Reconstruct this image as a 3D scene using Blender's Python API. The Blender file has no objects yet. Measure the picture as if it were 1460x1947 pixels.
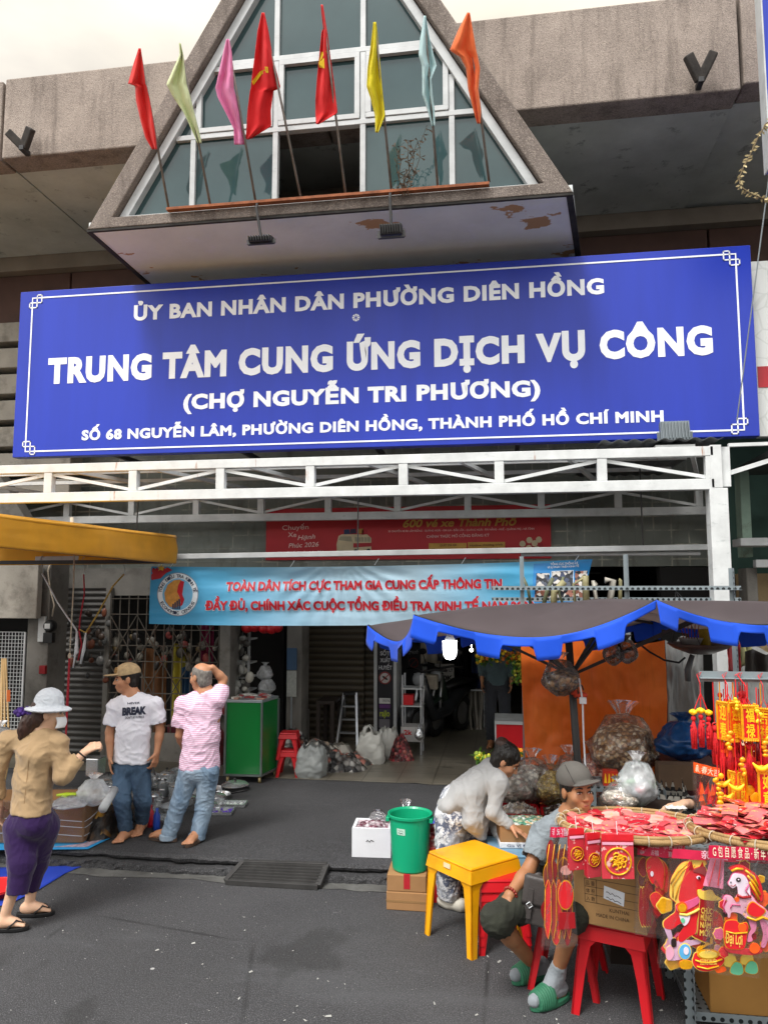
import bpy,bmesh,math,random
import numpy as np
from mathutils import Vector,Matrix,noise as mnoise
from mathutils.bvhtree import BVHTree
random.seed(7)
scn=bpy.context.scene
COL=scn.collection
R=math.radians
# ------------------------------------------------------------------ camera
F,H=1450.0,2.25
PSI,TAU=R(8.74),math.atan((1125-973.5)/F)
cam=bpy.data.cameras.new('camera')
cam.sensor_fit='VERTICAL'
cam.sensor_height=36.0
cam.lens=F/1947*36.0
cam.clip_start=0.05
cam.clip_end=3000
CAM=bpy.data.objects.new('camera',cam)
CAM.location=(0,0,H)
CAM.rotation_euler=(R(90)+TAU,0,PSI)
COL.objects.link(CAM)
scn.camera=CAM
# ------------------------------------------------------------------ sky, sun, exposure
SUN_EL,SUN_AZ=R(58),R(205)
w=bpy.data.worlds.new('World')
scn.world=w
w.use_nodes=True
nt=w.node_tree
nt.nodes.clear()
N=nt.nodes.new
out=N('ShaderNodeOutputWorld');bg=N('ShaderNodeBackground');sky=N('ShaderNodeTexSky')
sky.sky_type='NISHITA';sky.sun_disc=False
sky.sun_elevation=SUN_EL;sky.sun_rotation=SUN_AZ
sky.air_density=1.5;sky.dust_density=6.0;sky.ozone_density=1.0
hs=N('ShaderNodeHueSaturation');hs.inputs['Saturation'].default_value=0.15
tc=N('ShaderNodeTexCoord');mp=N('ShaderNodeMapping');mp.inputs['Scale'].default_value=(1.5,1.5,4)
cn=N('ShaderNodeTexNoise');cn.inputs['Scale'].default_value=1.6;cn.inputs['Detail'].default_value=6
cr=N('ShaderNodeValToRGB')
cr.color_ramp.elements[0].position=0.38;cr.color_ramp.elements[0].color=(9.0,8.9,9.0,1)
cr.color_ramp.elements[1].position=0.62;cr.color_ramp.elements[1].color=(14.0,13.7,13.0,1)
mx=N('ShaderNodeMix');mx.data_type='RGBA';mx.inputs[0].default_value=0.72
bg.inputs['Strength'].default_value=0.09
L=nt.links.new
L(sky.outputs[0],hs.inputs['Color']);L(tc.outputs['Generated'],mp.inputs[0]);L(mp.outputs[0],cn.inputs['Vector'])
L(cn.outputs['Fac'],cr.inputs[0]);L(hs.outputs[0],mx.inputs[6]);L(cr.outputs[0],mx.inputs[7])
sx=N('ShaderNodeSeparateXYZ');L(tc.outputs['Generated'],sx.inputs[0])
gr=N('ShaderNodeValToRGB');gr.color_ramp.elements[0].position=.0;gr.color_ramp.elements[0].color=(1,1,1,1);gr.color_ramp.elements[1].position=.8;gr.color_ramp.elements[1].color=(.60,.56,.49,1)
L(sx.outputs[1],gr.inputs[0]);mg=N('ShaderNodeMix');mg.data_type='RGBA';mg.blend_type='MULTIPLY';mg.inputs[0].default_value=1
L(mx.outputs[2],mg.inputs[6]);L(gr.outputs[0],mg.inputs[7]);L(mg.outputs[2],bg.inputs[0]);L(bg.outputs[0],out.inputs[0])
sun=bpy.data.lights.new('sun','SUN')
sun.energy=1.5;sun.angle=R(16);sun.color=(1,0.98,0.95)
SUN=bpy.data.objects.new('sun',sun)
d=Vector((math.sin(SUN_AZ)*math.cos(SUN_EL),math.cos(SUN_AZ)*math.cos(SUN_EL),math.sin(SUN_EL)))
SUN.rotation_euler=d.to_track_quat('Z','Y').to_euler()
SUN.location=d*50
COL.objects.link(SUN)
vs=scn.view_settings
vs.view_transform='Standard';vs.look='None';vs.exposure=1.0;vs.gamma=1;vs.use_curve_mapping=False
scn.cycles.max_bounces=6
scn.cycles.transparent_max_bounces=24
scn.cycles.use_denoising=True
# ------------------------------------------------------------------ pixel -> place on a plane
_RX=Matrix.Rotation(R(90)+TAU,3,'X');_RZ=Matrix.Rotation(PSI,3,'Z')
_RM=_RZ @ _RX
def ray(x,y):return _RM @ Vector(((x-730)/F,-(y-973.5)/F,-1.0))
def Yp(x,y,Y):
 d=ray(x,y);return Vector((0,0,H))+d*(Y/d.y)
def Zp(x,y,z):
 d=ray(x,y);return Vector((0,0,H))+d*((z-H)/d.z)
def V(*a):return Vector(a)
# ------------------------------------------------------------------ materials
def S(h,k=1.0):
 h=h.lstrip('#')
 c=[int(h[i:i+2],16)/255 for i in(0,2,4)]
 return tuple(k*(x/12.92 if x<=.04045 else((x+.055)/1.055)**2.4)for x in c)
class NT:
 def __init__(s,name):
  s.m=bpy.data.materials.new(name);s.m.use_nodes=True
  s.t=s.m.node_tree;s.b=s.t.nodes['Principled BSDF'];s.o=s.t.nodes['Material Output']
  s.tc=s.n('TexCoord')
 def n(s,k,**kw):
  nd=s.t.nodes.new('ShaderNode'+k)
  for a,v in kw.items():
   if hasattr(nd,a):setattr(nd,a,v)
   else:nd.inputs[a.replace('_',' ')].default_value=v
  return nd
 def l(s,a,b):s.t.links.new(a,b)
 def co(s,scale=(1,1,1),rot=(0,0,0),kind='Object'):
  m=s.n('Mapping');m.inputs['Scale'].default_value=scale;m.inputs['Rotation'].default_value=rot
  s.l(s.tc.outputs[kind],m.inputs[0]);return m.outputs[0]
 def noise(s,sc,det=4,co=None,rough=.55):
  n=s.n('TexNoise');n.inputs['Scale'].default_value=sc;n.inputs['Detail'].default_value=det;n.inputs['Roughness'].default_value=rough
  s.l(co or s.tc.outputs['Object'],n.inputs['Vector']);return n.outputs['Fac']
 def ramp(s,fac,stops,const=False):
  r=s.n('ValToRGB');e=r.color_ramp.elements
  if const:r.color_ramp.interpolation='CONSTANT'
  while len(e)<len(stops):e.new(.5)
  for i,(p,c)in enumerate(stops):
   e[i].position=p
   e[i].color=(tuple(c)+(1,))[:4]if hasattr(c,'__len__')else(c,c,c,1)
  s.l(fac,r.inputs[0]);return r.outputs[0]
 def mix(s,fac,a,b,mode='MIX'):
  m=s.n('Mix');m.data_type='RGBA';m.blend_type=mode
  for v,i in((fac,0),(a,6),(b,7)):
   if hasattr(v,'is_output'):s.l(v,m.inputs[i])
   elif i==0:m.inputs[0].default_value=v
   else:m.inputs[i].default_value=(tuple(v)+(1,))[:4]
  return m.outputs[2]
 def math(s,op,a,b=0.0):
  m=s.n('Math');m.operation=op
  for v,i in((a,0),(b,1)):
   if hasattr(v,'is_output'):s.l(v,m.inputs[i])
   else:m.inputs[i].default_value=v
  return m.outputs[0]
 def bump(s,h,strength=.3,dist=.01):
  b=s.n('Bump');b.inputs['Strength'].default_value=strength;b.inputs['Distance'].default_value=dist
  s.l(h,b.inputs['Height']);s.l(b.outputs[0],s.b.inputs['Normal'])
 def base(s,c):
  if hasattr(c,'is_output'):s.l(c,s.b.inputs['Base Color'])
  else:s.b.inputs['Base Color'].default_value=(tuple(c)+(1,))[:4]
 def set(s,**kw):
  for k,v in kw.items():s.b.inputs[k.replace('_',' ')].default_value=v
def _k(c,k):return tuple(min(1,x*k)for x in c[:3])
_mc={}
def mat(name,col,rough=.6,var=.15,sc=5,bump=0,bsc=80,metal=0,spec=.5,alpha=1,stain=None,emis=0,scale=(1,1,1)):
 if name in _mc:return _mc[name]
 if isinstance(col,str):col=S(col)
 t=NT(name)
 c=t.co(scale)
 col_o=t.mix(t.ramp(t.noise(sc,5,c),[(.3,0),(.7,1)]),_k(col,1-var),_k(col,1+var))
 if stain:
  sc2=S(stain)if isinstance(stain,str)else stain
  col_o=t.mix(t.ramp(t.noise(sc*.6+1.3,8,c,.7),[(.52,0),(.72,.85)]),col_o,sc2)
 t.base(col_o)
 t.set(Roughness=rough,Metallic=metal,Specular_IOR_Level=spec,Alpha=alpha)
 if bump:t.bump(t.noise(bsc,4,c),bump,.01)
 if emis:
  t.b.inputs['Emission Color'].default_value=tuple(col)+(1,);t.b.inputs['Emission Strength'].default_value=emis
 _mc[name]=t.m
 return t.m
# ------------------------------------------------------------------ objects
def link(name,me,parent=None,loc=None):
 o=bpy.data.objects.new(name,me);COL.objects.link(o)
 if parent is not None:
  o.parent=parent
  r=parent
  tr=Vector((0,0,0))
  while r is not None:tr+=Vector(r.location)+r.matrix_parent_inverse.translation;r=r.parent
  o.matrix_parent_inverse=Matrix.Translation(-tr)
 return o
def tag(o,label=None,cat=None,group=None,kind=None):
 if label:o['label']=label
 if cat:o['category']=cat
 if group:o['group']=group
 if kind:o['kind']=kind
 return o
def thing(name,label,cat,loc=(0,0,0),group=None):
 o=bpy.data.objects.new(name,None);COL.objects.link(o);o.location=loc
 o.empty_display_size=.1
 return tag(o,label,cat,group)
def copy_tree(o,parent=None):
 c=o.copy();COL.objects.link(c)
 if parent is not None:
  pi=o.matrix_parent_inverse.copy();c.parent=parent;c.matrix_parent_inverse=pi
 for ch in[x for x in bpy.data.objects if x.parent==o]:copy_tree(ch,c)
 return c
def basis(d,up=(0,0,1)):
 d=Vector(d).normalized();u=Vector(up)
 if abs(d.dot(u))>.98:u=Vector((0,1,0))if abs(d.y)<.9 else Vector((1,0,0))
 x=u.cross(d).normalized();y=d.cross(x)
 return x,y,d
class MB:
 def __init__(s):s.bm=bmesh.new();s.mi=0;s.M=Matrix()
 def v(s,p):return s.bm.verts.new(s.M @ Vector(p))
 def f(s,vs):
  try:fa=s.bm.faces.new(vs)
  except ValueError:return None
  fa.material_index=s.mi;return fa
 def poly(s,pts):return s.f([s.v(p)for p in pts])
 def hexa(s,p):
  v=[s.v(q)for q in p]
  for q in((0,3,2,1),(4,5,6,7),(0,1,5,4),(1,2,6,5),(2,3,7,6),(3,0,4,7)):s.f([v[i]for i in q])
  return s
 def box(s,x0,x1,y0,y1,z0,z1):
  return s.hexa([(x0,y0,z0),(x1,y0,z0),(x1,y1,z0),(x0,y1,z0),(x0,y0,z1),(x1,y0,z1),(x1,y1,z1),(x0,y1,z1)])
 def bar(s,a,b,w,h,up=(0,0,1)):
  a,b=Vector(a),Vector(b);x,y,_=basis(b-a,up);x=x*w/2;y=y*h/2
  return s.hexa([a-x-y,a+x-y,a+x+y,a-x+y,b-x-y,b+x-y,b+x+y,b-x+y])
 def tube(s,pts,r,n=8,caps=True,flat=1.0,up=(0,0,1)):
  pts=[Vector(p)for p in pts];k=len(pts)
  rs=r if hasattr(r,'__len__')else[r]*k
  rings=[];px=None
  for i,p in enumerate(pts):
   dd=(pts[min(i+1,k-1)]-pts[max(i-1,0)])
   if dd.length<1e-9:dd=Vector((0,0,1))
   dd.normalize()
   if px is None:x,y,_=basis(dd,up)
   else:
    x=px-dd*px.dot(dd)
    x=x.normalized()if x.length>1e-6 else basis(dd,up)[0]
    y=dd.cross(x)
   px=x
   rings.append([s.v(p+x*(math.cos(2*math.pi*j/n)*rs[i])+y*(math.sin(2*math.pi*j/n)*rs[i]*flat))for j in range(n)])
  for a,b in zip(rings,rings[1:]):
   for j in range(n):s.f([a[j],a[(j+1)%n],b[(j+1)%n],b[j]])
  if caps:s.f(rings[0][::-1]);s.f(rings[-1])
  return s
 def lathe(s,prof,n=24,c=(0,0,0),axis=(0,0,1),close=False):
  x,y,d=basis(axis,(0,1,0)if abs(Vector(axis).normalized().z)>.9 else(0,0,1));c=Vector(c);rings=[]
  for r,z in prof:
   if r<1e-6:rings.append([s.v(c+d*z)])
   else:rings.append([s.v(c+d*z+x*(r*math.cos(2*math.pi*j/n))+y*(r*math.sin(2*math.pi*j/n)))for j in range(n)])
  for a,b in zip(rings,rings[1:]):
   if len(a)==len(b)==1:continue
   for j in range(n):
    q=[a[j%len(a)],a[(j+1)%len(a)],b[(j+1)%len(b)],b[j%len(b)]]
    s.f(list(dict.fromkeys(q)))
  return s
 def ell(s,c,r,n=16,rot=None,nv=10):
  r=r if hasattr(r,'__len__')else(r,r,r);c=Vector(c);rot=rot or Matrix.Identity(3)
  rings=[]
  for i in range(nv+1):
   a=math.pi*i/nv-math.pi/2
   if i in(0,nv):rings.append([s.v(c+rot @ Vector((0,0,r[2]*math.sin(a))))])
   else:rings.append([s.v(c+rot @ Vector((r[0]*math.cos(a)*math.cos(2*math.pi*j/n),r[1]*math.cos(a)*math.sin(2*math.pi*j/n),r[2]*math.sin(a))))for j in range(n)])
  for a,b in zip(rings,rings[1:]):
   for j in range(n):s.f(list(dict.fromkeys([a[j%len(a)],a[(j+1)%len(a)],b[(j+1)%len(b)],b[j%len(b)]])))
  return s
 def prism(s,pts,vec):
  vec=Vector(vec);a=[s.v(p)for p in pts];b=[s.v(Vector(p)+vec)for p in pts];k=len(a)
  s.f(a);s.f(b[::-1])
  for i in range(k):s.f([a[i],b[i],b[(i+1)%k],a[(i+1)%k]])
  return s
 def grid(s,fn,nu,nv,wrap=False):
  g=[[s.v(fn(i/nu,j/nv))for j in range(nv+1)]for i in range(nu if wrap else nu+1)]
  for i in range(nu):
   for j in range(nv):
    a,b=g[i],g[(i+1)%len(g)]
    s.f([a[j],b[j],b[j+1],a[j+1]])
  return s
 def torus(s,c,R_,r,axis=(0,0,1),n=32,m=8,arc=1.0):
  x,y,d=basis(axis);c=Vector(c)
  k=n if arc>=1 else n+1
  return s.tube([c+x*(R_*math.cos(2*math.pi*arc*i/n))+y*(R_*math.sin(2*math.pi*arc*i/n))for i in range(n+1)],r,m,caps=arc<1)
 def build(s,name,m,parent=None,smooth=False,bevel=0,solid=0,sub=0,seg=2):
  bm=s.bm
  bmesh.ops.remove_doubles(bm,verts=bm.verts,dist=1e-6)
  bmesh.ops.recalc_face_normals(bm,faces=bm.faces)
  me=bpy.data.meshes.new(name);bm.to_mesh(me);bm.free()
  for mm in(m if isinstance(m,(list,tuple))else[m]):me.materials.append(mm)
  if smooth:me.polygons.foreach_set('use_smooth',[True]*len(me.polygons))
  o=link(name,me,parent)
  if solid:
   md=o.modifiers.new('solid','SOLIDIFY');md.thickness=solid;md.offset=0
  if bevel:
   md=o.modifiers.new('bevel','BEVEL');md.width=bevel;md.segments=seg;md.limit_method='ANGLE';md.angle_limit=R(35)
  if sub:
   md=o.modifiers.new('sub','SUBSURF');md.levels=sub;md.render_levels=sub
  return o
def drape(pts,wr,L=.04):
 b=MB();b.poly(pts);bm=b.bm;bmesh.ops.triangulate(bm,faces=bm.faces)
 for _ in range(7):
  e=[x for x in bm.edges if x.calc_length()>L]
  if not e:break
  bmesh.ops.subdivide_edges(bm,edges=e,cuts=1);bmesh.ops.triangulate(bm,faces=bm.faces)
 for v_ in bm.verts:v_.co=wr(v_.co.copy())
 return b
def fbm(p,o=4):return mnoise.fractal(Vector(p),1.0,2.0,o)
# ------------------------------------------------------------------ lettering
def text_mesh(s,bold=.0,shear=0,space=1.0,extrude=.0):
 cu=bpy.data.curves.new('lettering','FONT');cu.body=s;cu.size=1;cu.offset=bold;cu.shear=shear;cu.space_character=space
 cu.resolution_u=3;cu.fill_mode='FRONT' if not extrude else 'BOTH';cu.extrude=extrude
 o=bpy.data.objects.new('lettering',cu);COL.objects.link(o)
 dg=bpy.context.evaluated_depsgraph_get();dg.update()
 me=bpy.data.meshes.new_from_object(o.evaluated_get(dg))
 bpy.data.objects.remove(o);bpy.data.curves.remove(cu)
 return me
_cap={}
def refine(me,L,it=3):
 bm=bmesh.new();bm.from_mesh(me);bmesh.ops.triangulate(bm,faces=bm.faces)
 for _ in range(it):
  e=[x for x in bm.edges if x.calc_length()>L]
  if not e:break
  bmesh.ops.subdivide_edges(bm,edges=e,cuts=1);bmesh.ops.triangulate(bm,faces=bm.faces)
 bm.to_mesh(me);bm.free()
def text(s,p0,p1,cap,m,parent=None,name='lettering',bold=.0,shear=0,nrm=None,off=.004,warp=None,space=1.0,up=None):
 """flat lettering: baseline from p0 to p1 (both on the carrying face), capitals `cap` metres high;
    heavy weights are the outline laid down again a little to each side"""
 me=text_mesh(s,.0008,shear,space);bmx=bmesh.new();bmx.from_mesh(me);bmesh.ops.remove_doubles(bmx,verts=bmx.verts,dist=1e-5);bmesh.ops.recalc_face_normals(bmx,faces=bmx.faces);[f_.normal_flip()for f_ in bmx.faces if f_.normal.z<0];bmx.to_mesh(me);bmx.free()
 if warp is not None and len(s)>1:refine(me,.12)
 n=len(me.vertices)
 if n==0:return None
 co=np.empty(n*3);me.vertices.foreach_get('co',co);co=co.reshape(-1,3)
 if 'h' not in _cap:
  t=text_mesh('H');c=np.empty(len(t.vertices)*3);t.vertices.foreach_get('co',c);_cap['h']=c.reshape(-1,3)[:,1].max();bpy.data.meshes.remove(t)
 polys=[tuple(p.vertices)for p in me.polygons];bpy.data.meshes.remove(me)
 x0,x1=co[:,0].min()-bold,co[:,0].max()+bold
 p0,p1=Vector(p0),Vector(p1);ux=p1-p0
 nrm=Vector(nrm)if nrm is not None else Vector((0,-1,0))
 uy=Vector(up)if up is not None else nrm.cross(ux).normalized()
 uy=uy*cap/(_cap['h']+2*bold)
 eco={}
 for p in polys:
  for i,j in zip(p,p[1:]+p[:1]):eco[(i,j)]=1
 nx,out={},[]
 for i,j in eco:
  if(j,i)not in eco:
   d_=co[j]-co[i];l_=math.hypot(d_[0],d_[1])
   if l_>1e-6:out.append((i,j));q=(d_[1]/l_,-d_[0]/l_);nx.setdefault(i,[]).append(q);nx.setdefault(j,[]).append(q)
 mit={}
 for i,q in nx.items():
  mx_,my_=sum(c[0]for c in q),sum(c[1]for c in q);l2=math.hypot(mx_,my_)or 1;mx_,my_=mx_/l2,my_/l2;dd=max(.45,mx_*q[0][0]+my_*q[0][1]);mit[i]=(mx_*bold/dd,my_*bold/dd)
 P2=[(x,y,0.0)for x,y in co[:,:2]];FF=list(polys)
 if bold>.005:
  for e,(i,j)in enumerate(out):
   z=.02+(e%37)*.004;k=len(P2);P2+=[(co[i][0],co[i][1],z),(co[j][0],co[j][1],z),(co[j][0]+mit[j][0],co[j][1]+mit[j][1],z),(co[i][0]+mit[i][0],co[i][1]+mit[i][1],z)];FF.append((k,k+1,k+2,k+3))
 P2=np.array(P2)
 P=(np.array(p0)+np.array(nrm)*off)[None]+((P2[:,0:1]-x0)/max(1e-6,x1-x0))*np.array(ux)[None]+(P2[:,1:2]+bold)*np.array(uy)[None]
 if warp is not None:P=np.array([tuple(warp(Vector(q)))for q in P])
 VV=[P+P2[:,2:3]*.006*np.array(nrm)[None]]
 me=bpy.data.meshes.new(name);me.from_pydata([tuple(q)for P in VV for q in P],[],FF);me.materials.append(m);me.update()
 return link(name,me,parent)
# ------------------------------------------------------------------ soft solids (signed distance grids -> one skin)
def npv(a):return np.array(tuple(a),dtype=np.float32)
class SDF:
 def __init__(s,lo,hi,h):
  s.lo=npv(lo);s.h=h
  n=[int(math.ceil((hi[i]-lo[i])/h))+1 for i in range(3)]
  s.ax=[s.lo[i]+h*np.arange(n[i],dtype=np.float32)for i in range(3)]
  s.D=np.full(n,.2,dtype=np.float32)
 def _sub(s,lo,hi):
  sl=[]
  for i in range(3):
   a=int(np.clip(math.floor((lo[i]-s.lo[i])/s.h),0,len(s.ax[i])-1));b=int(np.clip(math.ceil((hi[i]-s.lo[i])/s.h)+1,a+1,len(s.ax[i])))
   sl.append(slice(a,b))
  return tuple(sl)
 def _pts(s,sl):
  return(s.ax[0][sl[0]][:,None,None],s.ax[1][sl[1]][None,:,None],s.ax[2][sl[2]][None,None,:])
 def _put(s,sl,d,k,sub=False):
  a=s.D[sl]
  if sub:
   d=-d
   if k>0:
    h=np.maximum(k-np.abs(a-d),0)/k;s.D[sl]=np.maximum(a,d)+h*h*k*.25
   else:s.D[sl]=np.maximum(a,d)
  else:
   if k>0:
    h=np.maximum(k-np.abs(a-d),0)/k;s.D[sl]=np.minimum(a,d)-h*h*k*.25
   else:s.D[sl]=np.minimum(a,d)
 def cap(s,a,b,ra,rb=None,k=.02,flat=None,fs=1.0,sub=False):
  rb=ra if rb is None else rb;a,b=npv(a),npv(b);m=max(ra,rb)*max(1,fs)+k+3*s.h
  sl=s._sub(np.minimum(a,b)-m,np.maximum(a,b)+m);x,y,z=s._pts(sl)
  ab=b-a;L2=float(ab @ ab)+1e-12
  t=np.clip(((x-a[0])*ab[0]+(y-a[1])*ab[1]+(z-a[2])*ab[2])/L2,0,1)
  qx,qy,qz=x-a[0]-t*ab[0],y-a[1]-t*ab[1],z-a[2]-t*ab[2]
  d2=qx*qx+qy*qy+qz*qz
  if flat is not None:
   wv=npv(Vector(flat).normalized());c=qx*wv[0]+qy*wv[1]+qz*wv[2]
   d2=d2+c*c*(1/(fs*fs)-1)
  d=np.sqrt(np.maximum(d2,0))-(ra+t*(rb-ra))
  if flat is not None:d=d*min(1,fs)
  s._put(sl,d,k,sub);return s
 def chain(s,pts,rs,k=.02,**kw):
  for i in range(len(pts)-1):s.cap(pts[i],pts[i+1],rs[i],rs[i+1],k,**kw)
  return s
 def ell(s,c,r,rot=None,k=.02,sub=False):
  c=npv(c);m=max(r)+k+3*s.h;sl=s._sub(c-m,c+m);x,y,z=s._pts(sl);x,y,z=x-c[0],y-c[1],z-c[2]
  Rm=np.array(rot.transposed()if rot is not None else Matrix.Identity(3),dtype=np.float32)
  q=[Rm[i,0]*x+Rm[i,1]*y+Rm[i,2]*z for i in range(3)]
  k0=np.sqrt(sum((q[i]/r[i])**2 for i in range(3)))+1e-6
  k1=np.sqrt(sum((q[i]/r[i]**2)**2 for i in range(3)))+1e-6
  s._put(sl,k0*(k0-1)/k1,k,sub);return s
 def loft(s,rings,right,k=.03,sub=False):
  """rings: (centre, half width along right, half depth)"""
  rt=npv(Vector(right).normalized())
  for(ca,wa,da),(cb,wb,db)in zip(rings,rings[1:]):
   a,b=npv(ca),npv(cb);m=max(wa,wb,da,db)+k+3*s.h
   sl=s._sub(np.minimum(a,b)-m,np.maximum(a,b)+m);x,y,z=s._pts(sl)
   ab=b-a;ln=float(np.linalg.norm(ab))+1e-9;ax=ab/ln
   r2=rt-ax*float(rt @ ax);r2/=np.linalg.norm(r2);fr=np.cross(ax,r2)
   px,py,pz=x-a[0],y-a[1],z-a[2]
   u=px*ax[0]+py*ax[1]+pz*ax[2];t=np.clip(u/ln,0,1)
   p=px*r2[0]+py*r2[1]+pz*r2[2];q=px*fr[0]+py*fr[1]+pz*fr[2];e=u-t*ln
   W=wa+t*(wb-wa);Dp=da+t*(db-da);mn=np.minimum(W,Dp)
   k0=np.sqrt((p/W)**2+(q/Dp)**2+(e/mn)**2)+1e-6
   k1=np.sqrt((p/W**2)**2+(q/Dp**2)**2+(e/mn**2)**2)+1e-6
   s._put(sl,k0*(k0-1)/k1,k,sub)
  return s
 def cut(s,p,n,near=None,r=0):
  """drop what lies on the side n points to (only within r of `near` when given)"""
  n=npv(Vector(n).normalized());p=npv(p);x,y,z=s.ax[0][:,None,None],s.ax[1][None,:,None],s.ax[2][None,None,:]
  d=(x-p[0])*n[0]+(y-p[1])*n[1]+(z-p[2])*n[2]
  if near is not None:
   q=npv(near);d=np.minimum(d,r-np.sqrt((x-q[0])**2+(y-q[1])**2+(z-q[2])**2))
  s.D=np.maximum(s.D,d.astype(np.float32));return s
 def build(s,name,m,parent=None,smooth_it=1,disp=None):
  D=s.D;h=s.h;D[0]=D[-1]=.1;D[:,0]=D[:,-1]=.1;D[:,:,0]=D[:,:,-1]=.1
  sg=D<0;nx,ny,nz=D.shape
  cnt=np.zeros((nx-1,ny-1,nz-1),dtype=np.int8)
  for i in(0,1):
   for j in(0,1):
    for k in(0,1):cnt+=sg[i:nx-1+i,j:ny-1+j,k:nz-1+k]
  act=(cnt>0)&(cnt<8);I=np.argwhere(act);idx=np.full(act.shape,-1,dtype=np.int64);idx[act]=np.arange(len(I))
  acc=np.zeros((len(I),3));wt=np.zeros(len(I))
  cs=[(i,j,k)for i in(0,1)for j in(0,1)for k in(0,1)]
  for a in cs:
   for ax in range(3):
    if a[ax]==0:
     b=list(a);b[ax]=1
     d0=D[I[:,0]+a[0],I[:,1]+a[1],I[:,2]+a[2]];d1=D[I[:,0]+b[0],I[:,1]+b[1],I[:,2]+b[2]]
     mk=(d0<0)!=(d1<0);t=d0[mk]/(d0[mk]-d1[mk]);p=np.repeat(np.array([a],float),mk.sum(),0);p[:,ax]+=t
     acc[mk]+=p;wt[mk]+=1
  P=s.lo[None]+h*(I+acc/wt[:,None]);Q=[]
  for ax in range(3):
   u,v2=(ax+1)%3,(ax+2)%3
   sh=[slice(None)]*3;sh[ax]=slice(0,-1);s0=sg[tuple(sh)];sh[ax]=slice(1,None);s1=sg[tuple(sh)]
   E=np.argwhere(s0!=s1);E=E[(E[:,u]>0)&(E[:,v2]>0)&(E[:,u]<D.shape[u]-1)&(E[:,v2]<D.shape[v2]-1)]
   ins=s0[E[:,0],E[:,1],E[:,2]]
   def cell(du,dv):
    c=E.copy();c[:,u]+=du;c[:,v2]+=dv;return idx[c[:,0],c[:,1],c[:,2]]
   q=np.stack([cell(-1,-1),cell(0,-1),cell(0,0),cell(-1,0)],1);q[~ins]=q[~ins][:,::-1];Q.append(q)
  Q=np.concatenate(Q)
  for _ in range(smooth_it):
   A=np.zeros_like(P);c=np.zeros(len(P))
   for i in range(4):
    np.add.at(A,Q[:,i],P[Q[:,(i+1)%4]]);np.add.at(A,Q[:,i],P[Q[:,(i+3)%4]]);np.add.at(c,Q[:,i],2)
   P=P*.5+.5*A/np.maximum(c,1)[:,None]
  me=bpy.data.meshes.new(name)
  me.vertices.add(len(P));me.vertices.foreach_set('co',P.astype(np.float32).reshape(-1))
  me.loops.add(len(Q)*4);me.loops.foreach_set('vertex_index',Q.reshape(-1).astype(np.int32))
  me.polygons.add(len(Q));me.polygons.foreach_set('loop_start',np.arange(0,len(Q)*4,4,dtype=np.int32))
  me.update(calc_edges=True);me.validate()
  me.polygons.foreach_set('use_smooth',[True]*len(me.polygons))
  if disp is not None:
   nr=np.empty(len(P)*3);me.vertices.foreach_get('normal',nr);nr=nr.reshape(-1,3)
   dd=np.array([disp(Vector(p),Vector(q))for p,q in zip(P,nr)]);P=P+nr*dd[:,None]
   me.vertices.foreach_set('co',P.astype(np.float32).reshape(-1));me.update()
  for mm in(m if isinstance(m,(list,tuple))else[m]):me.materials.append(mm)
  return link(name,me,parent)
def bvh_of(o):
 return BVHTree.FromPolygons([v.co.copy()for v in o.data.vertices],[tuple(p.vertices)for p in o.data.polygons])
def onto(bvh,direction,off=.003):
 dr=Vector(direction).normalized()
 def warp(p):
  hit=bvh.ray_cast(p-dr*1.0,dr)
  return hit[0]-dr*off if hit[0]is not None else p
 return warp
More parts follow.
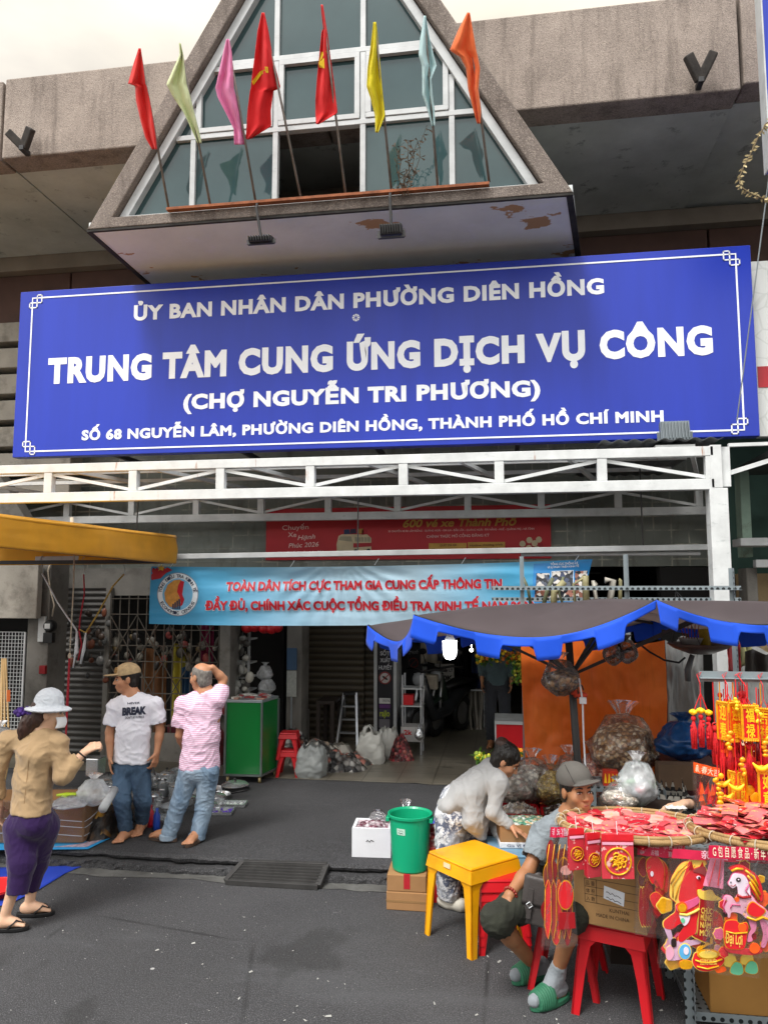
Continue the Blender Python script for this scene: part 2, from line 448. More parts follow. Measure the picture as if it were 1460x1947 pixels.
# ================================================================== setting materials
def m_asphalt(name,dark=1.0,flecks=True):
 t=NT(name);c=t.co()
 n1=t.noise(1.1,6,c);n2=t.noise(55,3,c);n3=t.noise(150,2,c)
 col=t.mix(t.ramp(n1,[(.3,0),(.72,1)]),S('#3d3d3f',dark*.9),S('#505052',dark))
 col=t.mix(t.ramp(n2,[(.35,0),(.7,.55)]),col,S('#2c2c2d',dark))
 col=t.mix(t.ramp(n3,[(.52,0),(.68,.6)]),col,S('#8a8a8c',dark))
 n4=t.noise(.55,4,c);col=t.mix(t.ramp(n4,[(.5,0),(.75,.35)]),col,S('#2a2a28',dark))
 st=t.noise(5,7,t.co((.5,2.2,1)),.7);col=t.mix(t.ramp(st,[(.6,0),(.78,.28)]),col,S('#75757a'))
 if flecks:
  for sc,pw,amp,k in((6,5.0,.09,.6),(17,3.0,.085,.6),(45,2.6,.13,.45)):
   v=t.n('TexVoronoi');v.inputs['Scale'].default_value=sc;dn=t.n('TexNoise');dn.inputs['Scale'].default_value=sc*4
   mixv=t.n('Mix');mixv.data_type='VECTOR';mixv.inputs[0].default_value=.25/sc;t.l(c,mixv.inputs[4]);t.l(dn.outputs['Color'],mixv.inputs[5]);t.l(mixv.outputs[1],v.inputs['Vector'])
   sep=t.n('SeparateColor');t.l(v.outputs['Color'],sep.inputs[0])
   col=t.mix(t.math('MULTIPLY',t.math('LESS_THAN',v.outputs['Distance'],t.math('MULTIPLY',t.math('POWER',sep.outputs[0],pw),amp)),k),col,S('#c9c9c6'))
  wv=t.noise(9,8,t.co((.7,1.8,1),(0,0,.3)),.75);col=t.mix(t.ramp(wv,[(.64,0),(.74,.45)]),col,S('#9a9a9c'))
  ce=t.n('TexVoronoi');ce.feature='DISTANCE_TO_EDGE';ce.inputs['Scale'].default_value=.55;cw=t.n('TexNoise');cw.inputs['Scale'].default_value=3;cw.inputs['Detail'].default_value=6;cm=t.n('Mix');cm.data_type='VECTOR';cm.inputs[0].default_value=.12;t.l(c,cm.inputs[4]);t.l(cw.outputs['Color'],cm.inputs[5]);t.l(cm.outputs[1],ce.inputs['Vector'])
  col=t.mix(t.math('MULTIPLY',t.ramp(ce.outputs['Distance'],[(.0,.8),(.008,0)]),t.ramp(t.noise(.8,2,c),[(.45,0),(.6,1)])),col,S('#161616'))
  col=t.mix(t.ramp(t.noise(1.7,3,t.co((1,.6,1),(0,0,.5))),[(.57,0),(.63,.4)]),col,S('#232322'));col=t.mix(t.ramp(t.noise(.9,5,t.co((.5,1.4,1),(0,0,-.2)),.65),[(.55,0),(.7,.5)]),col,S('#545557'))
 t.base(col);t.set(Roughness=.82,Specular_IOR_Level=.35)
 t.bump(t.noise(130,3,c),.55,.01)
 return t.m
M_road=m_asphalt('asphalt',.86);M_ledge=m_asphalt('ledge_asphalt',.72,False)
def m_pebble(name,a='#83766d',b='#5f554f'):
 t=NT(name);c=t.co()
 v=t.n('TexVoronoi');v.inputs['Scale'].default_value=130;t.l(c,v.inputs['Vector'])
 sp=t.n('SeparateColor');t.l(v.outputs['Color'],sp.inputs[0])
 col=t.mix(t.ramp(t.noise(2,6,c),[(.3,0),(.7,1)]),S(a),S(b))
 col=t.mix(t.ramp(sp.outputs[0],[(.0,.4),(.35,0),(.75,0),(1,.45)]),col,t.mix(t.math('GREATER_THAN',sp.outputs[0],.5),S('#3c3430'),S('#c0b2a4')))
 sn=t.noise(3,5,t.co((2.4,2.4,.28)),.65)
 col=t.mix(t.ramp(sn,[(.5,0),(.75,.6)]),col,S('#463e39'))
 t.base(col);t.set(Roughness=.95,Specular_IOR_Level=.1);t.bump(v.outputs['Distance'],.5,.01)
 return t.m
M_peb=m_pebble('pebble_dash','#aa9d93','#897e76');M_peb_dark=m_pebble('pebble_dash_weathered','#8f857e','#6b625c')
def m_soffit(name,a,b,patch=None,crack=.0):
 t=NT(name);c=t.co()
 col=t.mix(t.ramp(t.noise(.9,7,c,.62),[(.35,0),(.65,1)]),S(a),S(b))
 col=t.mix(t.ramp(t.noise(3.2,8,c,.7),[(.58,0),(.66,.5)]),col,S('#dcdfe8')if patch else S('#2b2b29'))
 if patch:
  col=t.mix(t.ramp(t.noise(1.15,5,t.co((1,1.3,1),(0,0,.4)),.6),[(.60,0),(.612,1)]),col,S(patch))
 t.base(col);t.set(Roughness=.85,Specular_IOR_Level=.2);t.bump(t.noise(9,6,c),.25,.02)
 return t.m
M_soff=m_soffit('soffit_paint','#d3d7d0','#b2b6af')
M_baysoff=m_soffit('bay_soffit_paint','#dfe4e2','#ccd1d0','#b08c66')
def m_block():
 t=NT('worn_block_wall');c=t.co((1,1,1),(R(90),0,0))
 br=t.n('TexBrick');br.offset=0;br.inputs['Scale'].default_value=1;br.inputs['Brick Width'].default_value=.2;br.inputs['Row Height'].default_value=.17
 br.inputs['Mortar Size'].default_value=.011;br.inputs['Mortar Smooth'].default_value=.4
 wn=t.n('TexNoise');wn.inputs['Scale'].default_value=7;wn.inputs['Detail'].default_value=3
 mv=t.n('Mix');mv.data_type='VECTOR';mv.inputs[0].default_value=.03
 t.l(c,mv.inputs[4]);t.l(wn.outputs['Color'],mv.inputs[5]);t.l(mv.outputs[1],br.inputs['Vector'])
 col=t.mix(t.ramp(t.noise(1.2,6),[(.3,0),(.7,1)]),S('#8f948d'),S('#6a6e67'))
 msk=t.math('MULTIPLY',br.outputs['Fac'],t.ramp(t.noise(2.2,6,None,.7),[(.48,0),(.66,.9)]))
 col=t.mix(msk,col,S('#bcbaa9'))
 col=t.mix(t.ramp(t.noise(4,6,t.co((1.5,1.5,.5))),[(.56,0),(.74,.55)]),col,S('#4b4138'))
 t.base(col);t.set(Roughness=.9);t.bump(br.outputs['Fac'],.3,.006)
 return t.m
M_block=m_block()
M_brown=mat('brown_wall_panel','#5a4036',.7,.2,3,.2)
M_conc=mat('grey_concrete','#74716b',.9,.2,3,.4,40,stain='#4a4740')
M_conc_pale=mat('pale_concrete','#a39d92',.9,.16,2.5,.3,40,stain='#6a655c')
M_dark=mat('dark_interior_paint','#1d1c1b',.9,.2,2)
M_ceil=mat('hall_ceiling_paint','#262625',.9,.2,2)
def m_shutter(name,a,pitch=.075):
 t=NT(name);c=t.co()
 wv=t.n('TexWave');wv.bands_direction='Z';wv.inputs['Scale'].default_value=1/pitch/3.2;wv.inputs['Distortion'].default_value=0
 t.l(c,wv.inputs['Vector'])
 col=t.mix(t.ramp(wv.outputs['Fac'],[(.0,0),(.35,1)]),S(a,.45),S(a))
 col=t.mix(t.ramp(t.noise(2,6),[(.5,0),(.75,.5)]),col,S('#3a3026'))
 t.base(col);t.set(Roughness=.55,Metallic=.2);t.bump(wv.outputs['Fac'],.8,.02)
 return t.m
M_shut=m_shutter('roller_shutter_slats','#4c4a47');M_shut2=m_shutter('brown_shutter_slats','#4a4233',.09)
def m_tile():
 t=NT('worn_floor_tile');c=t.co()
 br=t.n('TexBrick');br.offset=0;br.inputs['Scale'].default_value=1;br.inputs['Brick Width'].default_value=.4;br.inputs['Row Height'].default_value=.4
 br.inputs['Mortar Size'].default_value=.006;t.l(c,br.inputs['Vector'])
 col=t.mix(t.ramp(t.noise(1.6,6),[(.3,0),(.7,1)]),S('#7d776a'),S('#5d584d'))
 col=t.mix(br.outputs['Fac'],col,S('#4c463c'))
 col=t.mix(t.ramp(t.noise(3,8,t.co((.6,2.2,1)),.7),[(.6,0),(.66,.8)]),col,S('#38342d'))
 t.base(col);t.set(Roughness=.35)
 return t.m
M_tile=m_tile()
def m_glass():
 t=NT('teal_window_glass');c=t.co()
 col=t.mix(t.ramp(t.noise(1.3,4,c),[(.3,0),(.7,1)]),S('#2a4042'),S('#354c4e'))
 t.base(col);t.set(Roughness=.04,IOR=1.55,Specular_IOR_Level=.5)
 t.bump(t.noise(1.6,2,c),.04,.02)
 return t.m
M_glass=m_glass()
def m_white_paint(name,a='#dfe2e1',rust=True):
 t=NT(name);c=t.co()
 col=t.mix(t.ramp(t.noise(5,6,c),[(.3,0),(.7,1)]),S(a),_k(S(a),.74))
 col=t.mix(t.ramp(t.noise(7,8,t.co((1,1,3)),.7),[(.58,0),(.7,.5)]),col,S('#9aa19f'))
 if rust:col=t.mix(t.ramp(t.noise(2.6,8,t.co((2.6,2.6,.35)),.7),[(.645,0),(.7,.8)]),col,S('#9a5a2c'))
 t.base(col);t.set(Roughness=.5);t.bump(t.noise(40,3,c),.1,.004)
 return t.m
M_white=m_white_paint('white_steel_paint');M_alu=m_white_paint('weathered_aluminium','#c3c6c6',False)
M_rust=mat('rusty_iron','#8d5334',.85,.35,12,.4)
M_black=mat('black_plastic','#161617',.5,.2)
M_blackmet=mat('black_iron','#2c2b2b',.55,.25,8)
M_steel=mat('galvanised_steel','#9aa2a6',.42,.15,9,.1,metal=.5)
M_tan=mat('tan_wall_panel','#a78f6a',.8,.15,2,stain='#6f5d42')
# ================================================================== ground
b=MB();b.poly([(-300,-300,0),(300,-300,0),(300,400,0),(-300,400,0)])
tag(b.build('road',M_road),kind='structure')
KY,KZ=6.10,.12
def kerb_edge():
 b=MB();n=520;x0,x1=-9.0,7.0
 prof=[]
 for i in range(n+1):
  x=x0+(x1-x0)*i/n
  e=.035*fbm((x*1.7,0,0))+.018*fbm((x*9,3,0));cr=fbm((x*2.6,7,1));c2=fbm((x*14,5,2))
  sink=.035*max(0,fbm((x*1.1,4,4)))+.012*c2
  prof.append([(x,KY-.05+e*.6+.03*c2,-.01),(x,KY-.045+e+.02*cr,.03+.014*cr),(x,KY-.035+e+.035*c2,.055+.016*cr),(x,KY+.05+e,.060+.02*cr),
                     (x,KY+.02+e,.078+.012*cr),(x,KY+.01+e+.012*c2,.10-sink*.3),(x,KY+.05+e,KZ-sink*.6),(x,KY+.28+e,KZ-.004),(x,KY+.6,KZ)])
 vs=[[b.v(p)for p in r]for r in prof]
 for a,c in zip(vs,vs[1:]):
  for j in range(8):b.f([a[j],c[j],c[j+1],a[j+1]])
 y2=8.73
 b.poly([(x0,KY+.6,KZ),(x1,KY+.6,KZ),(x1,y2,KZ),(x0,y2,KZ)])
 o=b.build('pavement',M_ledge,smooth=False);tag(o,kind='structure')
kerb_edge()
b=MB()
n=90;y1=8.72
f0=[b.v((-9+16*i/n,y1+.035*fbm((i*.7,1,1))+.03*fbm((i*2.1,4,1)),KZ+.005))for i in range(n+1)]
f1=[b.v((-9+16*i/n,24,KZ+.005))for i in range(n+1)]
for i in range(n):b.f([f0[i],f0[i+1],f1[i+1],f1[i]])
tag(b.build('market_floor',M_tile),kind='structure')
# pale gutter strip along the kerb
b=MB();n=200
g0=[b.v((-9+16*i/n,5.93+.05*fbm((i*.13,9,0))+.02*fbm((i*.8,2,0)),.004))for i in range(n+1)]
g1=[b.v((-9+16*i/n,6.12,.004))for i in range(n+1)]
for i in range(n):b.f([g0[i],g0[i+1],g1[i+1],g1[i]])
tag(b.build('gutter',mat('gutter_cement','#5b5b58',.9,.3,4,.5,60,stain='#333331')),kind='structure')
b=MB();random.seed(14)
for i in range(120):
 p=Zp(random.uniform(-20,1300),1660+290*random.random()**1.3,.004);a=random.uniform(0,3.1);l_=random.choice((.004,.005,.006,.008,.012,.018))*random.uniform(.5,1.1);w_=l_*random.uniform(.2,.7);d_=V(math.cos(a),math.sin(a),0)*l_;n_=V(-math.sin(a),math.cos(a),0)*w_
 b.poly([p-d_-n_,p+d_-n_*.6,p+d_*.8+n_+V(0,0,.004),p-d_*.7+n_])
tag(b.build('litter',mat('pale_litter','#a5a5a0',.9,.3,9)),kind='stuff')
# drain grate
M_grate=mat('grate_iron','#353433',.6,.3,9)
gr=thing('drain_grate','black iron bar drain grate set into the gutter at the kerb','drain grate',(-1.8,5.95,0))
A0,A1,A2,A3=Zp(430,1676,.02),Zp(605,1686,.02),Zp(622,1645,.115),Zp(463,1640,.115)
b=MB()
for p,q in((A0,A1),(A1,A2),(A3,A2),(A0,A3)):b.bar(p,q,.045,.04)
b.build('frame',M_grate,gr,bevel=.004)
b=MB()
for i in range(1,7):
 t=i/7;b.bar(A0.lerp(A3,t),A1.lerp(A2,t),.02,.04)
b.build('grating',M_grate,gr)
b=MB();b.poly([A0+V(0,0,-.012),A1+V(0,0,-.012),A2+V(0,0,-.03),A3+V(0,0,-.03)]);b.build('pit',mat('pit_black','#070707',.9),gr)
# ================================================================== market building
BLD=thing('market_building','grey brown pebble-dashed concrete market hall with triangular window bay over its entrance','building',(-1.6,9.7,0))
def part(name,m,fn,bevel=0,smooth=False,parent=None,**kw):
 b=MB();fn(b);return b.build(name,m,parent or BLD,bevel=bevel,smooth=smooth,**kw)
PZ0,PZ1,PZ1R=6.85,7.76,7.83
part('parapet',M_peb,lambda b:b.box(-14,-5.235,7.0,7.3,PZ0,PZ1-.02),.015)
part('parapet',M_peb,lambda b:b.box(-5.205,-1.66,7.0,7.3,PZ0,PZ1),.015)
part('parapet',M_peb,lambda b:b.box(-1.64,2.245,7.0,7.3,PZ0,PZ1R),.015)
part('parapet',M_peb,lambda b:b.box(2.275,10,7.0,7.3,PZ0+.05,PZ1R+.03),.015)
def roofslab(b):
 for x0,x1,z in((-14,-5.23,0),(-5.21,2.25,0),(2.27,10,.04)):b.box(x0,x1,7.31,9.6,PZ0+.02+z,PZ0+.2)
part('roof_soffit',M_soff,roofslab)
part('roof',M_conc,lambda b:b.box(-14,10,7.32,16,PZ0+.21,PZ0+.4))
part('eaves_beam',mat('eaves_beam_paint','#8d8274',.85,.15,3),lambda b:b.box(-14,10,9.25,9.5,6.66,PZ0+.015))
def upw(b):
 xs=[-14,-9,-7.4,-5.83,-4.2,-2.6,-1,.6,2.55,4.4,10]
 for a,c in zip(xs,xs[1:]):b.box(a+.012,c-.012,9.4,9.55,5.55,6.655)
part('upper_wall',M_brown,upw,.01)
part('upper_wall_backing',M_black,lambda b:b.box(-14,10,9.56,9.6,5.3,6.65))
def louv(b):
 for i in range(7):b.box(-12,-5.55,9.12,9.42,3.45+i*.36,3.45+i*.36+.27)
part('louvre',M_conc_pale,louv,.012)
part('front_wall',M_block,lambda b:b.box(-14,5.2,9.7,9.95,2.56,5.5))
part('louvre_pier',M_conc,lambda b:b.hexa([(-6.1,8.9,2.6),(-5.6,8.9,2.6),(-5.6,9.1,2.6),(-6.1,9.1,2.6),(-7.0,8.9,3.9),(-6.5,8.9,3.9),(-6.5,9.1,3.9),(-7.0,9.1,3.9)]))
# ---- the triangular bay
BY=6.6
oL,oR,zb=-3.95,.68,5.77
sl=(oR-oL)/2/(9.75-zb);apx,apz=(oL+oR)/2,9.75
ins=.27
iz=Yp(640,379,BY).z
def tri(x_in,zbot):
 """inner triangle inset along the slopes"""
 xl=oL+x_in+(zbot-zb)*sl;xr=oR-x_in-(zbot-zb)*sl
 return(xl,zbot),(xr,zbot),(apx,zbot+(xr-xl)/2/sl)
I0,I1,I2=tri(.20,iz)
def ring(b,y0,y1,o,i):
 O=[V(p[0],y0,p[1])for p in o];J=[V(p[0],y0,p[1])for p in i];d=V(0,y1-y0,0)
 for a,c in((0,1),(1,2),(2,0)):b.prism([O[a],O[c],J[c],J[a]],d)
Otri=[(oL,zb),(oR,zb),(apx,apz)]
part('bay_frame',M_peb_dark,lambda b:ring(b,BY,BY+.22,Otri,[I0,I1,I2]),.012)
def bayroof(b):
 for e in(oL,oR):
  sgn=-1 if e==oL else 1
  b.prism([V(e,BY+.222,zb),V(apx,BY+.222,apz),V(apx,BY+.222,apz-.25),V(e-sgn*.14,BY+.222,zb)],V(0,2.75,0))
part('bay_roof',M_conc,bayroof)
br_=Zp(1114,478,zb)
def baysoff(b):
 b.prism([V(oL+.01,BY+.02,zb-.012),V(oR-.005,BY+.02,zb-.012),V(br_.x,8.3,zb-.012),V(oL+.01,8.3,zb-.012)],V(0,0,.09))
part('bay_soffit',M_baysoff,baysoff)
M_soffedge=mat('dark_soffit_edge','#2c2a27',.95,.5,9)  # dark blotchy strips along the edges of the bay soffit
def drip(b):
 b.bar((oL+.012,BY+.03,zb-.016),(oL+.012,8.2,zb-.016),.05,.012);b.bar((oR-.03,BY+.03,zb-.016),(br_.x-.03,8.2,zb-.016),.06,.012)
 b.bar((oL,BY+.015,zb-.016),(oR,BY+.015,zb-.016),.03,.02)
part('soffit_edge',M_soffedge,drip)
part('bay_back_wall',M_dark,lambda b:b.prism([V(oL+.3,8.2,zb+.1),V(oR-.3,8.2,zb+.1),V(apx,8.2,apz-.4)],V(0,.1,0)))
part('bay_floor',M_dark,lambda b:b.box(oL+.15,oR-.15,BY+.25,8.19,zb+.08,zb+.12))
def bayclutter(b):b.box(-2.0,-1.2,7.4,7.46,zb+.5,zb+.56);b.box(-2.4,-.8,7.9,7.95,zb+.75,zb+.95)
part('bay_ceiling_beam',mat('grey_beam','#6d6a60',.8),bayclutter)
# glazing
GY=BY+.13
def gx(x,y):return Yp(x,y,GY).x
def gz(x,y):return Yp(x,y,GY).z
gxs=[gx(366,395),gx(523,385),gx(690,370),gx(860,355)]
z1=(gz(412,260)+gz(612,239)+gz(837,221))/3;z2=(gz(427,123)+gz(610,107)+gz(792,86))/3
G0,G1,G2=tri(.31,iz+.04)
zs=[G0[1],z1,z2,z2+(z2-z1)*1.05,G2[1]+1]
def clip(poly,p,n):
 o=[]
 for i in range(len(poly)):
  a,c=poly[i-1],poly[i];da=(a[0]-p[0])*n[0]+(a[1]-p[1])*n[1];dc=(c[0]-p[0])*n[0]+(c[1]-p[1])*n[1]
  if(da<0)!=(dc<0):t=da/(da-dc);o.append((a[0]+t*(c[0]-a[0]),a[1]+t*(c[1]-a[1])))
  if dc<0:o.append(c)
 return o
def incl(poly):
 poly=clip(poly,G0,(-1,sl));return clip(poly,G1,(1,sl))
ex=[-20]+gxs+[20]
WIN=thing('tmp',None,None)
bpy.data.objects.remove(WIN)
for r in range(4):
 for c in range(5):
  pl=incl([(ex[c],zs[r]),(ex[c+1],zs[r]),(ex[c+1],zs[r+1]),(ex[c],zs[r+1])])
  if len(pl)<3:continue
  if r==0 and c==2:continue
  cx=sum(p[0]for p in pl)/len(pl)
  part('window_pane',M_glass,lambda b:b.prism([V(p[0],GY+.012+.002*r,p[1])for p in pl],V(0,.008,0)))
def hx(z):
 return G0[0]+(z-G0[1])*sl,G1[0]-(z-G1[1])*sl
def mull(b):
 for x in gxs:
  zt=G0[1]+min(x-G0[0],G1[0]-x)/sl
  b.box(x-.026,x+.026,GY-.022,GY+.045,G0[1],zt)
part('mullion',M_alu,mull,.004)
def trans(b):
 for z in zs[1:4]:
  a,c=hx(z);b.box(a,c,GY-.026,GY+.041,z-.026,z+.026)
part('transom',M_alu,trans,.004)
part('window_frame',M_alu,lambda b:ring(b,GY-.06,GY+.03,[tri(.215,iz+.005)[k]for k in range(3)],[G0,G1,G2]),.004)
for c in(1,2,3):
 x0,x1=gxs[c-1]+.03,gxs[c]-.03;w_=.05
 def cas(b):
  b.box(x0,x1,GY-.035,GY+.01,z1+.03,z1+.03+w_);b.box(x0,x1,GY-.035,GY+.01,z2-.03-w_,z2-.03)
  b.box(x0,x0+w_,GY-.035,GY+.01,z1+.03+w_,z2-.03-w_);b.box(x1-w_,x1,GY-.035,GY+.01,z1+.03+w_,z2-.03-w_)
 part('casement',M_alu,cas,.004)
# rusty flat bar the flag poles stand in
FB0,FB1=Yp(318,401,BY-.05),Yp(930,353,BY-.05)
part('flag_rail',M_rust,lambda b:b.bar((FB0.x,BY-.04,iz+.005),(FB1.x,BY-.04,iz+.005),.06,.025))
# ---- shop fronts under the wall
PX=lambda x,Y:Yp(x,1250,Y).x
part('pillar',M_conc,lambda b:b.box(PX(50,8.55),PX(91,8.55),8.55,8.95,KZ,2.62),.015)
part('pillar',M_conc,lambda b:b.box(PX(417,9.3),PX(438,9.3),9.3,9.66,KZ+.006,2.56),.012)
part('pillar',M_conc,lambda b:b.box(PX(545,10.2),PX(574,10.2),10.2,10.6,KZ+.006,2.72),.012)
part('shop_fascia',M_conc_pale,lambda b:b.box(-11,PX(66,8.4),8.4,8.5,Yp(30,1176,8.4).z,2.62),.01)
part('lintel',M_conc,lambda b:b.box(PX(92,9.45),PX(417,9.45),9.5,9.69,2.2,2.56))
part('roller_shutter',M_shut,lambda b:b.box(PX(93,9.45),PX(203,9.45),9.45,9.5,KZ+.006,2.3))
part('shutter_guide',M_conc,lambda b:b.box(PX(199,9.43),PX(208,9.43),9.41,9.5,KZ+.006,2.3))
part('roller_shutter',M_shut2,lambda b:b.box(PX(586,11),PX(692,11),11,11.06,KZ+.006,2.74))
part('side_shutter',M_shut2,lambda b:b.box(PX(692,11.0),PX(718,11.0),11.08,11.14,KZ+.006,2.74))
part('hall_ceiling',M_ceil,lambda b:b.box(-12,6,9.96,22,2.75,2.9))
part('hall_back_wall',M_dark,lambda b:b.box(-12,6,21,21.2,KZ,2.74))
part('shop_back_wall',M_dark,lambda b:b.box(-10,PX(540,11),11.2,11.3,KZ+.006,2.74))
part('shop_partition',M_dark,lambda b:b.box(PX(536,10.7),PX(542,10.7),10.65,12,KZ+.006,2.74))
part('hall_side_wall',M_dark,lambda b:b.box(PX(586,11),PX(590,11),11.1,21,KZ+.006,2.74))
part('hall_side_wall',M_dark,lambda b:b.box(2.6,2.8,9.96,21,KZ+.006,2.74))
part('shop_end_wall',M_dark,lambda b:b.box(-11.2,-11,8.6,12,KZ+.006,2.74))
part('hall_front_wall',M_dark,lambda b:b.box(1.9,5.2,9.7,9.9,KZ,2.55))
# ---- unseen row across the street, added to block low sky and bounce light
OB=thing('added_opposite_row','unseen plain pale shop house row added across the street to block low sky','building',(0,-13,0))
part('wall',mat('cream_render','#ddd6c8',.8,.06),lambda b:b.box(-30,30,-14,-13,0,6.0),parent=OB)  # render kept pale to bounce light up to the soffits
def ow(b):
 for x in range(-27,28,6):b.box(x,x+3.4,-12.98,-12.9,4.2,5.4);b.box(x,x+4.2,-12.98,-12.9,.1,2.9)
part('window',M_dark,ow,parent=OB)
# ---- neighbouring shop at the right edge
NB=thing('neighbour_shop','narrow tan and green shop front squeezed beside the white canopy post','building',(3.2,9.2,0))
part('wall',M_tan,lambda b:b.box(2.62,7,9.0,9.2,0,2.45),parent=NB)
part('upper_wall',mat('dark_green_paint','#2f4a42',.8,.25,3),lambda b:b.box(2.5,7,9.3,9.5,2.45,5.2),parent=NB)
part('pillar',M_conc,lambda b:b.box(PX(1426,8.6),PX(1447,8.6),8.6,8.9,0,2.5),.01,parent=NB)
part('pillar',mat('pale_green_paint','#8fa898',.8,.2,4,stain='#5a4a3a'),lambda b:b.box(PX(1422,8.7),PX(1441,8.7),8.7,8.9,2.62,3.6),.01,parent=NB)
part('awning',mat('dark_awning','#3a423f',.8,.2),lambda b:b.box(2.55,7,7.6,8.99,3.55,3.6),parent=NB)
part('canopy_beam',M_alu,lambda b:b.box(2.6,7,8.4,8.5,2.5,2.58),.004,parent=NB)
part('ledge',M_alu,lambda b:b.box(PX(1418,8.3),6,8.3,8.59,2.72,2.8),.004,parent=NB)
# ================================================================== main signboard
M_blue=mat('blue_sign_film','#2037aa',.36,.11,2.2,spec=.4,scale=(1.6,1,.22),bump=.06,bsc=1.5)
M_signwhite=mat('white_sign_lettering','#f1f4f8',.5,.03)
SY=7.5
SX0,SX1,SZ0,SZ1=-5.25,2.415,3.705,5.575
SG=thing('signboard','long blue signboard with white lettering above the market entrance','signboard',((SX0+SX1)/2,SY+.06,SZ0))
b=MB();b.box(SX0,SX1,SY,SY+.12,SZ0,SZ1);b.build('panel',M_blue,SG,bevel=.006)
def sgl(s,x0,y0,x1,y1,cap0,bold=.03,**kw):
 p,q=Yp(x0,y0,SY),Yp(x1,y1,SY);z=(p.z+q.z)/2
 return text(s,(p.x,SY,z),(q.x,SY,z),cap0,M_signwhite,SG,bold=bold,**kw)
_pp=7.6/F
sgl('ỦY BAN NHÂN DÂN PHƯỜNG DIÊN HỒNG',255,610,1148,559,.163,.046,space=1.1)
sgl('TRUNG TÂM CUNG ỨNG DỊCH VỤ CÔNG',91,731,1355,674,.29,.056,space=1.13)
sgl('(CHỢ NGUYỄN TRI PHƯƠNG)',349,777,1027,756,.165,.05,space=1.1)
sgl('SỐ 68 NGUYỄN LÂM, PHƯỜNG DIÊN HỒNG, THÀNH PHỐ HỒ CHÍ MINH',156,838,1261,801,.11,.044,space=1.1)
def onsign(x,y):p=Yp(x,y,SY);return p.x,p.z
b=MB();cx,cz=onsign(677,604)
for i in range(8):
 a=i*math.pi/4
 b.prism([V(cx+math.cos(a+e)*r,SY-.004,cz+math.sin(a+e)*r)for e,r in((0,.008),(.3,.04),(-.3,.04))][:3],V(0,.002,0))
b.build('star',M_signwhite,SG)
# border line and knot corners
kx0,kz1=onsign(70,580);kx1,_=onsign(1388,495);_,kz0=onsign(52,848)
def flatline(b,pts,w_,y=SY-.005):
 for p,q in zip(pts,pts[1:]):
  p,q=V(p[0],y,p[1]),V(q[0],y,q[1]);d_=(q-p).normalized();n_=V(-d_.z,0,d_.x)*w_/2;e=d_*w_/2
  b.prism([p-e-n_,q+e-n_,q+e+n_,p-e+n_],V(0,.0025,0))
b=MB();w_=.016;g=.062
bx0,bx1,bz0,bz1=kx0,kx1+.055,kz0+.0,kz1-.0
bx1=onsign(1403,600)[0];bx0=onsign(57,700)[0];bz1=onsign(700,527)[1];bz0=onsign(700,839)[1]
flatline(b,[(bx0+.1,bz1),(bx1-.1,bz1)],w_);flatline(b,[(bx0+.1,bz0),(bx1-.1,bz0)],w_)
flatline(b,[(bx0,bz0+.1),(bx0,bz1-.1)],w_);flatline(b,[(bx1,bz0+.1),(bx1,bz1-.1)],w_)
b.build('border',M_signwhite,SG)
b=MB()
for cx,cz,sx,sz in((bx0,bz1,1,-1),(bx1,bz1,-1,-1),(bx0,bz0,1,1),(bx1,bz0,-1,1)):
 q=.055;o=lambda u,v_:(cx+sx*u*q,cz+sz*v_*q)
 flatline(b,[o(1.9,0),o(0,0),o(0,1),o(2,1),o(2,-.6),o(1,-.6),o(1,2),o(-.6,2),o(-.6,1),o(0,1)],.012,SY-.0052)
 flatline(b,[o(0,1.9),o(0,0)],.012,SY-.0054)
b.build('corner_knot',M_signwhite,SG)
for x in(-4.6,-3,-1.4,.2,1.8):
 for z in(SZ0+.2,SZ1-.2):b=MB();b.bar((x,SY+.125,z),(x,9.39,z),.05,.05);b.build('bracket',M_blackmet,SG)
# ---- signs at the right edge
WS=thing('white_sign','white patterned signboard with a red stripe beside the blue signboard','signboard',(2.8,7.7,3.7))
p,q=Yp(1433,497,7.7),Yp(1443,830,7.7)
def m_pat():
 t=NT('white_pattern_film');v=t.n('TexVoronoi');v.inputs['Scale'].default_value=5;v.feature='DISTANCE_TO_EDGE';t.l(t.tc.outputs['Object'],v.inputs['Vector'])
 t.base(t.mix(t.ramp(v.outputs['Distance'],[(.02,.5),(.05,0)]),S('#d9dbd6'),S('#bfc2bb')));t.set(Roughness=.5);return t.m
b=MB();b.box(q.x,5.5,7.7,7.8,q.z,p.z);b.build('panel',m_pat(),WS,bevel=.004)
sr0,sr1=Yp(1445,737,7.7).z,Yp(1445,697,7.7).z
b=MB();b.box(q.x+.012,5.5,7.694,7.699,sr0,sr1);b.build('stripe',mat('sign_red','#b3202c',.5),WS)
BS=thing('hanging_blue_sign','tall narrow blue sign hanging above the dried garland at the right edge','signboard',(2.1,6.3,6))
p,q=Yp(1445,-40,6.3),Yp(1452,318,6.3)
b=MB();b.box(p.x,p.x+1.0,6.3,6.42,q.z,p.z);b.build('panel',M_blue,BS,bevel=.004)
b=MB();b.box(p.x-.012,p.x,6.29,6.43,q.z,p.z);b.build('edge',M_alu,BS)
b=MB();b.bar((p.x+.4,6.42,p.z-.5),(p.x+.4,7.0,p.z-.5),.05,.05);b.bar((p.x+.4,6.42,q.z+.8),(p.x+.4,6.99,q.z+.8),.05,.05);b.build('bracket',M_blackmet,BS)
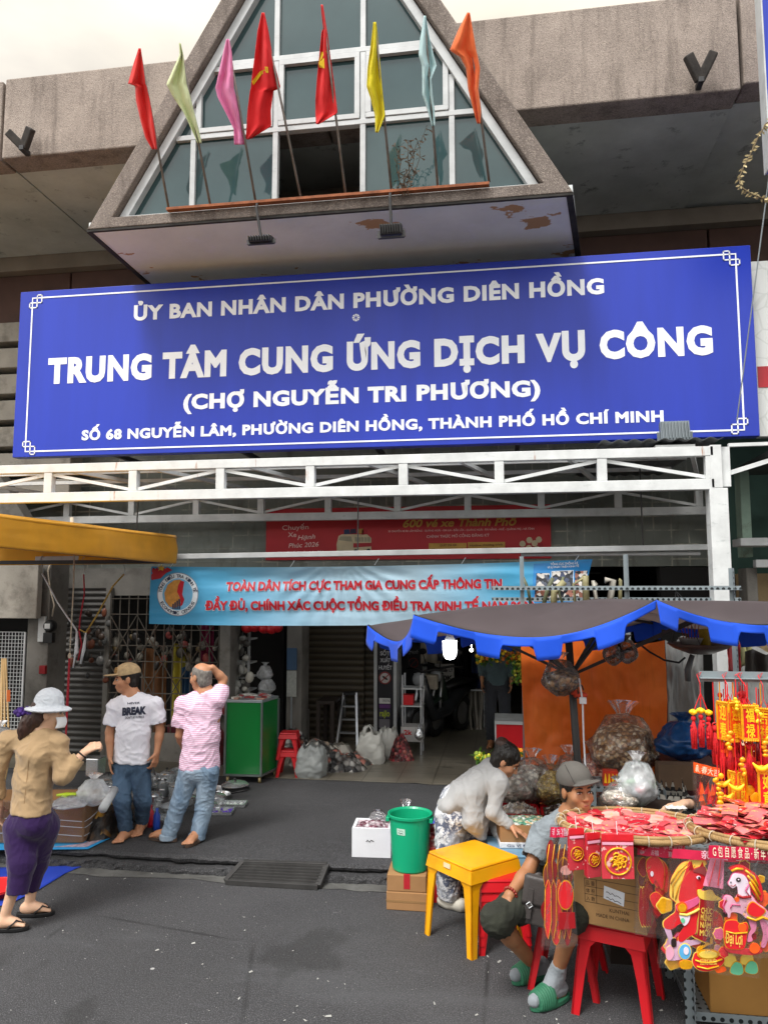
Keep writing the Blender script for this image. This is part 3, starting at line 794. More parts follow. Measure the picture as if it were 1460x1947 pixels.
# ================================================================== steel canopy with two lattice trusses
TR=thing('steel_canopy','white painted steel lattice canopy frame below the blue signboard','canopy frame',(1.9,7.0,0))
TZ0,TZ1=3.145,3.53
def truss(Y,xs,x1,z0,z1,ch,vw):
 b=MB();b.box(-9,x1,Y,Y+ch,z1-ch,z1);b.build('top_chord',M_white,TR,bevel=.004)
 b=MB();b.box(-9,x1,Y,Y+ch,z0,z0+ch*1.12);b.build('bottom_chord',M_white,TR,bevel=.004)
 zz0,zz1=z0+ch*1.12+.001,z1-ch-.001
 for i,x in enumerate(xs):
  b=MB();b.box(x-vw/2,x+vw/2,Y+.004,Y+ch-.004,zz0,zz1);b.build('upright',M_white,TR,bevel=.003)
  if i:
   xa=xs[i-1];up=i%2==(1 if Y<8 else 0)
   a,c=V(xa+vw/2,Y+ch/2,zz0+.02),V(x-vw/2,Y+ch/2,zz1-.02)
   if not up:a.z,c.z=c.z,a.z
   b=MB();b.bar(a,c,.028,.03);b.build('diagonal',M_white,TR)
xs1=[Yp(x,910,7.0).x for x in(-75,91,252,418,589,766,949,1145,1352)]
truss(7.0,xs1,1.86,TZ0,TZ1,.085,.085)
xs2=[Yp(x,970,9.3).x for x in(-120,3,126,249,372,495,623,755,889,1029,1176,1330)]
truss(9.3,xs2,Yp(1345,960,9.3).x,TZ0,TZ1,.085,.08)
for x in(-6.2,-4.4,-3.5,-2.5,-1.3,-.4,.6,1.7):b=MB();b.bar((x,7.09,3.49),(x+.6,9.29,3.49),.04,.04);b.build('purlin',M_white,TR)
b=MB()
for Y in(7.7,8.4):b.box(-9,1.8,Y,Y+.04,3.535,3.575)
b.build('rail',M_white,TR)
b=MB();x0=Yp(1351,1000,7).x;b.box(x0,x0+.155,7.0,7.15,0,TZ0+.01);b.build('post',M_white,TR,bevel=.006)
b=MB();b.box(x0+.02,x0+.115,7.0,7.1,TZ0+.011,TZ1+.01);b.build('post_head',M_white,TR,bevel=.004)
b=MB();b.box(x0+.125,x0+.2,7.06,7.12,TZ0+.03,TZ1);b.build('end_plate',M_white,TR)
b=MB();b.bar((x0+.2,7.1,3.3),(x0+1.2,7.3,3.62),.04,.04);b.bar((x0+.2,7.1,3.55),(x0+2.2,7.1,3.57),.04,.03);b.build('side_brace',M_white,TR)
b=MB();b.grid(lambda u,v_:V(.9+1.05*u,7.0+2.6*v_,3.60+.07*v_+.012*math.sin(u*1.05*2*math.pi/.13)),80,1);b.build('roof_sheet',mat('corrugated_roof','#5e6264',.6,.2,3,metal=.3,stain='#4a3a2c'),TR,smooth=True,solid=.003)
# the thin pipe the banner hangs from and its hooks
pa,pb=Yp(70,1063,7.9),Yp(1352,1040,7.9)
PIPE=thing('banner_pipe','long grey steel pipe under the lattice trusses carrying the blue banner','pipe',pa)
b=MB();b.bar(pa,pb,.05,.055);b.build('pipe',M_alu,PIPE,bevel=.004)
for x in(-4,-1.5,1.4):
 b=MB();b.bar((x,7.93,pa.z+(pb.z-pa.z)*(x-pa.x)/(pb.x-pa.x)+.03),(x,7.96,3.53),.012,.012);b.build('hanger',M_blackmet,PIPE)
b=MB();b.tube([Yp(990,1054,7.96),Yp(1330,1052,7.96)],.022,8);tag(b.build('fluorescent_tube',M_alu),'bare white tube light under the grey pipe near the canopy post','tube light')
# ================================================================== flags
M_pole=mat('grey_flag_pole','#77706a',.5,.3,10,metal=.3,stain='#6a4028')
def cloth_mat(name,col,var=.08,rough=.65):
 if name in _mc:return _mc[name]
 t=NT(name);c=t.co()
 cc=S(col);t.base(t.mix(t.ramp(t.noise(4,4,c),[(.3,0),(.7,1)]),_k(cc,1-var),_k(cc,1+var)))
 t.set(Roughness=rough,Specular_IOR_Level=.25);t.b.inputs['Sheen Weight'].default_value=.15
 wv=t.noise(420,2,c);t.bump(wv,.15,.002)
 # light comes through thin cloth
 tr=t.n('BsdfTranslucent');tr.inputs['Color'].default_value=cc+(1,);ms=t.n('MixShader');ms.inputs[0].default_value=.25
 t.l(t.b.outputs[0],ms.inputs[1]);t.l(tr.outputs[0],ms.inputs[2]);t.l(ms.outputs[0],t.o.inputs[0])
 _mc[name]=t.m;return t.m
def flag(label,col,base,top,outline,mark=None,seed=0):
 """a limp flag: outline given as pairs (left x, right x) at rows y, folded in depth"""
 p0=Yp(base[0],base[1],BY-.05);p0.z=iz+.02;p0.y=BY-.05
 lean=.62;p1=Yp(top[0],top[1],BY-.05-lean)
 fl=thing('flag',label,'flag',p0,'flags along the window bay')
 b=MB();b.tube([p0,p0.lerp(p1,.5),p1],[.012,.011,.009],8);b.build('pole',M_pole,fl,smooth=True)
 rows=outline;b=MB();nu=22;nv=60
 def pt(u,v_):
  y=rows[0][0]+(rows[-1][0]-rows[0][0])*v_;i=max(j for j in range(len(rows)-1)if rows[j][0]<=y+1e-6);t=(y-rows[i][0])/max(.01,rows[i+1][0]-rows[i][0]);f_=t;l_=rows[i][1]+(rows[i+1][1]-rows[i][1])*t;r_=rows[i][2]+(rows[i+1][2]-rows[i][2])*t
  # depth: on the pole at its own height, cloth folded about it
  py=y;tt=(base[1]-py)/(base[1]-top[1]);Yc=BY-.05-lean*tt
  fold=.022*math.sin(u*9+v_*3+seed)+.03*(u-.5)*math.sin(v_*4+seed)+.02*fbm((u*2,v_*3,seed))
  return Yp(l_+(r_-l_)*u,y,Yc-.015+fold*min(1,v_*3+.15))
 b.grid(pt,nu,nv);cl=b.build('cloth',cloth_mat('flag_'+col,col),fl,smooth=True,solid=.004)
 if mark:
  bv=bvh_of(cl);wr=onto(bv,ray(*mark[1][0]),.009);b=MB()
  for poly in mark[1:]:
   pts=[wr(Yp(x,y,BY-.4))for x,y in poly];b.poly(pts)
  b.build(mark[0],cloth_mat('flag_star_yellow','#e8c81e'),fl)
 return fl
flag('leftmost red flag hanging limp in front of the window bay','#f03c38',(321,399),(266,92),
     [(92,264,268),(120,255,272),(160,244,277),(163,258,279),(190,259,285),(230,268,292),(262,277,297),(284,290,299)],seed=1)
flag('pale lime green flag next to the leftmost red flag','#e2eabc',(400,392),(342,82),
     [(82,341,344),(105,342,349),(160,317,355),(180,327,361),(215,350,370),(245,364,378),(272,376,384)],seed=2)
flag('pink flag between the lime green flag and the larger red flag','#f59ccb',(486,386),(433,74),
     [(74,431,436),(100,425,441),(168,410,445),(185,414,450),(215,430,456),(245,445,462),(275,446,468)],seed=3)
flag('large red flag with part of a yellow emblem showing in its folds','#ea2c30',(572,381),(500,24),
     [(24,498,503),(60,490,511),(110,484,519),(140,480,527),(168,477,534),(172,476,520),(210,471,515),(240,469,516),(265,468,474)],
     ('emblem',[(479,155),(494,136),(508,131),(510,137),(497,142),(482,162)],[(503,127),(509,128),(510,139),(505,138)]),seed=4)
flag('red flag with a folded yellow star in front of the middle window','#ee3436',(657,375),(612,9),
     [(9,610,614),(55,615,621),(60,612,622),(100,608,627),(150,603,634),(190,600,639),(215,600,642),(236,601,606)],
     ('star',[(606,122),(610,100),(619,97),(622,100),(616,112),(617,130),(607,128)]),seed=5)
flag('bright yellow flag hanging limp right of the middle window','#f2e428',(744,370),(713,42),
     [(42,710,715),(80,706,719),(130,699,723),(165,697,726),(185,704,728),(220,713,732),(252,714,719)],seed=6)
flag('pale blue and white flag between the yellow and the orange flag','#d2eef0',(832,358),(807,30),
     [(30,806,809),(70,799,816),(105,796,824),(125,802,830),(150,803,820),(180,803,822),(210,813,826),(240,821,827)],seed=7)
flag('bright orange flag, rightmost in front of the window bay','#ff844c',(930,354),(889,24),
     [(24,888,893),(60,870,899),(96,855,905),(108,875,908),(130,886,912),(170,890,909),(210,900,914),(235,907,913)],seed=8)
# dried weeds caught on the rail
WD=thing('dry_plant','dead dry weed growing on the rusty flag rail','plant',Yp(773,366,BY-.05))
b=MB();random.seed(3)
p0=Yp(772,368,BY-.05)
for k in range(6):
 a=p0+V(random.uniform(-.03,.03),0,-.02);pts=[a]
 for i in range(6):pts.append(pts[-1]+V(random.uniform(-.05,.05)+(k-2.5)*.012,random.uniform(-.03,.01),random.uniform(.04,.12)))
 b.tube(pts,[.005,.005,.004,.004,.003,.003,.002],4)
 for q in pts[1:]:
  for _ in range(4):
   e=q+V(random.uniform(-.06,.06),random.uniform(-.03,.03),random.uniform(-.05,.05));b.poly([q,e,e+V(.012,0,.014)])
b.build('stem',mat('dry_weed','#4b3a2a',.9,.4,20),WD)
# ================================================================== floodlights
def flood(label,head,size,tilt,arm_from=None,m=M_blackmet,front=True):
 hx_=Vector(head);ft=thing('floodlight',label,'floodlight',hx_,'floodlights')
 Rm=Matrix.Rotation(tilt,3,'X');w_,h_,d_=size
 b=MB();b.M=Matrix.Translation(hx_)@ Rm.to_4x4()
 b.box(-w_/2,w_/2,-d_/2,d_/2,-h_/2,h_/2)
 for i in range(9):
  x=-w_/2+w_*(i+.5)/9;b.box(x-w_*.02,x+w_*.02,-d_/2-d_*.35,-d_/2,-h_*.45,h_*.45)
 b.build('housing',m,ft,bevel=.004)
 b=MB();b.M=Matrix.Translation(hx_)@ Rm.to_4x4();b.box(-w_*.42,w_*.42,d_/2,d_/2+.004,-h_*.4,h_*.4);b.build('lens',mat('lamp_glass','#5a5f60',.15,.1),ft)
 b=MB()
 for s in(-1,1):b.bar(hx_+V(s*(w_/2+.012),0,0),hx_+V(s*(w_/2+.012),0,-h_*.75),.012,.03,(1,0,0))
 b.bar(hx_+V(-w_/2-.018,0,-h_*.75),hx_+V(w_/2+.018,0,-h_*.75),.03,.012);b.build('bracket',m,ft)
 if arm_from is not None:
  b=MB();b.tube([Vector(arm_from),Vector(arm_from)+V(0,-.02,-.05),hx_+V(0,0,.02)],.013,8);b.build('arm',m,ft)
 return ft
for x,y,xa,ya,lab in((497,456,489,388,'small black floodlight on a rod under the bay, left of the peeled patch'),(744,438,742,368,'ribbed black floodlight on a rod under the bay above the peeled patch')):
 pa_=Yp(xa,ya,BY-.06);h_=Yp(x,y,BY-.06);flood(lab,(h_.x,h_.y,h_.z),(.22 if x<600 else .2,.05 if x<600 else .09,.1),R(10),pa_)
p=Yp(1281,822,7.3);flood('grey ribbed floodlight standing on the canopy in front of the signboard',(p.x,7.28,p.z),(.26,.19,.07),R(-12),m=mat('grey_lamp_housing','#6f777b',.45,.15,metal=.4))
p=Yp(1265,846,7.2);b=MB();b.box(p.x-.12,p.x+.22,7.05,7.45,3.532,3.56);tag(b.build('lamp_shelf',M_white),'short white plate under the grey floodlight on the canopy','plate')
# lamp brackets on the parapet
def vlamp(label,x,y,s,a0,a1):
 c=Yp(x,y,6.9);t=thing('wall_lamp',label,'wall lamp',c,'lamps on the parapet')
 for a,ln in((a0,s),(a1,s)):
  b=MB();d_=V(math.sin(a),-.25,math.cos(a));b.bar(c+V(0,.02,-.02),c+d_*ln,.085,.07,(0,1,0));b.build('lamp_head',mat('weathered_lamp','#35302c',.8,.4,14,.3),t,bevel=.012)
 b=MB();b.bar(c+V(0,.1,-.04),c+V(0,-.03,-.04),.05,.05);b.build('mount',M_blackmet,t,bevel=.004)
vlamp('pair of dark weathered lamp heads in a V on the right parapet',1331,146,.22,R(-32),R(30))
vlamp('broken dark lamp tilted over on the left parapet',44,276,.19,R(-48),R(38))
# ================================================================== dried leaf garland
GL=thing('garland','string garland of dried pale leaves hanging below the tall blue sign','garland',Yp(1440,240,6.2))
pts=[Yp(x,y,6.2)for x,y in((1470,225),(1455,236),(1440,262),(1425,295),(1412,320),(1404,340),(1408,356),(1430,370),(1452,378),(1470,372))]
b=MB();b.tube(pts,.006,5);b.build('cord',mat('garland_cord','#6b5d44',.9),GL)
b=MB();random.seed(5)
for p,q in zip(pts,pts[1:]):
 for t in(.0,.25,.5,.75):
  c=p.lerp(q,t);
  for _ in range(2):
   d_=V(random.uniform(-1,1),random.uniform(-1,1),random.uniform(-1,.3)).normalized();s_=d_.cross(V(0,1,.3)).normalized()
   b.poly([c,c+d_*.02+s_*.009,c+d_*.045,c+d_*.02-s_*.009])
b.build('leaf',mat('dried_leaf','#b3a277',.8,.3,15),GL)
b=MB();b.tube([Yp(1462,330,6.6),Yp(1400,800,7.35)],.006,5);tag(b.build('guy_wire',M_steel),'thin wire running down past the right end of the signboard','wire')
# ================================================================== red bus banner on the wall
RY=9.66
RB=thing('red_banner','dark red advertising banner with a cartoon minibus on the block wall','banner',(-1.2,RY,2.7))
r0,r1=Yp(507,968,RY),Yp(1048,1062,RY);rz1=r0.z;rz0=2.66
M_redb=mat('red_banner_vinyl','#c2262f',.5,.08,1.5)
b=MB();b.box(r0.x,r1.x,RY,RY+.03,rz0,rz1);b.build('panel',M_redb,RB)
M_cream=mat('banner_cream','#d9c7a4',.6);M_gold=mat('banner_gold','#d8a850',.6);M_pinkish=mat('banner_pink','#f0cfc8',.6)
def bt(s,x0,y0,x1,y1,cap,m=M_pinkish,bold=.01,Y=RY,par=RB,**kw):
 p,q=Yp(x0,y0,Y),Yp(x1,y1,Y);return text(s,(p.x,Y,p.z),(q.x,Y,q.z),cap*Y/F,m,par,bold=bold,**kw)
bt('Chuyến',537,1008,587,1006,9,bold=.0);bt('Xe',548,1021,564,1021,9);bt('Hạnh',566,1027,600,1024,9,shear=.3)
bt('Phúc 2026',549,1042,606,1039,9,shear=.2);bt('"Cùng Chuyến Xe về quê đón Tết"',529,1053,615,1051,4,shear=.2);bt('NHÀ TÀI TRỢ XE · VỀ NHÀ ĐÓN TẾT',537,1060,603,1058,3)
bt('600 vé xe Thành Phố',766,1003,985,999,15,M_gold,.03,shear=.25)
bt('30 CHUYẾN XE ĐI: LÂM ĐỒNG - QUẢNG NGÃI - GIA LAI - ĐẮK LẮK - QUẢNG NGÃI - ĐÀ NẴNG - HUẾ - QUẢNG TRỊ - HÀ TĨNH',738,1012,1015,1007,3.4)
bt('CHÍNH THỨC MỞ CỔNG ĐĂNG KÝ',811,1023,930,1020,5)
def brect(x0,y0,x1,y1,m,name,Y=RY,off=.004,par=RB):
 p,q=Yp(x0,y0,Y),Yp(x1,y1,Y);b=MB();b.box(p.x,q.x,Y-off,Y-off+.003,q.z,p.z);return b.build(name,m,par)
brect(815,1033,887,1050,M_gold,'caption_box');brect(889,1031,960,1049,M_gold,'caption_box')
M_dkred=mat('banner_dark_red','#6a1216',.6)
bt('QUÉT MÃ QR',836,1039,868,1038,3.6,M_dkred,off=.009);bt('để xem thông tin chi tiết',820,1047,882,1046,3.4,M_dkred,off=.009);bt('Hotline chương trình',893,1039,955,1037,3.6,M_dkred,off=.009);bt('028 7776 3663',903,1047,946,1045,4,M_dkred,off=.009)
def bpoly(pts,m,name,off,Y=RY,par=RB):
 b=MB();b.prism([Yp(x,y,Y)+V(0,-off,0)for x,y in pts],V(0,.002,0));return b.build(name,m,par)
bpoly([(641,1052),(640,1035),(644,1019),(650,1016),(698,1016),(706,1023),(706,1048),(700,1053),(680,1056),(650,1056)],M_cream,'bus_drawing',.004)
bpoly([(644,1027),(647,1020),(668,1020),(670,1030)],mat('bus_window','#a89f86',.5),'bus_window',.007)
for i in range(5):bpoly([(675+i*6,1021),(680+i*6,1022),(680+i*6,1030),(675+i*6,1030)],mat('bus_window','#a89f86'),'bus_window',.007)
bpoly([(672,1033),(706,1032),(706,1039),(672,1041)],mat('sign_red','#b3202c'),'bus_stripe',.007)
for cx,cy in((677,1050),(701,1049)):
 bpoly([(cx+5*math.cos(a*.524),cy+6*math.sin(a*.524))for a in range(12)],M_black,'bus_wheel',.0075)
for cx,cy,m_ in((660,1011,'#2d3a63'),(672,1010,'#3b2a4a'),(686,1010,'#b88a3e'),(694,1012,'#b3202c')):bpoly([(cx-6,cy+5),(cx-6,cy-4),(cx+4,cy-5),(cx+6,cy+4)],mat('bag'+m_,m_),'luggage_drawing',.004)
for cx,cy in((993,1034),(1006,1027),(1016,1033),(1024,1026),(1005,1042),(1020,1044)):
 bpoly([(cx+6*math.cos(a*.6),cy+6*math.sin(a*.6))for a in range(10)],M_cream,'figure_drawing',.0042+(cy%3)*.0008);bpoly([(cx-9,cy+16),(cx-7,cy+7),(cx+7,cy+7),(cx+9,cy+16)],mat('sign_red','#b3202c'),'figure_drawing',.003+(cy%3)*.0004)
# ================================================================== blue census banner
CY=7.98
CB=thing('census_banner','pale blue cloth banner with red lettering hung across the entrance','banner',Yp(690,1080,CY))
def cwarp(p):
 x,z=p.x,p.z
 u=(x+3.84)/4.75
 d_=.03*math.sin(x*1.7+z*2)+(.014*math.sin(z*15+x*1.2+2*math.sin(x*1.3))+.005*math.sin(z*32-x*2.2+1))*(.6+.4*math.sin(x*2))+.010*fbm((x*.9,z*5,2))
 e=min(1,(2.56-z)*8);rad=.012*math.sin(math.atan2(x+1.7,2.62-z)*26)*max(0,1-((x+1.7)**2+(z-2.6)**2)*.9)
 return V(x,p.y+d_*(.35+.65*max(0,e))+rad,z)
cTL,cTR,cBL,cBR,cBM=Yp(290,1077,CY),Yp(1126,1063,CY),Yp(285,1186,CY),Yp(1098,1180,CY),Yp(690,1192,CY)
cTM=Yp(700,1076,CY)
def cpt(u,v_):
 tp=cTL.lerp(cTR,u);tp.z-=.05*4*u*(1-u)*.7;bt_=cBL.lerp(cBR,u);bt_.z-=.035*4*u*(1-u)
 return cwarp(tp.lerp(bt_,v_))
def m_cban():
 t=NT('census_banner_cloth');sp=t.n('SeparateXYZ');t.l(t.tc.outputs['Object'],sp.inputs[0])
 g=t.math('ADD',t.math('MULTIPLY',sp.outputs[0],1/4.75),.81)
 col=t.ramp(g,[(.0,S('#3fa2d6')),(.18,S('#5fb4dd')),(.45,S('#b4d7ea')),(.62,S('#b9d9ea')),(.82,S('#57b4de')),(1,S('#2e8fd0'))])
 t.base(col);t.set(Roughness=.42,Specular_IOR_Level=.45)
 tr=t.n('BsdfTranslucent');t.l(col,tr.inputs['Color']);ms=t.n('MixShader');ms.inputs[0].default_value=.18
 t.l(t.b.outputs[0],ms.inputs[1]);t.l(tr.outputs[0],ms.inputs[2]);t.l(ms.outputs[0],t.o.inputs[0]);return t.m
b=MB();b.grid(cpt,150,40);clo=b.build('cloth',m_cban(),CB,smooth=True)
cbv=bvh_of(clo);con=onto(cbv,(0,1,0),.009);con2=onto(cbv,(0,1,0),.005)
M_cred=mat('census_red','#b80f26',.5,.05);M_cwh=mat('census_white','#e6eef2',.5,.03)
def ct(s,x0,y0,x1,y1,cap,m,bold=.03,wr=con,**kw):
 p,q=Yp(x0,y0,CY),Yp(x1,y1,CY);return text(s,p,q,cap*CY/F,m,CB,bold=bold,warp=wr,up=(0,0,1),**kw)
for s_,a in(('TOÀN DÂN TÍCH CỰC THAM GIA CUNG CẤP THÔNG TIN',(431,1124,954,1119,18)),('ĐẦY ĐỦ, CHÍNH XÁC CUỘC TỔNG ĐIỀU TRA KINH TẾ NĂM 2026',(393,1160,1016,1162,18))):
 ct(s_,a[0]-1,a[1]+1,a[2]+1,a[3]+1,a[4]*1.04,M_cwh,.06,con2,shear=.0);ct(s_,*a,M_cred,.05)
def cpoly(pts,m,name,off=.004):
 b=drape([Yp(x,y,CY)for x,y in pts],onto(cbv,(0,1,0),off));return b.build(name,m,CB)
def cdisc(cx,cy,r,m,name,off,n=40,r0=0):
 b=MB();wr=onto(cbv,(0,1,0),off);rr=[r0+(r-r0)*i/4 for i in range(5)]
 g=[[b.v(wr(Yp(cx+q*math.cos(2*math.pi*j/n),cy+q*1.06*math.sin(2*math.pi*j/n),CY)))for j in range(n)]for q in rr]
 for a_,c_ in zip(g,g[1:]):
  for j in range(n):b.f([a_[j],a_[(j+1)%n],c_[(j+1)%n],c_[j]])
 return b.build(name,m,CB)
cpoly([(290,1077),(316,1077),(330,1084),(318,1090),(308,1100),(296,1102),(288,1104)],mat('sign_red','#b3202c'),'corner_flag',.004)
cpoly([(308+(7 if k%2==0 else 3)*math.sin(k*.628),1080-(7 if k%2==0 else 3)*math.cos(k*.628))for k in range(10)],mat('flag_gold','#e0b63a'),'corner_star',.007)
cx,cy=341,1130
cdisc(cx,cy,39,mat('emblem_grey','#8f9aa8',.5),'emblem_rim',.004);cdisc(cx,cy,37.5,M_cwh,'emblem_ring',.0055);cdisc(cx,cy,28.5,mat('emblem_sky','#6fb3da',.5),'emblem_field',.007)
M_navy=mat('emblem_navy','#27324e',.5)
def arc_text(s,r,a0,a1,inward=False,size=8):
 k=len(s)
 for i,ch in enumerate(s):
  if ch==' ':continue
  a=a0+(a1-a0)*i/max(1,k-1);wpx=size*.62
  ux=(math.cos(a+math.pi/2),math.sin(a+math.pi/2))if not inward else(-math.cos(a+math.pi/2),-math.sin(a+math.pi/2))
  rr=r if not inward else r+size*.75
  px,py=cx+rr*math.cos(a),cy+rr*1.06*math.sin(a)
  p,q=Yp(px-ux[0]*wpx/2,py-ux[1]*wpx/2,CY),Yp(px+ux[0]*wpx/2,py+ux[1]*wpx/2,CY)
  text(ch,p,q,size*.8*CY/F,M_navy,CB,name='emblem_lettering',bold=.02,nrm=(0,-1,0),warp=onto(cbv,(0,1,0),.0105))
arc_text('TỔNG ĐIỀU TRA KINH TẾ',30,R(190),R(350));arc_text('ECONOMIC CENSUS',30,R(152),R(28),True)
M_ochre=mat('emblem_ochre','#c58a3c',.5,.2,20)
cpoly([(318,1143),(316,1128),(322,1112),(334,1103),(345,1102),(350,1106),(344,1112),(341,1122),(343,1132),(348,1141),(344,1152),(334,1156),(325,1153)],M_ochre,'emblem_map',.0085)
cpoly([(346,1104),(353,1106),(350,1113),(346,1120),(350,1130),(354,1140),(350,1150),(343,1156),(347,1145),(345,1135),(340,1125),(342,1113)],M_cred,'emblem_coast',.0095)
b=MB()
for i in range(4):cpoly([(331+i*4,1158),(334+i*4,1158),(334+i*4,1148-i*3),(331+i*4,1148-i*3)],M_navy,'emblem_bar',.010)
b.bm.free()
# picture panel at the right end
cpoly([(1014,1072),(1124,1066),(1099,1178),(1010,1168)],mat('census_deep_blue','#2d86c8',.45),'picture_panel',.004)
def m_crowd(name,a,b_):
 t=NT(name);v=t.n('TexVoronoi');v.inputs['Scale'].default_value=26;t.l(t.tc.outputs['Object'],v.inputs['Vector'])
 sp=t.n('SeparateColor');t.l(v.outputs['Color'],sp.inputs[0])
 t.base(t.ramp(sp.outputs[0],[(0,S('#20242c')),(.3,S(a)),(.55,S('#d6d2cc')),(.8,S(b_)),(1,S('#8b8f98'))],True));t.set(Roughness=.5);return t.m
cpoly([(1048,1086),(1090,1084),(1089,1117),(1047,1118)],M_cwh,'photo_border',.0055)
cpoly([(1049,1087),(1089,1085),(1088,1115),(1049,1116)],m_crowd('printed_crowd','#59606e','#3f4a66'),'photo',.007)
cpoly([(1093,1086),(1117,1085),(1114,1116),(1091,1117)],m_crowd('printed_crowd_warm','#8a5a4a','#b07868'),'photo',.0062)
cpoly([(1019,1090),(1044,1090),(1044,1117),(1018,1118)],m_crowd('printed_crowd','#59606e','#3f4a66'),'photo',.0062)
cpoly([(1016,1122),(1112,1122),(1106,1142),(1016,1144)],m_crowd('printed_crowd_warm','#8a5a4a','#b07868'),'photo',.0062)
ct('TỔNG CỤC THỐNG KÊ',1046,1075,1098,1073,4,M_cwh,.02);ct('VÌ SỰ PHÁT TRIỂN KINH TẾ',1040,1081,1100,1078,3.5,M_cwh,.02)
b=MB()
for x,y in((330,1070),(560,1066),(720,1062),(885,1060),(1100,1056)):b.tube([Yp(x,y,7.93),Yp(x-8,y+12,CY)],.004,5)
b.build('tie',M_cwh,CB)
# ================================================================== shared small materials and builders
def m_card(name='cardboard',a='#a98057'):
 if name in _mc:return _mc[name]
 t=NT(name);c=t.co()
 col=t.mix(t.ramp(t.noise(4,6,c),[(.3,0),(.7,1)]),S(a),_k(S(a),.82))
 col=t.mix(t.ramp(t.noise(9,6,t.co((1,1,3)),.7),[(.6,0),(.75,.35)]),col,_k(S(a),.55))
 t.base(col);t.set(Roughness=.85,Specular_IOR_Level=.2);wv=t.n('TexWave');wv.inputs['Scale'].default_value=60;t.l(c,wv.inputs['Vector']);t.bump(wv.outputs['Fac'],.06,.002)
 _mc[name]=t.m;return t.m
M_card=m_card();M_tape=mat('brown_parcel_tape','#96744c',.3,.06)
def m_clear(name,tint='#ffffff',a=.22,rough=.12):
 if name in _mc:return _mc[name]
 t=NT(name)
 gl=t.n('BsdfGlossy');gl.inputs['Roughness'].default_value=rough;gl.inputs['Color'].default_value=(1,1,1,1)
 df=t.n('BsdfTranslucent');df.inputs['Color'].default_value=S(tint)+(1,)
 d2=t.n('BsdfDiffuse');d2.inputs['Color'].default_value=S(tint)+(1,)
 tr=t.n('BsdfTransparent');tr.inputs['Color'].default_value=(1,1,1,1)
 m0=t.n('MixShader');m0.inputs[0].default_value=.5;t.l(df.outputs[0],m0.inputs[1]);t.l(d2.outputs[0],m0.inputs[2])
 m1=t.n('MixShader');t.l(t.ramp(t.noise(9,5),[(.35,a*.4),(.75,min(1,a*1.7))]),m1.inputs[0]);t.l(tr.outputs[0],m1.inputs[1]);t.l(m0.outputs[0],m1.inputs[2])
 fr=t.n('Fresnel');fr.inputs['IOR'].default_value=1.5
 bp=t.n('Bump');bp.inputs['Strength'].default_value=.6;bp.inputs['Distance'].default_value=.02;t.l(t.noise(14,5),bp.inputs['Height'])
 for x in(gl,fr):t.l(bp.outputs[0],x.inputs['Normal'])
 m2=t.n('MixShader');t.l(t.math('MULTIPLY',fr.outputs[0],.9),m2.inputs[0]);t.l(m1.outputs[0],m2.inputs[1]);t.l(gl.outputs[0],m2.inputs[2])
 t.l(m2.outputs[0],t.o.inputs[0]);_mc[name]=t.m;return t.m
M_clear=m_clear('clear_plastic_film','#ffffff',.09);M_milk=m_clear('milky_plastic_film','#e8ecee',.75,.3);M_wrap=m_clear('stretch_wrap','#ffffff',.08,.2)
M_ss=mat('stainless_steel','#d4d7d9',.26,.06,6,metal=.85)
M_alum=mat('dull_aluminium','#c2c5c8',.4,.1,6,metal=1)
M_redpl=mat('red_plastic','#c3151f',.38,.08,4);M_dred=mat('dark_red_plastic','#8c1119',.45,.12,4)
M_yelpl=mat('yellow_plastic','#f0a90c',.36,.06,3,stain='#c98708')
def rotz(a):return Matrix.Rotation(a,4,'Z')
def carton(name,label,c,size,rz=0,m=None,group=None,tape=True,open_top=False,lab=None):
 """cardboard box, c = centre of its base"""
 t=thing(name,label,'box',c,group);w_,d_,h_=size;Mx=Matrix.Translation(Vector(c))@ rotz(rz);m=m or M_card
 b=MB();b.M=Mx;b.box(-w_/2,w_/2,-d_/2,d_/2,0,h_);b.build('box_body',m,t,bevel=.006)
 if tape:
  b=MB();b.M=Mx;b.box(-w_/2-.001,w_/2+.001,-d_/2-.0015,d_/2+.0015,h_*.44,h_*.56)if tape=='side' else b.box(-.025,.025,-d_/2-.0015,d_/2+.0015,h_*.7,h_+.0015)
  b.build('tape',M_tape,t)
 return t,Mx
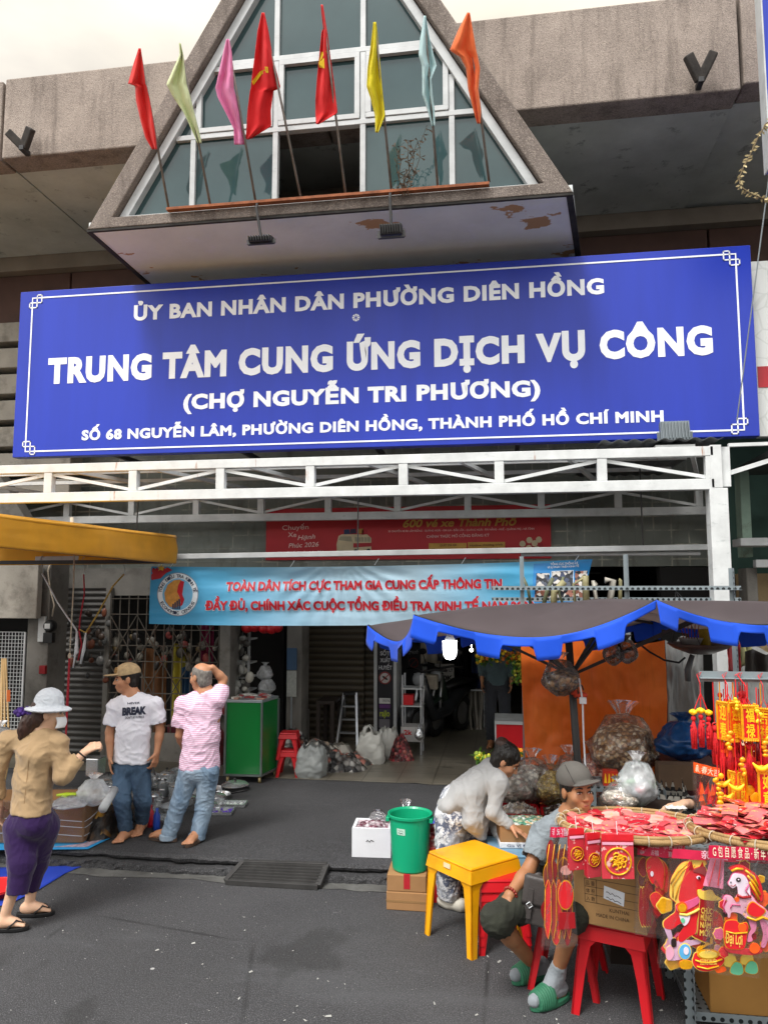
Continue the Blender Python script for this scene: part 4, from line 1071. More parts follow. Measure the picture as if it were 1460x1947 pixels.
def knotted_bag(name,label,c,r,h,m=None,knot=True,seed=0,fill=None,cat='bag',group=None,sq=1.0,fillh=.7,cr=1.7):
 """a soft tied plastic bag: wrinkled body and gathered neck"""
 t=thing(name,label,cat,c,group);c=Vector(c)
 def pt(u,v_):
  a=2*math.pi*u
  if v_<.78:q=v_/.78;rr=r*(math.sin(min(1,q*2.2+.12)*math.pi/2))*(1-.62*max(0,q-.45)**1.4*1.9);z=h*.82*q
  else:q=(v_-.78)/.22;rr=r*(.17+.30*q*q);z=h*(.82+.18*q)
  rr=max(rr,r*.06)
  wv=1+cr*(.10*fbm((math.cos(a)*1.7,math.sin(a)*1.7,v_*4+seed))+.05*abs(fbm((math.cos(a)*5,math.sin(a)*5,v_*7+seed))))+.09*math.sin(a*9+seed+3*v_)*max(0,v_-.35)
  return c+V(math.cos(a)*rr*wv,math.sin(a)*rr*wv*sq,z)
 b=MB();b.grid(pt,64,30,True);b.build('film',m or M_clear,t,smooth=True)
 if fill is not None:
  b=MB()
  def pf(u,v_):
   a=2*math.pi*u;q=v_*fillh
   rr=r*.93*math.sin(min(1,q*2.2+.12)*math.pi/2)*(1-.5*max(0,q-.45))if v_<.999 else .002
   if v_>.8:rr*=1-((v_-.8)/.2)**2
   wv=.97+cr*.10*fbm((math.cos(a)*1.7,math.sin(a)*1.7,v_*fillh*.78*4+seed))+.05*fbm((math.cos(a)*9,math.sin(a)*9,v_*16+seed))
   return c+V(math.cos(a)*rr*wv,math.sin(a)*rr*wv*sq,.006+h*.82*q+.012*fbm((a*3,v_*8,seed)))
  b.grid(pf,44,26,True);b.build('filling',fill,t)
 return t
def m_bits(name,cols,sc=45,rough=.5,bump=.8):
 if name in _mc:return _mc[name]
 t=NT(name);c=t.co();v=t.n('TexVoronoi');v.inputs['Scale'].default_value=sc;t.l(c,v.inputs['Vector'])
 sp=t.n('SeparateColor');t.l(v.outputs['Color'],sp.inputs[0]);k=len(cols)
 col=t.ramp(sp.outputs[0],[(i/k,S(x))for i,x in enumerate(cols)],True)
 ed=t.ramp(v.outputs['Distance'],[(.35,0),(.75,.8)]);col=t.mix(ed,col,_k(S(cols[0]),.35))
 t.base(col);t.set(Roughness=rough);t.bump(v.outputs['Distance'],bump,.02);t.t.nodes['Bump'].invert=True
 _mc[name]=t.m;return t.m
def plastic_stool(label,c,h,w0,w1,rz=0,m=None,group=None,name='plastic_stool',cat='stool',leg_w=.05,top=None):
 """moulded plastic stool or small table: square top with a deep rim and four splayed legs"""
 t=thing(name,label,cat,c,group);Mx=Matrix.Translation(Vector(c))@ rotz(rz);m=m or M_redpl
 rim=.055*h/.47+.01
 b=MB();b.M=Mx;a=w1/2
 b.box(-a,a,-a,a,h-.022,h);b.build('seat',m,t,bevel=.012)
 b=MB();b.M=Mx;e=a+.004;f_=a+.012
 for k in range(4):
  b.M=Mx @ rotz(k*math.pi/2)
  b.hexa([(-f_,-f_,h-.022-rim),(f_,-f_,h-.022-rim),(f_-.012,-f_+.012,h-.022-rim),(-f_+.012,-f_+.012,h-.022-rim),(-e+.004,-e+.004,h-.02),(e-.004,-e+.004,h-.02),(e-.012,-e+.014,h-.02),(-e+.012,-e+.014,h-.02)])
 b.build('rim',m,t)
 for sx,sy in((1,1),(-1,1),(-1,-1),(1,-1)):
  b=MB();b.M=Mx;o=w0/2;lw=leg_w;zt=h-.025-rim*.6
  # an angle section leg: two webs meeting at the outer corner
  for ax in(0,1):
   P=[]
   for z,q,wd in((0,o,lw*.72),(zt*.55,o+(a-o)*.55,lw*.9),(zt*.86,o+(a-o)*.87,lw*1.15),(zt,a+.006,lw*2.1)):
    P.append((z,q,wd))
   for(z0,q0,d0),(z1,q1,d1)in zip(P,P[1:]):
    th=.012
    def cor(z,q,dd,i):
     pts=[(q,q),(q-dd,q),(q-dd,q-th),(q,q-th)]
     x,y=pts[i]
     if ax:x,y=y,x
     return(sx*x,sy*y,z)
    b.hexa([cor(z0,q0,d0,i)for i in range(4)]+[cor(z1,q1,d1,i)for i in range(4)])
  b.build('leg',m,t)
 return t,Mx
# ================================================================== yellow awning at the left
AWP,AWQ=Yp(335,1012,7.75),Yp(-90,955,4.1)
az0,az1=2.55,2.85
AW=thing('awning','mustard yellow canvas awning box jutting out at the left edge','awning',(AWP.x,AWP.y,az0))
M_must=cloth_mat('mustard_canvas','#e3a416',.1,.6)
def awn(u,v_):
 p=AWP.lerp(AWQ,u);z=(az1-.1*u)+(az0-.01*u-az1+.1*u)*v_
 n=V((AWQ-AWP).y,-(AWQ-AWP).x,0).normalized();n=-n if n.x<0 else n
 dd=.012*math.sin(u*14+v_*2)+.012*fbm((u*3,v_*1.5,1))+.012*math.sin(v_*3.1)
 return V(p.x,p.y,z)+n*dd
b=MB();b.grid(awn,90,14);b.build('side_valance',M_must,AW,smooth=True,solid=.004)
b=MB();b.grid(lambda u,v_:awn(u,0)+V(-2.4*v_,.25*v_,.16*v_+.02*math.sin(u*9)*v_),40,8);b.build('roof_canvas',M_must,AW,smooth=True,solid=.004)
b=MB();b.grid(lambda u,v_:awn(0,u)+V(-2.4*v_,.25*v_,.0),6,10);b.build('end_valance',M_must,AW,smooth=True,solid=.004)
b=MB();b.tube([awn(i/30,0)+V(.0,0,-.022)for i in range(31)],.014,8);b.tube([awn(i/30,1)+V(-.02,0,.012)for i in range(31)],.014,8);b.build('hem',M_must,AW,smooth=True)
b=MB();b.bar((AWP.x-.1,AWP.y-.05,az0+.02),(AWQ.x-.1,AWQ.y,az0+.02),.04,.04);b.bar((AWP.x-.1,AWP.y-.06,az0+.02),(AWP.x-2.3,AWP.y-.06,az0+.02),.04,.04);b.build('frame',M_blackmet,AW)
# ropes
M_rope=mat('pale_rope','#b7ab97',.9,.2,40);M_rred=mat('red_rope','#a01c2c',.8,.2,40);M_ryel=mat('yellow_rope','#a98a3c',.8,.2,40);M_rwh=mat('white_ribbon','#c9ccd0',.7,.1)
LR=thing('long_cord','long cord knotted over the yellow awning, pale above and red below','cord',Yp(137,985,7.0))
pts=[Yp(x,y,7.0)for x,y in((137,984),(139,1010),(142,1030),(141,1100),(137,1180),(133,1247))]
b=MB();b.tube(pts,[.018,.02,.009,.007,.007,.008],6);b.ell(pts[1],(.025,.025,.05));b.ell(pts[-1],(.016,.016,.03));b.build('upper_cord',M_rope,LR,smooth=True)
b=MB();b.tube([Yp(x,y,7.0)for x,y in((133,1248),(129,1330),(126,1400),(122,1450),(119,1490))],[.01,.014,.009,.012,.02],6);b.build('lower_cord',M_rred,LR,smooth=True)
def hookcord(label,pts,m,hook):
 t=thing('hook_cord',label,'cord',Yp(*hook,7.87),'cords tied together under the pipe')
 b=MB();h0=Yp(hook[0],hook[1]-28,7.87);h1=Yp(hook[0]+2,hook[1],7.87);b.tube([h0+V(.02,0,.01),h0+V(0,0,.03),h0+V(-.02,0,0),h1+V(0,0,.03),h1],.004,5);b.build('hook',M_steel,t)
 b=MB();b.tube([Yp(x,y,7.87)for x,y in pts],.009,6);b.build('cord',m,t,smooth=True)
hookcord('white cord hooked to the pipe, tied to a red and a yellow one',[(81,1090),(110,1145),(146,1198),(148,1225),(143,1250),(140,1270)],M_rwh,(81,1090))
hookcord('red cord hooked to the pipe between a white and a yellow one',[(160,1092),(161,1130),(153,1175),(151,1200),(156,1225),(149,1256)],M_rred,(160,1092))
hookcord('yellow cord hooked to the pipe, tied to a red and a white one',[(236,1092),(215,1115),(185,1170),(164,1203),(152,1197)],M_ryel,(236,1092))
b=MB();b.tube([Yp(x,y,7.87)for x,y in((164,1203),(160,1235),(154,1262))],[.01,.02,.012],6);b.tube([Yp(x,y,7.87)for x,y in((147,1200),(146,1240),(142,1248))],[.012,.026,.008],6,flat=.3)
tag(b.build('ribbon',M_rwh,smooth=True),'white ribbon ends dangling below the knot of the three cords','ribbon')
# ================================================================== meter, alarm, wire rack
MT=thing('electric_meter','round black electric meter on a white board on the left pillar','electric meter',Yp(90,1210,8.5))
p,q=Yp(76,1172,8.54),Yp(92,1220,8.54)
b=MB();b.box(p.x,p.x+.09,8.52,8.545,q.z,p.z);b.build('board',M_white,MT)
c=Yp(98,1190,8.5);b=MB();b.lathe([(0,0),(.07,0),(.075,.05),(.06,.09),(0,.095)],20,(c.x,8.52,c.z),(0,-1,0));b.box(c.x-.07,c.x+.05,8.45,8.52,c.z-.2,c.z-.08);b.build('meter_body',M_black,MT,smooth=False,bevel=.004)
b=MB();b.box(c.x-.035,c.x+.035,8.418,8.422,c.z-.03,c.z+.03);b.build('dial',M_white,MT)
b=MB();b.tube([Yp(x,y,8.53)for x,y in((100,1172),(104,1150),(96,1120),(92,1085),(100,1060))],.01,6);b.build('conduit',M_rope,MT,smooth=True)
p=Yp(84,1273,8.54);b=MB();b.box(p.x-.04,p.x+.04,8.5,8.548,p.z-.05,p.z+.05);tag(b.build('alarm_box',M_dred,bevel=.006),'small red alarm box low on the left pillar','alarm box')
def wiremesh(name,label,x0,x1,y0,y1,Y,n,m_,cat='rack'):
 a,c=Yp(x0,y1,Y),Yp(x1,y0,Y);t=thing(name,label,cat,(a.x,Y,a.z));b=MB()
 for i in range(n+1):x=a.x+(c.x-a.x)*i/n;b.bar((x,Y,a.z),(x,Y,c.z),.006,.006)
 k=int((c.z-a.z)/((c.x-a.x)/n))
 for i in range(k+1):z=a.z+(c.z-a.z)*i/k;b.bar((a.x,Y-.006,z),(c.x,Y-.006,z),.006,.006)
 b.build('wire_grid',m_,t);b=MB()
 for x in(a.x,c.x):b.bar((x,Y,KZ),(x,Y,c.z),.02,.02)
 b.build('upright',m_,t);return t
wiremesh('wire_rack','white wire grid display rack left of the pillar with the meter',-30,49,1202,1420,8.3,11,M_alu)
BR=thing('mop_bundle','bundle of long wooden poles leaning against the wire rack','poles',Yp(10,1420,7.9),None)
for i,(xa,xb)in enumerate(((6,2),(9,10),(12,19),(5,-4))):
 b=MB();b.tube([Yp(xa,1252,7.95),Yp(xb,1440,7.7),V(Yp(xb,1440,7.7).x,7.6,KZ)],.011,6);b.build('pole',mat('pale_wood_pole','#b99a6a',.6,.2,8),BR,smooth=True)
b=MB();b.bar(Yp(17,1312,7.8),Yp(17,1334,7.78),.03,.03);b.build('grip',mat('orange_plastic','#e06a1e',.4),BR)
knotted_bag('clear_bag','pale plastic bag of goods by the poles at the left edge',Yp(-4,1440,7.3)+V(0,0,0),.16,.36,M_milk,seed=3)
# grille gate of the left shop with goods behind
GT=thing('mesh_gate','rusty welded mesh shop gate behind the two men','gate',(PX(210,9.36),9.36,KZ))
b=MB();gx0,gx1=PX(209,9.36),PX(416,9.36)
for i in range(13):x=gx0+(gx1-gx0)*i/12;b.bar((x,9.36,.14),(x,9.36,2.2),.012,.012)
for i in range(11):z=.16+i*.2;b.bar((gx0,9.35,z),(gx1,9.35,z),.012,.012)
for i in range(0,12,3):
 x,x2=gx0+(gx1-gx0)*i/12,gx0+(gx1-gx0)*(i+3)/12
 for z in(.75,1.35):b.bar((x,9.34,z),(x2,9.34,z+.6),.01,.01);b.bar((x,9.34,z+.6),(x2,9.34,z),.01,.01)
b.build('grid',mat('gate_iron','#57524a',.6,.3,6,metal=.3,stain='#5a3a24'),GT)
b=MB();b.box(gx0,gx1,9.33,9.38,KZ+.006,KZ+.35);b.build('kick_plate',M_conc,GT)
def hang(label,x0,x1,y0,y1,Y,col,seed=0,name='hanging_cloth',cat='cloth'):
 a,c=Yp(x0,y1,Y),Yp(x1,y0,Y);b=MB()
 b.grid(lambda u,v_:V(a.x+(c.x-a.x)*u,Y+.03*math.sin(u*13+seed)+.04*fbm((u*3,v_*2,seed)),a.z+(c.z-a.z)*v_+.02*math.sin(u*7)),16,8)
 o=b.build(name,cloth_mat('cloth_'+col,col,.2),smooth=True,solid=.005);return tag(o,label,cat)
hang('yellow cloth hanging behind the mesh gate',322,352,1225,1420,9.6,'#b5a63c',1)
hang('brown sheet hanging behind the mesh gate above the capped man',262,318,1235,1440,9.65,'#6b4526',2)
hang('magenta cloth hanging high behind the mesh gate',379,408,1180,1265,9.6,'#7a1740',3)
hang('grey cloth hanging behind the mesh gate beside the yellow one',354,378,1250,1420,9.7,'#5d5f58',4)
hang('dusky pink sheet low behind the mesh gate',318,400,1380,1450,9.55,'#6a2f38',5)
hang('blue strip of cloth behind the mesh gate near the man in stripes',344,366,1270,1400,9.58,'#2a4a68',6)
# goods hanging high in the dark shop fronts
def hanging_goods(name,label,x0,x1,y0,y1,Y,cols,n,seed,cat='goods',group=None,size=(.05,.12)):
 random.seed(seed);t=None
 for i in range(n):
  p=Yp(random.uniform(x0,x1),random.uniform(y0,y1),Y+random.uniform(-.1,.1));col=random.choice(cols);b=MB()
  w_,h_=random.uniform(*size)*.5,random.uniform(*size)*1.3
  b.ell(p+V(0,0,-h_/2),(w_,w_*.5,h_/2),8,Matrix.Rotation(random.uniform(-.5,.5),3,'Y'),6);b.tube([p,p+V(0,0,.05)],.003,4)
  tag(b.build(name,mat('goods_'+col,col,.45,.3,12),smooth=True),label,cat,group or label)
hanging_goods('hanging_kitchenware','small dark kitchen tool hanging in the shop left of the capped man',92,215,1150,1290,9.3,['#2b2a28','#3a2c22','#4a4640','#5a5a58','#6d3a24'],40,11,'kitchenware','kitchenware hanging over the shutter')
hanging_goods('hanging_kitchenware','small metal utensil hanging on the shelves right of the grey pillar',442,476,1196,1350,9.6,['#8d8d88','#6a6a66','#b0aea4','#4c4a46'],46,12,'kitchenware','utensils on the shelves')
hanging_goods('hanging_kitchenware','small utensil hanging behind the mesh gate under the census banner',215,415,1192,1262,9.55,['#4a463e','#7d7a70','#2f2c2a','#8a3a34','#6b5a3a'],50,13,'kitchenware','utensils behind the gate')
# shelves
SHF=thing('shop_shelf','dark metal shop shelf of utensils right of the grey pillar','shelf',(PX(440,9.8),9.8,KZ));b=MB()
sx0,sx1=PX(438,9.8),PX(478,9.8)
for y in(1215,1260,1287,1312,1345):z=Yp(450,y,9.8).z;b.box(sx0,sx1,9.7,10.05,z-.01,z+.01)
b.build('shelf_board',M_alu,SHF);b=MB()
for x in(sx0,sx1):b.bar((x,9.7,.13),(x,9.7,2.3),.03,.03)
b.build('upright',M_alu,SHF);b=MB();b.tube([Yp(443,1205,9.5),Yp(441,1300,9.5),Yp(437,1420,9.3)],.012,6);b.build('chrome_rod',M_ss,SHF)
for i,(x,y)in enumerate(((503,1195),(485,1192),(517,1196),(470,1194),(527,1193))):
 p=Yp(x,y,9.5);b=MB();b.ell(p,(.075,.075,.065),12);b.tube([p+V(0,0,.06),p+V(0,0,.2)],.006,4);tag(b.build('red_lantern',M_redpl,smooth=True),'small round red lantern hanging behind the lower edge of the census banner','lantern','lanterns behind the banner')
for i,(x,y,r_)in enumerate(((504,1295,.1),(507,1320,.11),(502,1340,.09))):knotted_bag('goods_bag','clear bag of white goods hanging in a column beside the shelf',Yp(x,y,9.7),r_,.24,M_milk,seed=20+i,group='bags beside the shelf')
NS=thing('notice_board','blue and white notice board standing on a thin pole beside the dark pillar','notice board',(PX(553,10.1),10.1,KZ))
p,q=Yp(546,1232,10.1),Yp(564,1274,10.1);b=MB();b.box(p.x,q.x,10.1,10.12,q.z,p.z);b.build('panel',mat('notice_blue','#3b5a7a',.5,.1),NS)
q2=Yp(564,1325,10.1);b=MB();b.box(p.x,q.x,10.1,10.12,q2.z,q.z-.01);b.build('price_card',mat('notice_white','#a9aca6',.5,.2,30),NS)
b=MB();b.tube([((p.x+q.x)/2,10.11,.13),((p.x+q.x)/2,10.11,q2.z)],.012,8);b.build('stand',M_steel,NS)
# ================================================================== green cabinet
CBN=thing('green_cabinet','bright green metal-edged counter cabinet on casters','cabinet',Zp(430,1478,KZ))
c0,c1=Zp(427,1488,KZ),Zp(496,1490,KZ);c2=Zp(528,1474,KZ);c3=c0+(c2-c1)
ch0,ch1=KZ+.085,KZ+.90
M_gr=mat('green_laminate','#0a6a2d',.3,.05,2)
def quadbox(b,P,z0,z1,inset=0):
 cc=(P[0]+P[1]+P[2]+P[3])/4;P=[V(p.x,p.y,0)+(V(cc.x,cc.y,0)-V(p.x,p.y,0)).normalized()*inset for p in P]
 b.hexa([p+V(0,0,z0)for p in P]+[p+V(0,0,z1)for p in P])
CP=[c0,c1,c2,c3]
b=MB();quadbox(b,CP,ch0,ch1-.02,.012);b.build('body',M_gr,CBN)
b=MB();quadbox(b,CP,ch1-.019,ch1+.012);b.build('top',M_steel,CBN,bevel=.004)
b=MB()
for p in CP:b.bar(V(p.x,p.y,ch0),V(p.x,p.y,ch1-.02),.022,.022)
for p,q in zip(CP,CP[1:]+CP[:1]):b.bar(V(p.x,p.y,ch0),V(q.x,q.y,ch0),.022,.022)
b.build('edge_trim',mat('grey_trim','#6a7270',.35,.1,metal=.5),CBN)
for p in CP:
 cc=(c0+c2)/2;q=p.lerp(V(cc.x,cc.y,p.z),.12);b=MB();b.lathe([(0,-.012),(.033,-.012),(.035,0),(.033,.012),(0,.012)],16,(q.x,q.y,KZ+.035),(1,.2,0));b.bar((q.x,q.y,KZ+.04),(q.x,q.y,ch0),.03,.014);b.build('caster',mat('caster_rubber','#8a7a52',.5),CBN)
random.seed(21)
for i in range(26):
 u,v_=random.uniform(.1,.9),random.uniform(.08,.92);p=c0.lerp(c1,u)+(c3-c0)*v_;b=MB();b.M=Matrix.Translation(V(p.x,p.y,ch1+.013))@ rotz(random.uniform(0,6));s_=random.uniform(.03,.06);b.box(-s_,s_,-s_*.5,s_*.5,0,random.uniform(.008,.03))
 col=random.choice(['#b8b8b4','#8a8a86','#a07a6a','#6a6a70','#c9c4ba','#8a3030']);tag(b.build('packet',mat('goods_'+col,col,.45,.3,12),bevel=.003),'small packet of goods laid out on top of the green cabinet','packet','packets on the green cabinet')
# two stacked red stools beside it
sp_=Zp(545,1478,KZ)
for i,(h_,lab)in enumerate(((.30,'red plastic stool at the bottom of the pair beside the green cabinet'),(.30,'red plastic stool on top of the pair beside the green cabinet'))):plastic_stool(lab,sp_+V(0,.1,i*.2),h_,.27,.2,.1,group='red stools by the green cabinet')
# heaps of goods around the entrance
def heap(name,label,c,rx,ry,h,m,seed,cat='heap',lump=.25):
 c=Vector(c);b=MB()
 def pt(u,v_):
  a=2*math.pi*u;q=1-v_;rr=max(.001,q);wv=1+.22*fbm((math.cos(a)*1.3,math.sin(a)*1.3,seed))
  z=h*(1-q**2.2)*(1+lump*fbm((math.cos(a)*q*3,math.sin(a)*q*3,seed+5)))+.03*h*fbm((math.cos(a)*q*14,math.sin(a)*q*14,seed))
  return c+V(math.cos(a)*rx*rr*wv,math.sin(a)*ry*rr*wv,max(0,z))
 b.grid(pt,56,20,True);return tag(b.build(name,m,smooth=False),label,cat)
M_shoes=m_bits('mixed_goods',['#2a2826','#8d8a84','#b5b2ac','#4a3a30','#6d6a66','#9c5a4a','#1d1c1c'],16,.5)
M_shoes2=m_bits('mixed_goods_pale',['#3a3836','#b5b2a8','#cfccc4','#8a7a68','#5d5a56','#a5685a'],15,.5)
heap('goods_heap','heap of mixed shoes and cloth right of the red stools',Zp(605,1450,KZ),.38,.4,.27,M_shoes2,3)
heap('goods_heap','dark heap of shoes on the floor right of the grey sack',Zp(642,1462,KZ),.32,.24,.2,M_shoes,4)
heap('goods_heap','low heap of clothes near the white carrier bags',Zp(682,1450,KZ),.22,.2,.12,M_shoes2,5)
heap('goods_heap','heap of shoes piled behind the green cabinet',Zp(555,1432,KZ),.3,.3,.3,M_shoes,6)
def sack(name,label,c,w_,d_,h_,m,seed,handles=False,cat='bag',group=None):
 t=thing(name,label,cat,c,group);c=Vector(c)
 def pt(u,v_):
  a=2*math.pi*u;q=v_;e=4
  ca,sa=math.cos(a),math.sin(a);rr=1/(abs(ca)**e+abs(sa)**e)**(1/e)
  sw=(.86+.2*math.sin(q*2.6))*(1+.16*fbm((ca*1.5,sa*1.5,q*2.5+seed))+.10*abs(fbm((ca*5,sa*5,q*6+seed))))*(1-.25*q*q)
  if v_>.93:sw*=.9
  return c+V(ca*w_/2*rr*sw,sa*d_/2*rr*sw,h_*q+.16*h_*fbm((ca*2.5,sa*2.5,seed+9))*q)
 b=MB();b.grid(pt,60,24,True);b.poly([pt(i/60,.9)+V(0,0,-.02)for i in range(60)]);b.build('sack_body',m,t,smooth=True)
 if handles:
  for s in(-1,1):
   b=MB();b.tube([c+V(-.22*w_,s*d_*.3,h_*.95),c+V(-.2*w_,s*d_*.2,h_*1.2),c+V(-.05*w_,s*d_*.15,h_*1.27),c+V(.05*w_,s*d_*.2,h_*1.15),c+V(.1*w_,s*d_*.3,h_*.95)],[.03,.025,.02,.025,.03],8,flat=.25);b.build('handle',m,t,smooth=True)
 return t
M_bagw=mat('white_carrier_plastic','#b9b9b2',.45,.1,4,.3,12);M_bagg=mat('grey_sack_plastic','#8d918f',.5,.12,4,.3,12)
sack('sack','grey plastic sack standing at the edge of the tiled floor',Zp(592,1476,KZ),.34,.3,.34,M_bagg,2)
sack('carton','open white box of goods behind the grey sack',Zp(640,1446,KZ),.38,.3,.2,mat('pale_box','#9d9990',.8),8,cat='box')
sack('carrier_bag','full white carrier bag with loop handles at the foot of the black pillar',Zp(705,1450,KZ),.34,.26,.36,M_bagw,4,True)
sack('carrier_bag','full white carrier bag, right one of two by the black pillar',Zp(738,1440,KZ),.26,.24,.36,M_bagw,5)
# electric cupboard, desk and ladder against the shutter
p,q=Zp(550,1412,KZ),Zp(582,1412,KZ);b=MB();b.box(p.x,q.x,p.y,p.y+.35,KZ+.01,Yp(560,1352,p.y).z);tag(b.build('metal_cupboard',M_conc,bevel=.006),'low grey metal cupboard beside the brown shutter','cupboard')
LD=thing('step_ladder','grey metal step ladder standing before the brown shutter','ladder',Zp(658,1420,KZ))
ya=Zp(658,1420,KZ).y;ft=KZ+.006
L0,L1,L2,L3=Zp(641,1418,ft),Zp(679,1420,ft),Yp(655,1318,ya+.25),Yp(677,1318,ya+.25)
for a,c in((L0,L2),(L1,L3)):b=MB();b.bar(a,c,.03,.05);b.build('stile',M_alum,LD)
for t_ in(.25,.5,.75):b=MB();b.bar(L0.lerp(L2,t_),L1.lerp(L3,t_),.07,.02);b.build('step',M_alum,LD)
for a,c in((L0,L2),(L1,L3)):b=MB();b.bar(a+V(0,.55,0),c,.025,.03);b.build('rear_leg',M_alum,LD)
b=MB();b.bar(L2,L3,.16,.03);b.build('top_cap',M_black,LD)
DK=thing('side_table','dark wooden table in the shade left of the step ladder','table',Zp(610,1420,KZ));p=Zp(600,1424,KZ);q=Zp(636,1424,KZ)
M_dkw=mat('dark_wood','#2b211b',.6,.2,5);b=MB();b.box(p.x,q.x,p.y,p.y+.5,.72,.76);b.build('tabletop',M_dkw,DK)
for x in(p.x+.03,q.x-.03):
 for y in(p.y+.03,p.y+.47):b=MB();b.box(x-.025,x+.025,y-.025,y+.025,KZ+.006,.72);b.build('leg',M_dkw,DK)
# ---- black pillars with notices inside the hall
def notice_pillar(label,x0,x1,Y,lines,extra):
 a,c=PX(x0,Y),PX(x1,Y);t=thing('notice_pillar',label,'pillar',((a+c)/2,Y,KZ));b=MB();b.box(a,c,Y,Y+.3,KZ+.006,2.74);b.build('panel',mat('black_notice_panel','#14131c',.4,.1),t)
 b=MB();e=.045;b.box(a-e,a,Y-.01,Y+.3,KZ+.006,2.74);b.box(c,c+e,Y-.01,Y+.3,KZ+.006,2.74);b.build('edge_strip',M_alu,t)
 for s_,x,xe,y,cap in lines:text(s_,Yp(x,y,Y),V(Yp(xe,y,Y).x,Y,Yp(x,y,Y).z),cap*Y/F,mat('notice_lettering','#c9c9cc',.5),t,bold=.02)
 extra(t,Y);return t
def ex1(t,Y):
 cc=Yp(732,1289,Y);b=MB();b.lathe([(0,0),(.085,0)],24,(cc.x,Y-.004,cc.z),(0,-1,0));b.build('ban_disc',mat('notice_pale','#b9b3b0',.5),t)
 b=MB();b.torus((cc.x,Y-.007,cc.z),.08,.009,(0,1,0));b.bar((cc.x-.055,Y-.008,cc.z-.05),(cc.x+.055,Y-.008,cc.z+.05),.014,.004,(0,1,0));b.build('ban_ring',mat('dull_red','#8c2a26',.5),t)
 b=MB();b.ell((cc.x,Y-.006,cc.z),(.045,.004,.016),rot=Matrix.Rotation(.6,3,'Y'));b.build('mosquito_drawing',M_black,t)
 def rect(x0,y0,x1,y1,col,nm,off=.004):p,q=Yp(x0,y0,Y),Yp(x1,y1,Y);b=MB();b.box(p.x,q.x,Y-off,Y-off+.003,q.z,p.z);b.build(nm,mat('sticker_'+col,col,.45),t)
 rect(721,1327,742,1338,'#c9c9c6','sticker');rect(721,1339,742,1347,'#5a2a6a','sticker');rect(721,1348,742,1366,'#3f3a55','sticker');rect(721,1367,741,1384,'#6d6a70','sticker')
 text('rajio',Yp(722,1362,Y),V(Yp(741,1362,Y).x,Y,Yp(722,1362,Y).z),12*Y/F,mat('lime_print','#a8b832',.5),t,bold=.03,off=.008);text('DIGITAL',Yp(728,1334,Y),V(Yp(741,1334,Y).x,Y,Yp(728,1334,Y).z),4*Y/F,M_black,t,off=.008)
notice_pillar('tall black notice pillar reading SỐT XUẤT HUYẾT with a ban disc',717,748,10.9,[('SỐT',723,741,1246,7.5),('XUẤT',723,742,1259,7.5),('HUYẾT',720,745,1273,7.5)],ex1)
def ex2(t,Y):
 cc=Yp(786,1260,Y);b=MB();b.torus((cc.x,Y-.005,cc.z),.07,.008,(0,1,0));b.bar((cc.x-.05,Y-.006,cc.z-.05),(cc.x+.05,Y-.006,cc.z+.05),.012,.004,(0,1,0));b.build('ban_ring',mat('dull_red','#8c2a26',.5),t)
 p,q=Yp(787,1280,Y),Yp(799,1301,Y);b=MB();b.box(p.x,q.x,Y-.005,Y-.002,q.z,p.z);b.build('paper',mat('paper_white','#b9bcc0',.7),t)
notice_pillar('black notice pillar deeper in the hall with a paper sheet pinned on it',763,803,12.2,[('XUẤT HUYẾT',770,797,1243,5)],ex2)
# small cart, sign, motorbikes, clothes rail
KT=thing('vending_cart','small shelf cart with a white front marked 2k beside the black pillars','cart',Zp(782,1436,KZ))
Y=Zp(782,1436,KZ).y;a,c=Yp(762,1382,Y),Yp(803,1411,Y);b=MB();b.box(a.x,c.x,Y,Y+.3,c.z,a.z);b.build('front_box',mat('cart_white','#b5b3b0',.5,.1),KT)
text('2k',Yp(768,1397,Y),V(Yp(783,1397,Y).x,Y,Yp(768,1397,Y).z),9*Y/F,M_redpl,KT,bold=.03)
b=MB()
for x in(a.x+.02,c.x-.02):
 for y in(Y+.02,Y+.28):b.bar((x,y,KZ+.006),(x,y,1.15),.02,.02)
b.build('post',M_alum,KT);b=MB()
for y in(1343,1310):z=Yp(780,y,Y).z;b.box(a.x,c.x,Y,Y+.3,z-.008,z+.008)
b.build('shelf',M_alu,KT);p,q=Yp(764,1322,Y),Yp(785,1342,Y);b=MB();b.box(p.x,q.x,Y+.02,Y+.2,q.z+.005,p.z);tag(b.build('red_box',M_redpl,bevel=.004),'red box on the upper shelf of the small cart','box')
knotted_bag('silver_bag','crumpled silver foil bag hanging on the corner of the small cart',Yp(797,1408,Y-.12),.06,.2,M_ss,seed=9)
heap('goods_heap','heap of dark red packets below the small cart',Zp(762,1444,KZ),.17,.16,.3,m_bits('red_packets',['#5a1a20','#8a2a30','#3a1a1a','#a05a50'],25),8)
SS=thing('sale_sign','white paper sale sign reading THANH LÝ 100K over the clothes','sign',Yp(846,1280,12.5));Y=12.5;p,q=Yp(826,1262,Y),Yp(863,1296,Y);b=MB();b.box(p.x,q.x,Y,Y+.02,q.z,p.z);b.build('sheet',mat('sale_paper','#b3b1ab',.7,.05),SS)
for s_,x,xe,y,cp_ in(('THANH LÝ',828,861,1277,6),('100K',830,860,1293,9)):text(s_,Yp(x,y,Y),V(Yp(xe,y,Y).x,Y,Yp(x,y,Y).z),cp_*Y/F,M_black,SS,bold=.05)
b=MB();b.tube([Yp(830,1262,Y+.01),Yp(830,1220,Y+.01)],.005,4);b.tube([Yp(860,1262,Y+.01),Yp(860,1220,Y+.01)],.005,4);b.build('string',M_black,SS)
